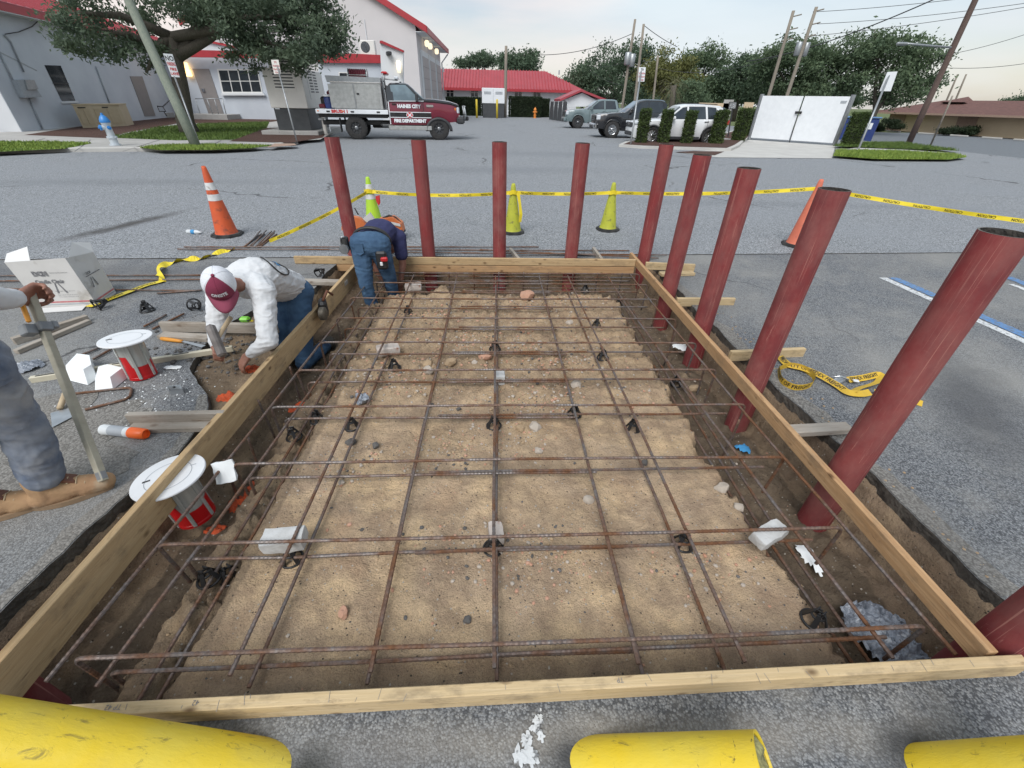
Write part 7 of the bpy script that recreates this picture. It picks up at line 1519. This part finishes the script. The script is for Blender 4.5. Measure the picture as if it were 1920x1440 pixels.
m=MB(); m.prism([Sg(x,y,-.09) for x,y in ((715,424),(736,444),(741,447),(736,452),(712,432))],(0,.19,0)); m.build('lower_case','saw_white',sw); m=MB(); m.prism([Sg(x,y,-.085) for x,y in ((754,430),(757,438),(748,451),(738,451),(745,440))],(0,.18,0)); m.build('muffler','rubber_black',sw)
m=MB(); m.prism([Sg(x,y,-.095) for x,y in ((733,416),(750,420),(751,425),(734,421))],(0,.01,0)); m.build('name_plate','saw_white',sw)
m=MB(); m.tube([Sg(694,432),Sg(693,405),Sg(695,402),Sg(697,405),Sg(698,420)],.014,8); m.build('front_handle','rubber_black',sw,smooth=True); m=MB(); m.tube([Sg(665,390,-.06),Sg(672,403,-.06)],.010,8); m.build('guard_lever','rubber_black',sw,smooth=True); m=MB(); m.tube([Sg(718,409),Sg(730,404),Sg(742,408),Sg(752,418)],.014,8); m.build('rear_handle','rubber_black',sw,smooth=True)
# dark boot toe of someone just outside the right frame edge
# ================================================================ people
def capsule(m,p0,p1,r0,r1,wide=None,flat=1.0,n=14):
    """rounded tapered limb; wide: direction in which the section keeps full width, flat: ratio across"""
    p0,p1=Vector(p0),Vector(p1); t=(p1-p0); L_=t.length; t.normalize()
    u=Vector(wide) if wide is not None else t.orthogonal(); u=(u-t*u.dot(t)).normalized(); v=t.cross(u); V=[];rings=[]
    for k in range(4): a=math.pi/2*(1-k/4); rings.append((-math.sin(a)*r0*flat,math.cos(a)*r0))
    rings+=[(L_*k/5,r0+(r1-r0)*k/5) for k in range(6)]
    for k in range(1,5): a=math.pi/2*k/4; rings.append((L_+math.sin(a)*r1*flat,max(1e-4,math.cos(a)*r1)))
    for d,r in rings:
        for k in range(n): a=2*math.pi*k/n; V.append(p0+t*d+u*(math.cos(a)*r)+v*(math.sin(a)*r*flat))
    Fc=[(i*n+k,i*n+(k+1)%n,(i+1)*n+(k+1)%n,(i+1)*n+k) for i in range(len(rings)-1) for k in range(n)]; Fc.append(tuple(range(n))[::-1]); Fc.append(tuple((len(rings)-1)*n+k for k in range(n)))
    m.add(V,Fc)
def flesh(name,mb,mat,parent,voxel=.009,smooth=6,wr=0,wsc=(9,9,9),wdir=None):
    """fuse overlapping limbs into one continuous skin (voxel union + smoothing), optional cloth folds"""
    me=bpy.data.meshes.new('tmp'); me.from_pydata(mb.v,[],mb.f); ob=bpy.data.objects.new('tmp',me); COL.objects.link(ob)
    b=bmesh.new(); b.from_mesh(me); bmesh.ops.recalc_face_normals(b,faces=b.faces); b.to_mesh(me); b.free()
    r=ob.modifiers.new('r','REMESH'); r.mode='VOXEL'; r.voxel_size=voxel
    s=ob.modifiers.new('s','SMOOTH'); s.iterations=smooth; s.factor=.5
    bpy.context.view_layer.update(); out=bpy.data.meshes.new_from_object(ob.evaluated_get(bpy.context.evaluated_depsgraph_get())); bpy.data.objects.remove(ob)
    if wr:
        n=len(out.vertices); co_=np.empty(n*3,dtype=np.float32); out.vertices.foreach_get('co',co_); co_=co_.reshape(-1,3)
        for i,v in enumerate(out.vertices):
            p=v.co; q=Vector((p.x*wsc[0],p.y*wsc[1],p.z*wsc[2])); f=noise.noise(q)+.5*noise.noise(q*2.1+Vector((7,3,1))); f2=abs(noise.noise(q*.9+Vector((3,9,4)))); wv=Vector((noise.noise(p*5),noise.noise(p*5+Vector((3,3,3))),noise.noise(p*5+Vector((8,1,4)))))*1.1; q2=Vector((p.x*wsc[0]*.75,p.y*wsc[1]*.75,p.z*wsc[2]*1.5))+wv; rid=.42-abs(noise.noise(q2)); d=v.normal*(wr*(.55*f+1.5*max(rid,0)+.9*max(.25-abs(noise.noise(q2*2.3+Vector((5,5,5)))),0)-.5)); co_[i]+=np.array(d)
        out.vertices.foreach_set('co',co_.ravel()); out.update()
    out.name=name; return finish(out,name,mat,parent,smooth=True,fix=False)
def hand(m,w,f,n,curl=(.5,.6,.4),thumb=1,s=1.0,spread=.10,tcurl=.5,lens=(.068,.077,.071,.055)):
    """palm and five fingers. w wrist, f towards the knuckles, n palm side; thumb=+1/-1 picks the side"""
    w=Vector(w); f=Vector(f).normalized(); n=Vector(n); n=(n-f*n.dot(f)).normalized(); sd=f.cross(n)*thumb
    kn=[]
    for i,o in enumerate((.031,.0105,-.0105,-.030)):
        k=w+f*(.088-.004*abs(i-1.2))*s+sd*o*s; kn.append(k); capsule(m,w+sd*o*.6*s+f*.005*s,k,.0165*s,.0125*s,n=10)
    for i,k in enumerate(kn):
        L_=lens[i]*s; a=0; p=k; fd=(f+sd*((1.5-i)*spread)).normalized()
        for j,(seg,r0,r1) in enumerate(((.44,.0108,.0098),(.31,.0098,.0088),(.25,.0088,.0075))):
            a+=curl[j]; d=fd*math.cos(a)+n*math.sin(a); q=p+d*L_*seg*1.15; capsule(m,p,q,r0*s,r1*s,n=8); p=q
    b=w+f*.022*s+sd*.026*s; d=(f*.65+sd*.72+n*.25).normalized(); p=b+d*.045*s; capsule(m,b,p,.0165*s,.0125*s,n=10); d2=(f*.9+sd*(.35-tcurl*.9)+n*(.3+tcurl*.5)).normalized(); q=p+d2*.034*s; capsule(m,p,q,.012*s,.0105*s,n=8); d3=(f*.8+sd*(.2-tcurl*1.3)+n*(.3+tcurl*.6)).normalized(); capsule(m,q,q+d3*.027*s,.0105*s,.008*s,n=8)
def head(m,c,F_,T_,s=1.0):
    """skull, jaw, nose, ears; F_ face direction, T_ crown direction"""
    c=Vector(c); F_=Vector(F_).normalized(); T_=Vector(T_); T_=(T_-F_*T_.dot(F_)).normalized(); S_=F_.cross(T_); P=lambda f,s_,t:c+(F_*f+S_*s_+T_*t)*s
    B=Matrix((F_,S_,T_)).transposed(); m.ball(P(-.01,0,.03),(.098*s,.078*s,.098*s),16,10,rot=B); m.ball(P(.028,0,-.035),(.066*s,.062*s,.085*s),14,8,rot=B); m.ball(P(.045,0,-.095),(.036*s,.035*s,.026*s),10,6,rot=B)
    capsule(m,P(.088,0,.01),P(.108,0,-.022),.009*s,.014*s,n=8); m.ball(P(.075,0,.028),(.022*s,.055*s,.014*s),10,6,rot=B); capsule(m,P(.082,-.018,-.062),P(.082,.018,-.062),.010*s,.010*s,n=8)
    for q in (-1,1): m.ball(P(-.005,q*.082,-.01),(.024*s,.010*s,.034*s),10,6,rot=B); m.ball(P(.062,q*.036,-.02),(.024*s,.022*s,.022*s),8,6,rot=B)
    return P,B
def eyes(P,B,parent,loc,s=1.0):
    for q in (-1,1):
        m=MB(); m.ball(P(.082,q*.031,.004)-loc,.0115*s,10,8); m.build('eye','plate_white',parent,smooth=True)
def shift(m,o): m.v=[(x-o[0],y-o[1],z-o[2]) for x,y,z in m.v]; return m
# ---------------------------------------------------------------- kneeling worker in the white shirt
o1=Vector((-1.80,3.55,-.40)); w1_=thing('person','kneeling worker in white long-sleeved shirt and maroon cap holding a hammer','person',o1)
J=dict(hip=Vector((-1.93,3.78,.26)),ch=Vector((-1.965,3.33,.53)),nk=Vector((-1.975,3.10,.575)),hd=Vector((-1.985,2.945,.62)),sL=Vector((-1.78,3.09,.52)),sR=Vector((-2.18,3.22,.55)),eL=Vector((-1.735,2.86,.22)),wL=Vector((-1.905,2.84,.115)),eR=Vector((-2.185,3.02,.26)),wR=Vector((-2.155,2.87,.16)),kN=Vector((-1.83,3.46,-.33)),kF=Vector((-2.03,3.44,-.31)),aN=Vector((-1.74,3.82,-.34)),aF=Vector((-1.97,3.86,-.34)))
F1=Vector((.27,-.66,-.70)); T1_=Vector((.24,-.60,.76))
b=MB(); Pf,Bf=head(b,J['hd'],F1,T1_,1.06); capsule(b,J['nk']+Vector((0,.03,0)),J['hd']+Vector((0,.03,-.03)),.062,.055)
capsule(b,J['hip'],J['ch'],.125,.14,(1,.3,0),.7); capsule(b,J['ch'],J['nk'],.14,.09,(1,.3,0),.7)
for s_,e_,w_ in (('sL','eL','wL'),('sR','eR','wR')): capsule(b,J['ch'],J[s_],.08,.055); capsule(b,J[s_],J[e_],.052,.042); capsule(b,J[e_],J[w_],.042,.029)
for k_,a_ in (('kN','aN'),('kF','aF')): capsule(b,J['hip'],J[k_],.05,.045); capsule(b,J[k_],J[a_],.045,.04)
hand(b,J['wL'],Vector((-.50,-.28,-.58)),Vector((.1,.35,-.9)),(.35,.5,.35),thumb=-1,s=1.08,spread=.16,tcurl=.1)
hand(b,J['wR'],Vector((.25,-.75,-.35)),Vector((.9,.2,-.3)),(1.2,1.25,.7),thumb=-1,s=1.05,spread=.02,tcurl=.7)
flesh('body',shift(b,o1),'skin',w1_,.0065,4); eyes(Pf,Bf,w1_,o1,1.06)
b=MB(); wd=Vector((1,.35,.1))
capsule(b,J['hip']+Vector((0,-.03,.05)),J['ch']+Vector((0,0,.01)),.18,.215,wd,.78); capsule(b,J['ch'],J['nk']+Vector((0,.045,-.01)),.215,.12,wd,.74)
for s_,e_,w_,rr in (('sL','eL','wL',.072),('sR','eR','wR',.07)):
    capsule(b,J['ch']+Vector((0,-.02,.0)),J[s_],.13,.095); capsule(b,J[s_],J[e_],.086,.07); capsule(b,J[e_],J[e_].lerp(J[w_],.82),.068,.046)
flesh('shirt',shift(b,o1),'shirt_white',w1_,.0075,5,.0095,(13,13,17))
b=MB(); capsule(b,J['hip']+Vector((.08,0,-.02)),J['hip']+Vector((-.09,.02,-.02)),.135,.135)
for k_,a_,dx in (('kN','aN',.08),('kF','aF',-.08)): capsule(b,J['hip']+Vector((dx,-.01,-.02)),J[k_],.115,.082); capsule(b,J[k_],J[k_].lerp(J[a_],.92),.078,.062)
flesh('jeans',shift(b,o1),'denim_blue',w1_,.0095,5,.007,(9,9,13))
for a_,k_ in (('aN','kN'),('aF','kF')):
    d=(J[a_]-J[k_]).normalized(); b=MB(); capsule(b,J[a_]-d*.02,J[a_]+d*.06+Vector((0,0,.02)),.052,.048); capsule(b,J[a_]+d*.05+Vector((0,0,.0)),J[a_]+d*.07+Vector((0,0,-.05)),.05,.042); flesh('boot',shift(b,o1),'boot_dark',w1_,.009,4)
# belt, pouch with tape reel
tor=(J['ch']-J['hip']).normalized(); b=MB(); uu=Vector((1,.35,.1)); uu=(uu-tor*uu.dot(tor)).normalized(); vv=tor.cross(uu); b.tube([J['hip']-o1+tor*.02+uu*(.163*math.cos(a))+vv*(.128*math.sin(a)) for a in np.linspace(0,2*math.pi,29)[:-1]],.022,6,closed=True); b.build('belt','belt_black',w1_,smooth=True)
pq=gx(604,585,-1.66)-o1; b=MB(); b.box(pq+Vector((.0,.05,.02)),(.07,.15,.16),rotz(.3),bev=.02); b.build('tool_pouch','belt_black',w1_)
b=MB(); b.lathe([(.05,-.028),(.062,-.02),(.062,.02),(.05,.028)],20,pq+Vector((.03,-.06,.01)),axis='X'); b.build('wire_reel','brass',w1_,auto=40); b=MB(); b.tube([pq+Vector((.02,.03,.10)),pq+Vector((.05,.10,.17)),pq+Vector((.07,.16,.11))],.013,8); b.build('plier_handle','leather_brown',w1_,smooth=True)
# cap
def dome(c,B,r,f0,f1,t0,t1,n=16,m=10):
    V=[];Fc=[]
    for j in range(m+1):
        el=t0+(t1-t0)*j/m
        for i in range(n+1): a=f0+(f1-f0)*i/n; V.append(c+B@Vector((r[0]*math.cos(el)*math.cos(a),r[1]*math.cos(el)*math.sin(a),r[2]*math.sin(el))))
    for j in range(m):
        for i in range(n): Fc.append((j*(n+1)+i,j*(n+1)+i+1,(j+1)*(n+1)+i+1,(j+1)*(n+1)+i))
    return V,Fc
cc=Pf(-.008,0,.030)-o1; rr=(.124,.106,.122)
b=MB(); b.add(*dome(cc,Bf,rr,-.95,.95,-.12,math.pi/2)); b.build('cap_front','cap_maroon',w1_,smooth=True,fix=False)
b=MB(); b.add(*dome(cc,Bf,rr,.95,2*math.pi-.95,-.12,math.pi/2,28)); b.build('cap_mesh','cap_white',w1_,smooth=True,fix=False)
b=MB(); V=[];Fc=[];n=20
for j in range(6):
    for i in range(n+1):
        a=-1.15+2.3*i/n; ex=j/5; rad_=1+.72*ex*math.cos(a*1.05)**1.2 if math.cos(a*1.05)>0 else 1; V.append(cc+Bf@Vector((rr[0]*rad_*math.cos(a),rr[1]*(1+.03*ex)*math.sin(a),-.012-.03*ex*ex-.035*(math.sin(a)**2)*ex)))
for j in range(5):
    for i in range(n): Fc.append((j*(n+1)+i,j*(n+1)+i+1,(j+1)*(n+1)+i+1,(j+1)*(n+1)+i))
b.add(V,Fc); br=b.build('cap_brim','cap_brim',w1_,smooth=True,fix=False); sl=br.modifiers.new('t','SOLIDIFY'); sl.thickness=.005
b=MB(); b.ball(cc+Bf@Vector((0,0,rr[2]+.004)),(.012,.012,.007),10,6,rot=Bf); b.build('cap_button','cap_maroon',w1_,smooth=True)
for k in range(6):
    a=k*math.pi/3+.0; b=MB(); b.tube([cc+Bf@Vector((rr[0]*1.004*math.cos(e)*math.cos(a),rr[1]*1.004*math.cos(e)*math.sin(a),rr[2]*1.004*math.sin(e))) for e in np.linspace(-.1,1.5,10)],.0018,4); b.build('cap_seam','cap_maroon' if abs(math.cos(a))>.9 and math.cos(a)>0 else 'cap_white',w1_,smooth=True)
V,Fc=text_mesh('ONSITE',.034,.0016,'CENTER'); b=MB(); Q=[]
for v in V: a=-v.x/.115; e=.36+v.y/.118; Q.append(cc+Bf@Vector((rr[0]*1.012*math.cos(e)*math.cos(a),rr[1]*1.012*math.cos(e)*math.sin(a),rr[2]*1.012*math.sin(e))))
b.add(Q,Fc); b.build('cap_lettering','white_paint',w1_,fix=False)
b=MB(); b.add(*dome(Pf(-.012,0,.025)-o1,Bf,(.113,.094,.11),1.3,2*math.pi-1.3,-.75,.1,22,6)); b.build('hair','hair_black',w1_,smooth=True,fix=False)
# shirt back print: ring and small marks riding on the back
bc=J['ch'].lerp(J['hip'],.22)-o1; up_=vv if vv.z>0 else -vv
def onback(x,y): # x across, y along spine
    a=x/.175+1.0; return J['ch'].lerp(J['hip'],.14+y)-o1+uu*(.214*math.sin(a))+up_*(.177*math.cos(a))
bp=[onback(.10*math.cos(a),.26*math.sin(a)) for a in np.linspace(0,2*math.pi,33)[:-1]]; b=MB(); b.tube(bp,.006,5,closed=True); b.build('back_print','print_black',w1_,smooth=True)
for t,sz,yy_,mt in (('M',.075,.02,'print_blue'),('W',.06,-.07,'print_grey'),('SINCE',.02,.14,'print_black')):
    V,Fc=text_mesh(t,sz,.002); b=MB(); b.add([onback(v.x,yy_-v.y*1.9)+up_*.010 for v in V],Fc); b.build('back_lettering',mt,w1_,fix=False)
# hammer in his right hand
hp_=J['wR']+Vector((.03,-.07,-.03)); hm=thing('sledge_hammer','short sledge hammer swung by the kneeling worker','hammer',gd(405,645,2.95)); h0=Vector(hm.location); hA=gd(393,610,2.92); hT=gd(418,668,2.90)
b=MB(); dd=(hT-hA).normalized(); b.box((hA+hT)/2-h0,((hT-hA).length,.055,.055),basis(dd,(0,-1,.4)),bev=.012); b.build('head','hammer_steel',hm)
mid_=(hA+hT)/2; hE=gd(432,596,3.10); b=MB(); b.tube([mid_-h0,mid_.lerp(hE,.5)-h0+Vector((0,0,.004)),hE-h0],[.013,.015,.017],10); b.build('handle','handle_wood',hm,smooth=True)
# ---------------------------------------------------------------- bent worker in navy
o2_=Vector((-1.40,4.70,-.40)); w2_=thing('person','worker in navy shirt and blue jeans bent over the far board','person',o2_)
J=dict(hip=Vector((-1.41,4.80,.385)),ch=Vector((-1.36,5.12,.47)),nk=Vector((-1.33,5.31,.37)),hd=Vector((-1.33,5.43,.23)),sL=Vector((-1.54,5.22,.385)),sR=Vector((-1.17,5.17,.385)),eL=Vector((-1.56,5.22,.08)),wL=Vector((-1.45,5.16,-.14)),eR=Vector((-1.155,5.13,.07)),wR=Vector((-1.20,5.05,-.16)),kL=Vector((-1.50,4.66,-.02)),kR=Vector((-1.27,4.86,.0)),aL=Vector((-1.455,4.66,-.36)),aR=Vector((-1.265,4.93,-.36)))
b=MB(); P2,B2=head(b,J['hd'],Vector((0,.25,-.97)),Vector((0,.9,.2)),1.0); capsule(b,J['nk'],J['hd'],.06,.055); capsule(b,J['hip'],J['ch'],.13,.14,(1,0,0),.7); capsule(b,J['ch'],J['nk'],.14,.085,(1,0,0),.7)
for s_,e_,w_ in (('sL','eL','wL'),('sR','eR','wR')): capsule(b,J['ch'],J[s_],.08,.056); capsule(b,J[s_],J[e_],.054,.045); capsule(b,J[e_],J[w_],.045,.03)
for k_,a_ in (('kL','aL'),('kR','aR')): capsule(b,J['hip'],J[k_],.055,.05); capsule(b,J[k_],J[a_],.045,.04)
hand(b,J['wR'],Vector((-.1,.1,-1)),Vector((-.8,.4,0)),(.5,.6,.4),thumb=1,s=1.0); hand(b,J['wL'],Vector((.3,.1,-1)),Vector((.8,.4,0)),(.5,.6,.4),thumb=-1,s=1.0)
flesh('body',shift(b,o2_),'skin_dark',w2_,.0075,4); eyes(P2,B2,w2_,o2_); b=MB(); b.add(*dome(P2(-.012,0,.03)-o2_,B2,(.108,.088,.106),0,6.2832,.15,math.pi/2,22,8)); b.build('hair','hair_black',w2_,smooth=True,fix=False)
b=MB(); wd=Vector((1,0,0)); capsule(b,J['hip']+Vector((0,.05,.04)),J['ch'],.185,.195,wd,.72); capsule(b,J['ch'],J['nk'],.19,.11,wd,.7)
for s_,e_ in (('sL','eL'),('sR','eR')): capsule(b,J['ch'],J[s_],.13,.09); capsule(b,J[s_],J[s_].lerp(J[e_],.62),.085,.082)
flesh('shirt',shift(b,o2_),'shirt_navy',w2_,.009,6,.006,(9,12,9))
b=MB(); capsule(b,J['hip']+Vector((-.085,-.015,.02)),J['hip']+Vector((.085,-.015,.02)),.145,.145)
for k_,a_,dx in (('kL','aL',-.10),('kR','aR',.10)): capsule(b,J['hip']+Vector((dx,-.03,-.02)),J[k_],.122,.082); capsule(b,J[k_],J[k_].lerp(J[a_],.94),.08,.068)
flesh('jeans',shift(b,o2_),'denim_blue',w2_,.009,4,.008,(8,8,14))
for a_ in ('aL','aR'): b=MB(); capsule(b,J[a_],J[a_]+Vector((0,.02,-.01)),.055,.055); capsule(b,J[a_]+Vector((0,.0,-.02)),J[a_]+Vector((0,.17,-.02)),.045,.042); flesh('boot',shift(b,o2_),'boot_dark',w2_,.009,3)
tor=(J['ch']-J['hip']).normalized(); uu=Vector((1,0,0)); vv=tor.cross(uu).normalized(); hb_=J['hip']+tor*.045+Vector((0,0,.035))
b=MB(); ring=[hb_-o2_+uu*(.205*math.cos(a))+vv*(.158*math.sin(a)) for a in np.linspace(0,2*math.pi,33)[:-1]]; b.tube(ring,.026,6,closed=True,ell=(1.0,.55)); b.build('belt','belt_black',w2_,smooth=True)
q=gy(716,488,4.66)-o2_; b=MB(); b.box(q,(.12,.06,.20),bev=.02); po=b.build('tool_pouch','belt_black',w2_); b=MB(); b.box(q+Vector((.035,-.03,.02)),(.075,.05,.05),rotz(.2),bev=.012); b.build('red_tool','tail_red',po); b=MB(); b.box(q+Vector((.0,-.035,-.03)),(.03,.02,.04),bev=.005); b.build('tool_label','plate_white',po)
q=gy(648,458,4.72)-o2_; b=MB(); b.box(q,(.06,.10,.16),bev=.015); b.build('holster','rubber_black',w2_); b=MB(); b.tube([q+Vector((-.03,-.05,-.09)),q+Vector((-.03,-.055,.09)),q+Vector((.02,-.055,.095))],.009,6); b.build('holster_frame','alu',w2_,smooth=True); b=MB(); b.lathe([(.05,-.02),(.055,0),(.05,.02)],16,q+Vector((-.01,-.045,-.04)),axis='Y'); b.build('reel','clamp_grey',w2_,auto=40)
b=MB(); pk=[J['hip']+Vector((-.13+u*.09,-.165+abs(u-.5)*.02,.02+v))-o2_ for u,v in ((0,.05),(1,.05),(1,-.05),(.5,-.075),(0,-.05))]; b.prism(pk,(0,-.012,0)); b.build('back_pocket','denim_blue',w2_)
# ---------------------------------------------------------------- standing worker at the left edge
o3=Vector((-2.35,1.53,0)); w3_=thing('person','standing worker at the left edge in white sleeve, grey jeans and tan boots','person',o3)
J=dict(hip=Vector((-2.20,1.50,.83)),ch=Vector((-2.24,1.53,1.17)),nk=Vector((-2.24,1.58,1.40)),hd=Vector((-2.20,1.64,1.52)),sR=Vector((-2.22,1.38,1.30)),sL=Vector((-2.33,1.68,1.29)),eL=Vector((-2.325,1.80,1.01)),wL=Vector((-2.382,2.04,.90)),eR=Vector((-2.36,1.25,1.08)),wR=Vector((-2.50,1.38,.90)),kN=Vector((-2.22,1.57,.44)),kF=Vector((-2.42,1.44,.44)),aN=Vector((-2.275,1.525,.10)),aF=Vector((-2.53,1.43,.10)))
b=MB(); P3,B3=head(b,J['hd'],Vector((.6,.5,-.6)),Vector((.3,.3,.9)),1.0); capsule(b,J['nk'],J['hd'],.06,.055); capsule(b,J['hip'],J['ch'],.13,.14,(.4,1,0),.7); capsule(b,J['ch'],J['nk'],.14,.085,(.4,1,0),.7)
for s_,e_,w_ in (('sL','eL','wL'),('sR','eR','wR')): capsule(b,J['ch'],J[s_],.08,.056); capsule(b,J[s_],J[e_],.054,.045); capsule(b,J[e_],J[w_],.045,.031)
for k_,a_ in (('kN','aN'),('kF','aF')): capsule(b,J['hip'],J[k_],.055,.05); capsule(b,J[k_],J[a_],.045,.04)
pB=Vector((-2.055,1.585,.085)); pT=Vector((-2.405,2.125,.925)); pd=(pT-pB).normalized()
hand(b,J['wL']+Vector((.0,.0,.005)),Vector((-.05,.80,.02)),Vector((.75,.1,-.3)),(.95,1.25,.8),thumb=1,s=1.18,spread=.02,tcurl=.6); hand(b,J['wR'],Vector((.2,.5,-.7)),Vector((-.5,.6,0)),(.6,.6,.4),thumb=-1)
flesh('body',shift(b,o3),'skin',w3_,.0068,4); eyes(P3,B3,w3_,o3); b=MB(); b.add(*dome(P3(-.012,0,.03)-o3,B3,(.108,.088,.106),0,6.2832,.15,math.pi/2,22,8)); b.build('hair','hair_black',w3_,smooth=True,fix=False)
b=MB(); wd=Vector((.4,1,0)); capsule(b,J['hip']+Vector((0,.0,.08)),J['ch'],.165,.185,wd,.75); capsule(b,J['ch'],J['nk'],.18,.10,wd,.7)
for s_,e_,w_ in (('sL','eL','wL'),('sR','eR','wR')): capsule(b,J['ch'],J[s_],.12,.085); capsule(b,J[s_],J[e_],.082,.07); capsule(b,J[e_],J[e_].lerp(J[w_],.86),.068,.05)
flesh('shirt',shift(b,o3),'shirt_white',w3_,.009,6,.007,(11,11,13))
b=MB(); capsule(b,J['hip']+Vector((-.05,-.06,.0)),J['hip']+Vector((-.03,.08,.0)),.135,.135)
for k_,a_,dx in (('kN','aN',Vector((.01,.06,-.03))),('kF','aF',Vector((-.05,-.05,-.03)))): capsule(b,J['hip']+dx,J[k_],.112,.088); capsule(b,J[k_],J[k_].lerp(J[a_],.74),.088,.084)
flesh('jeans',shift(b,o3),'denim_grey',w3_,.008,4,.011,(9,9,8))
def boot(a,toe,name='boot'):
    a=Vector(a); toe=Vector(toe); d=(toe-a); d.z=0; d.normalize(); b=MB(); s=Vector((-d.y,d.x,0)); z0=Vector((0,0,.05)); heel=Vector((a.x,a.y,.052))-d*.05
    capsule(b,a+Vector((0,0,.07))-d*.012,heel+d*.035+Vector((0,0,.02)),.058,.056); capsule(b,heel,heel+d*.10,.052,.054); capsule(b,heel+d*.07+Vector((0,0,.035)),heel+d*.20+Vector((0,0,.005)),.055,.052); capsule(b,heel+d*.18,heel+d*.255,.055,.05,s,.95); o=flesh(name,shift(b,o3),'boot_tan',w3_,.0075,3,.002,(25,25,25))
    b=MB(); prof=[]; L_=.335
    for k in range(28):
        t=2*math.pi*k/28; u=.5+.5*math.cos(t); w_=.053*(.85+.25*math.sin(min(1,u*1.2)*math.pi)); prof.append(heel-d*.055+d*L_*u+s*(math.copysign(abs(math.sin(t))**.7,math.sin(t))*w_)); 
    b.prism([Vector((p.x,p.y,.002))-o3 for p in prof],(0,0,.026)); b.build('sole','boot_sole',o)
    b=MB(); b.prism([a-o3+d*.035+s*.035+Vector((0,0,.06)),a-o3+d*.035-s*.035+Vector((0,0,.06)),a-o3+d*.115-s*.03+Vector((0,0,.008)),a-o3+d*.115+s*.03+Vector((0,0,.008))],(0,0,.008)); b.build('tongue','leather_brown',o)
    for k in range(4): q=a-o3+d*(.06+.03*k)+Vector((0,0,.032-.012*k)); b=MB(); b.tube([q-s*.035,q+Vector((0,0,.012)),q+s*.035],.003,5); b.build('lace','handle_wood',o,smooth=True)
boot(J['aN'],J['aN']+Vector((.85,.42,0))); boot(J['aF'],J['aF']+Vector((.9,.35,0)))
b=MB(); b.prism([J['hip']-o3+Vector((.10,-.02,.02)),J['hip']-o3+Vector((.115,.06,.02)),J['hip']-o3+Vector((.105,.07,-.10)),J['hip']-o3+Vector((.095,.0,-.10))],(.012,-.004,0)); b.build('knee_pocket','denim_grey',w3_)
# the post he holds
ps=thing('wooden_post','slim wooden post with a clamp, held upright on a boot by the standing worker','post',pB); b=MB(); Bp=basis(pd,(1,0,.4)); Lp=(pT-pB).length; b.box((Lp/2,0,0),(Lp,.034,.034),bev=.003); o=b.build('shaft','post_grey',ps); place(o,(0,0,0),Bp)
def pc(c,d,name,mat,bev=.006): b=MB(); b.box(c,d,bev=bev); o=b.build(name,mat,ps); place(o,(0,0,0),Bp)
pc((Lp*.80,0,0),(.05,.058,.058),'clamp_jaw','clamp_grey'); pc((Lp*.79,.050,-.02),(.055,.055,.05),'clamp_body','clamp_grey'); pc((Lp*.81,-.042,.01),(.04,.03,.035),'clamp_screw','clamp_grey'); pc((Lp*.87,.048,.0),(.10,.018,.022),'clamp_grip','orange_tool'); pc((Lp*.985,0,0),(.05,.04,.04),'post_cap','clamp_grey'); pc((.03,0,0),(.05,.036,.036),'post_tip','clamp_grey')
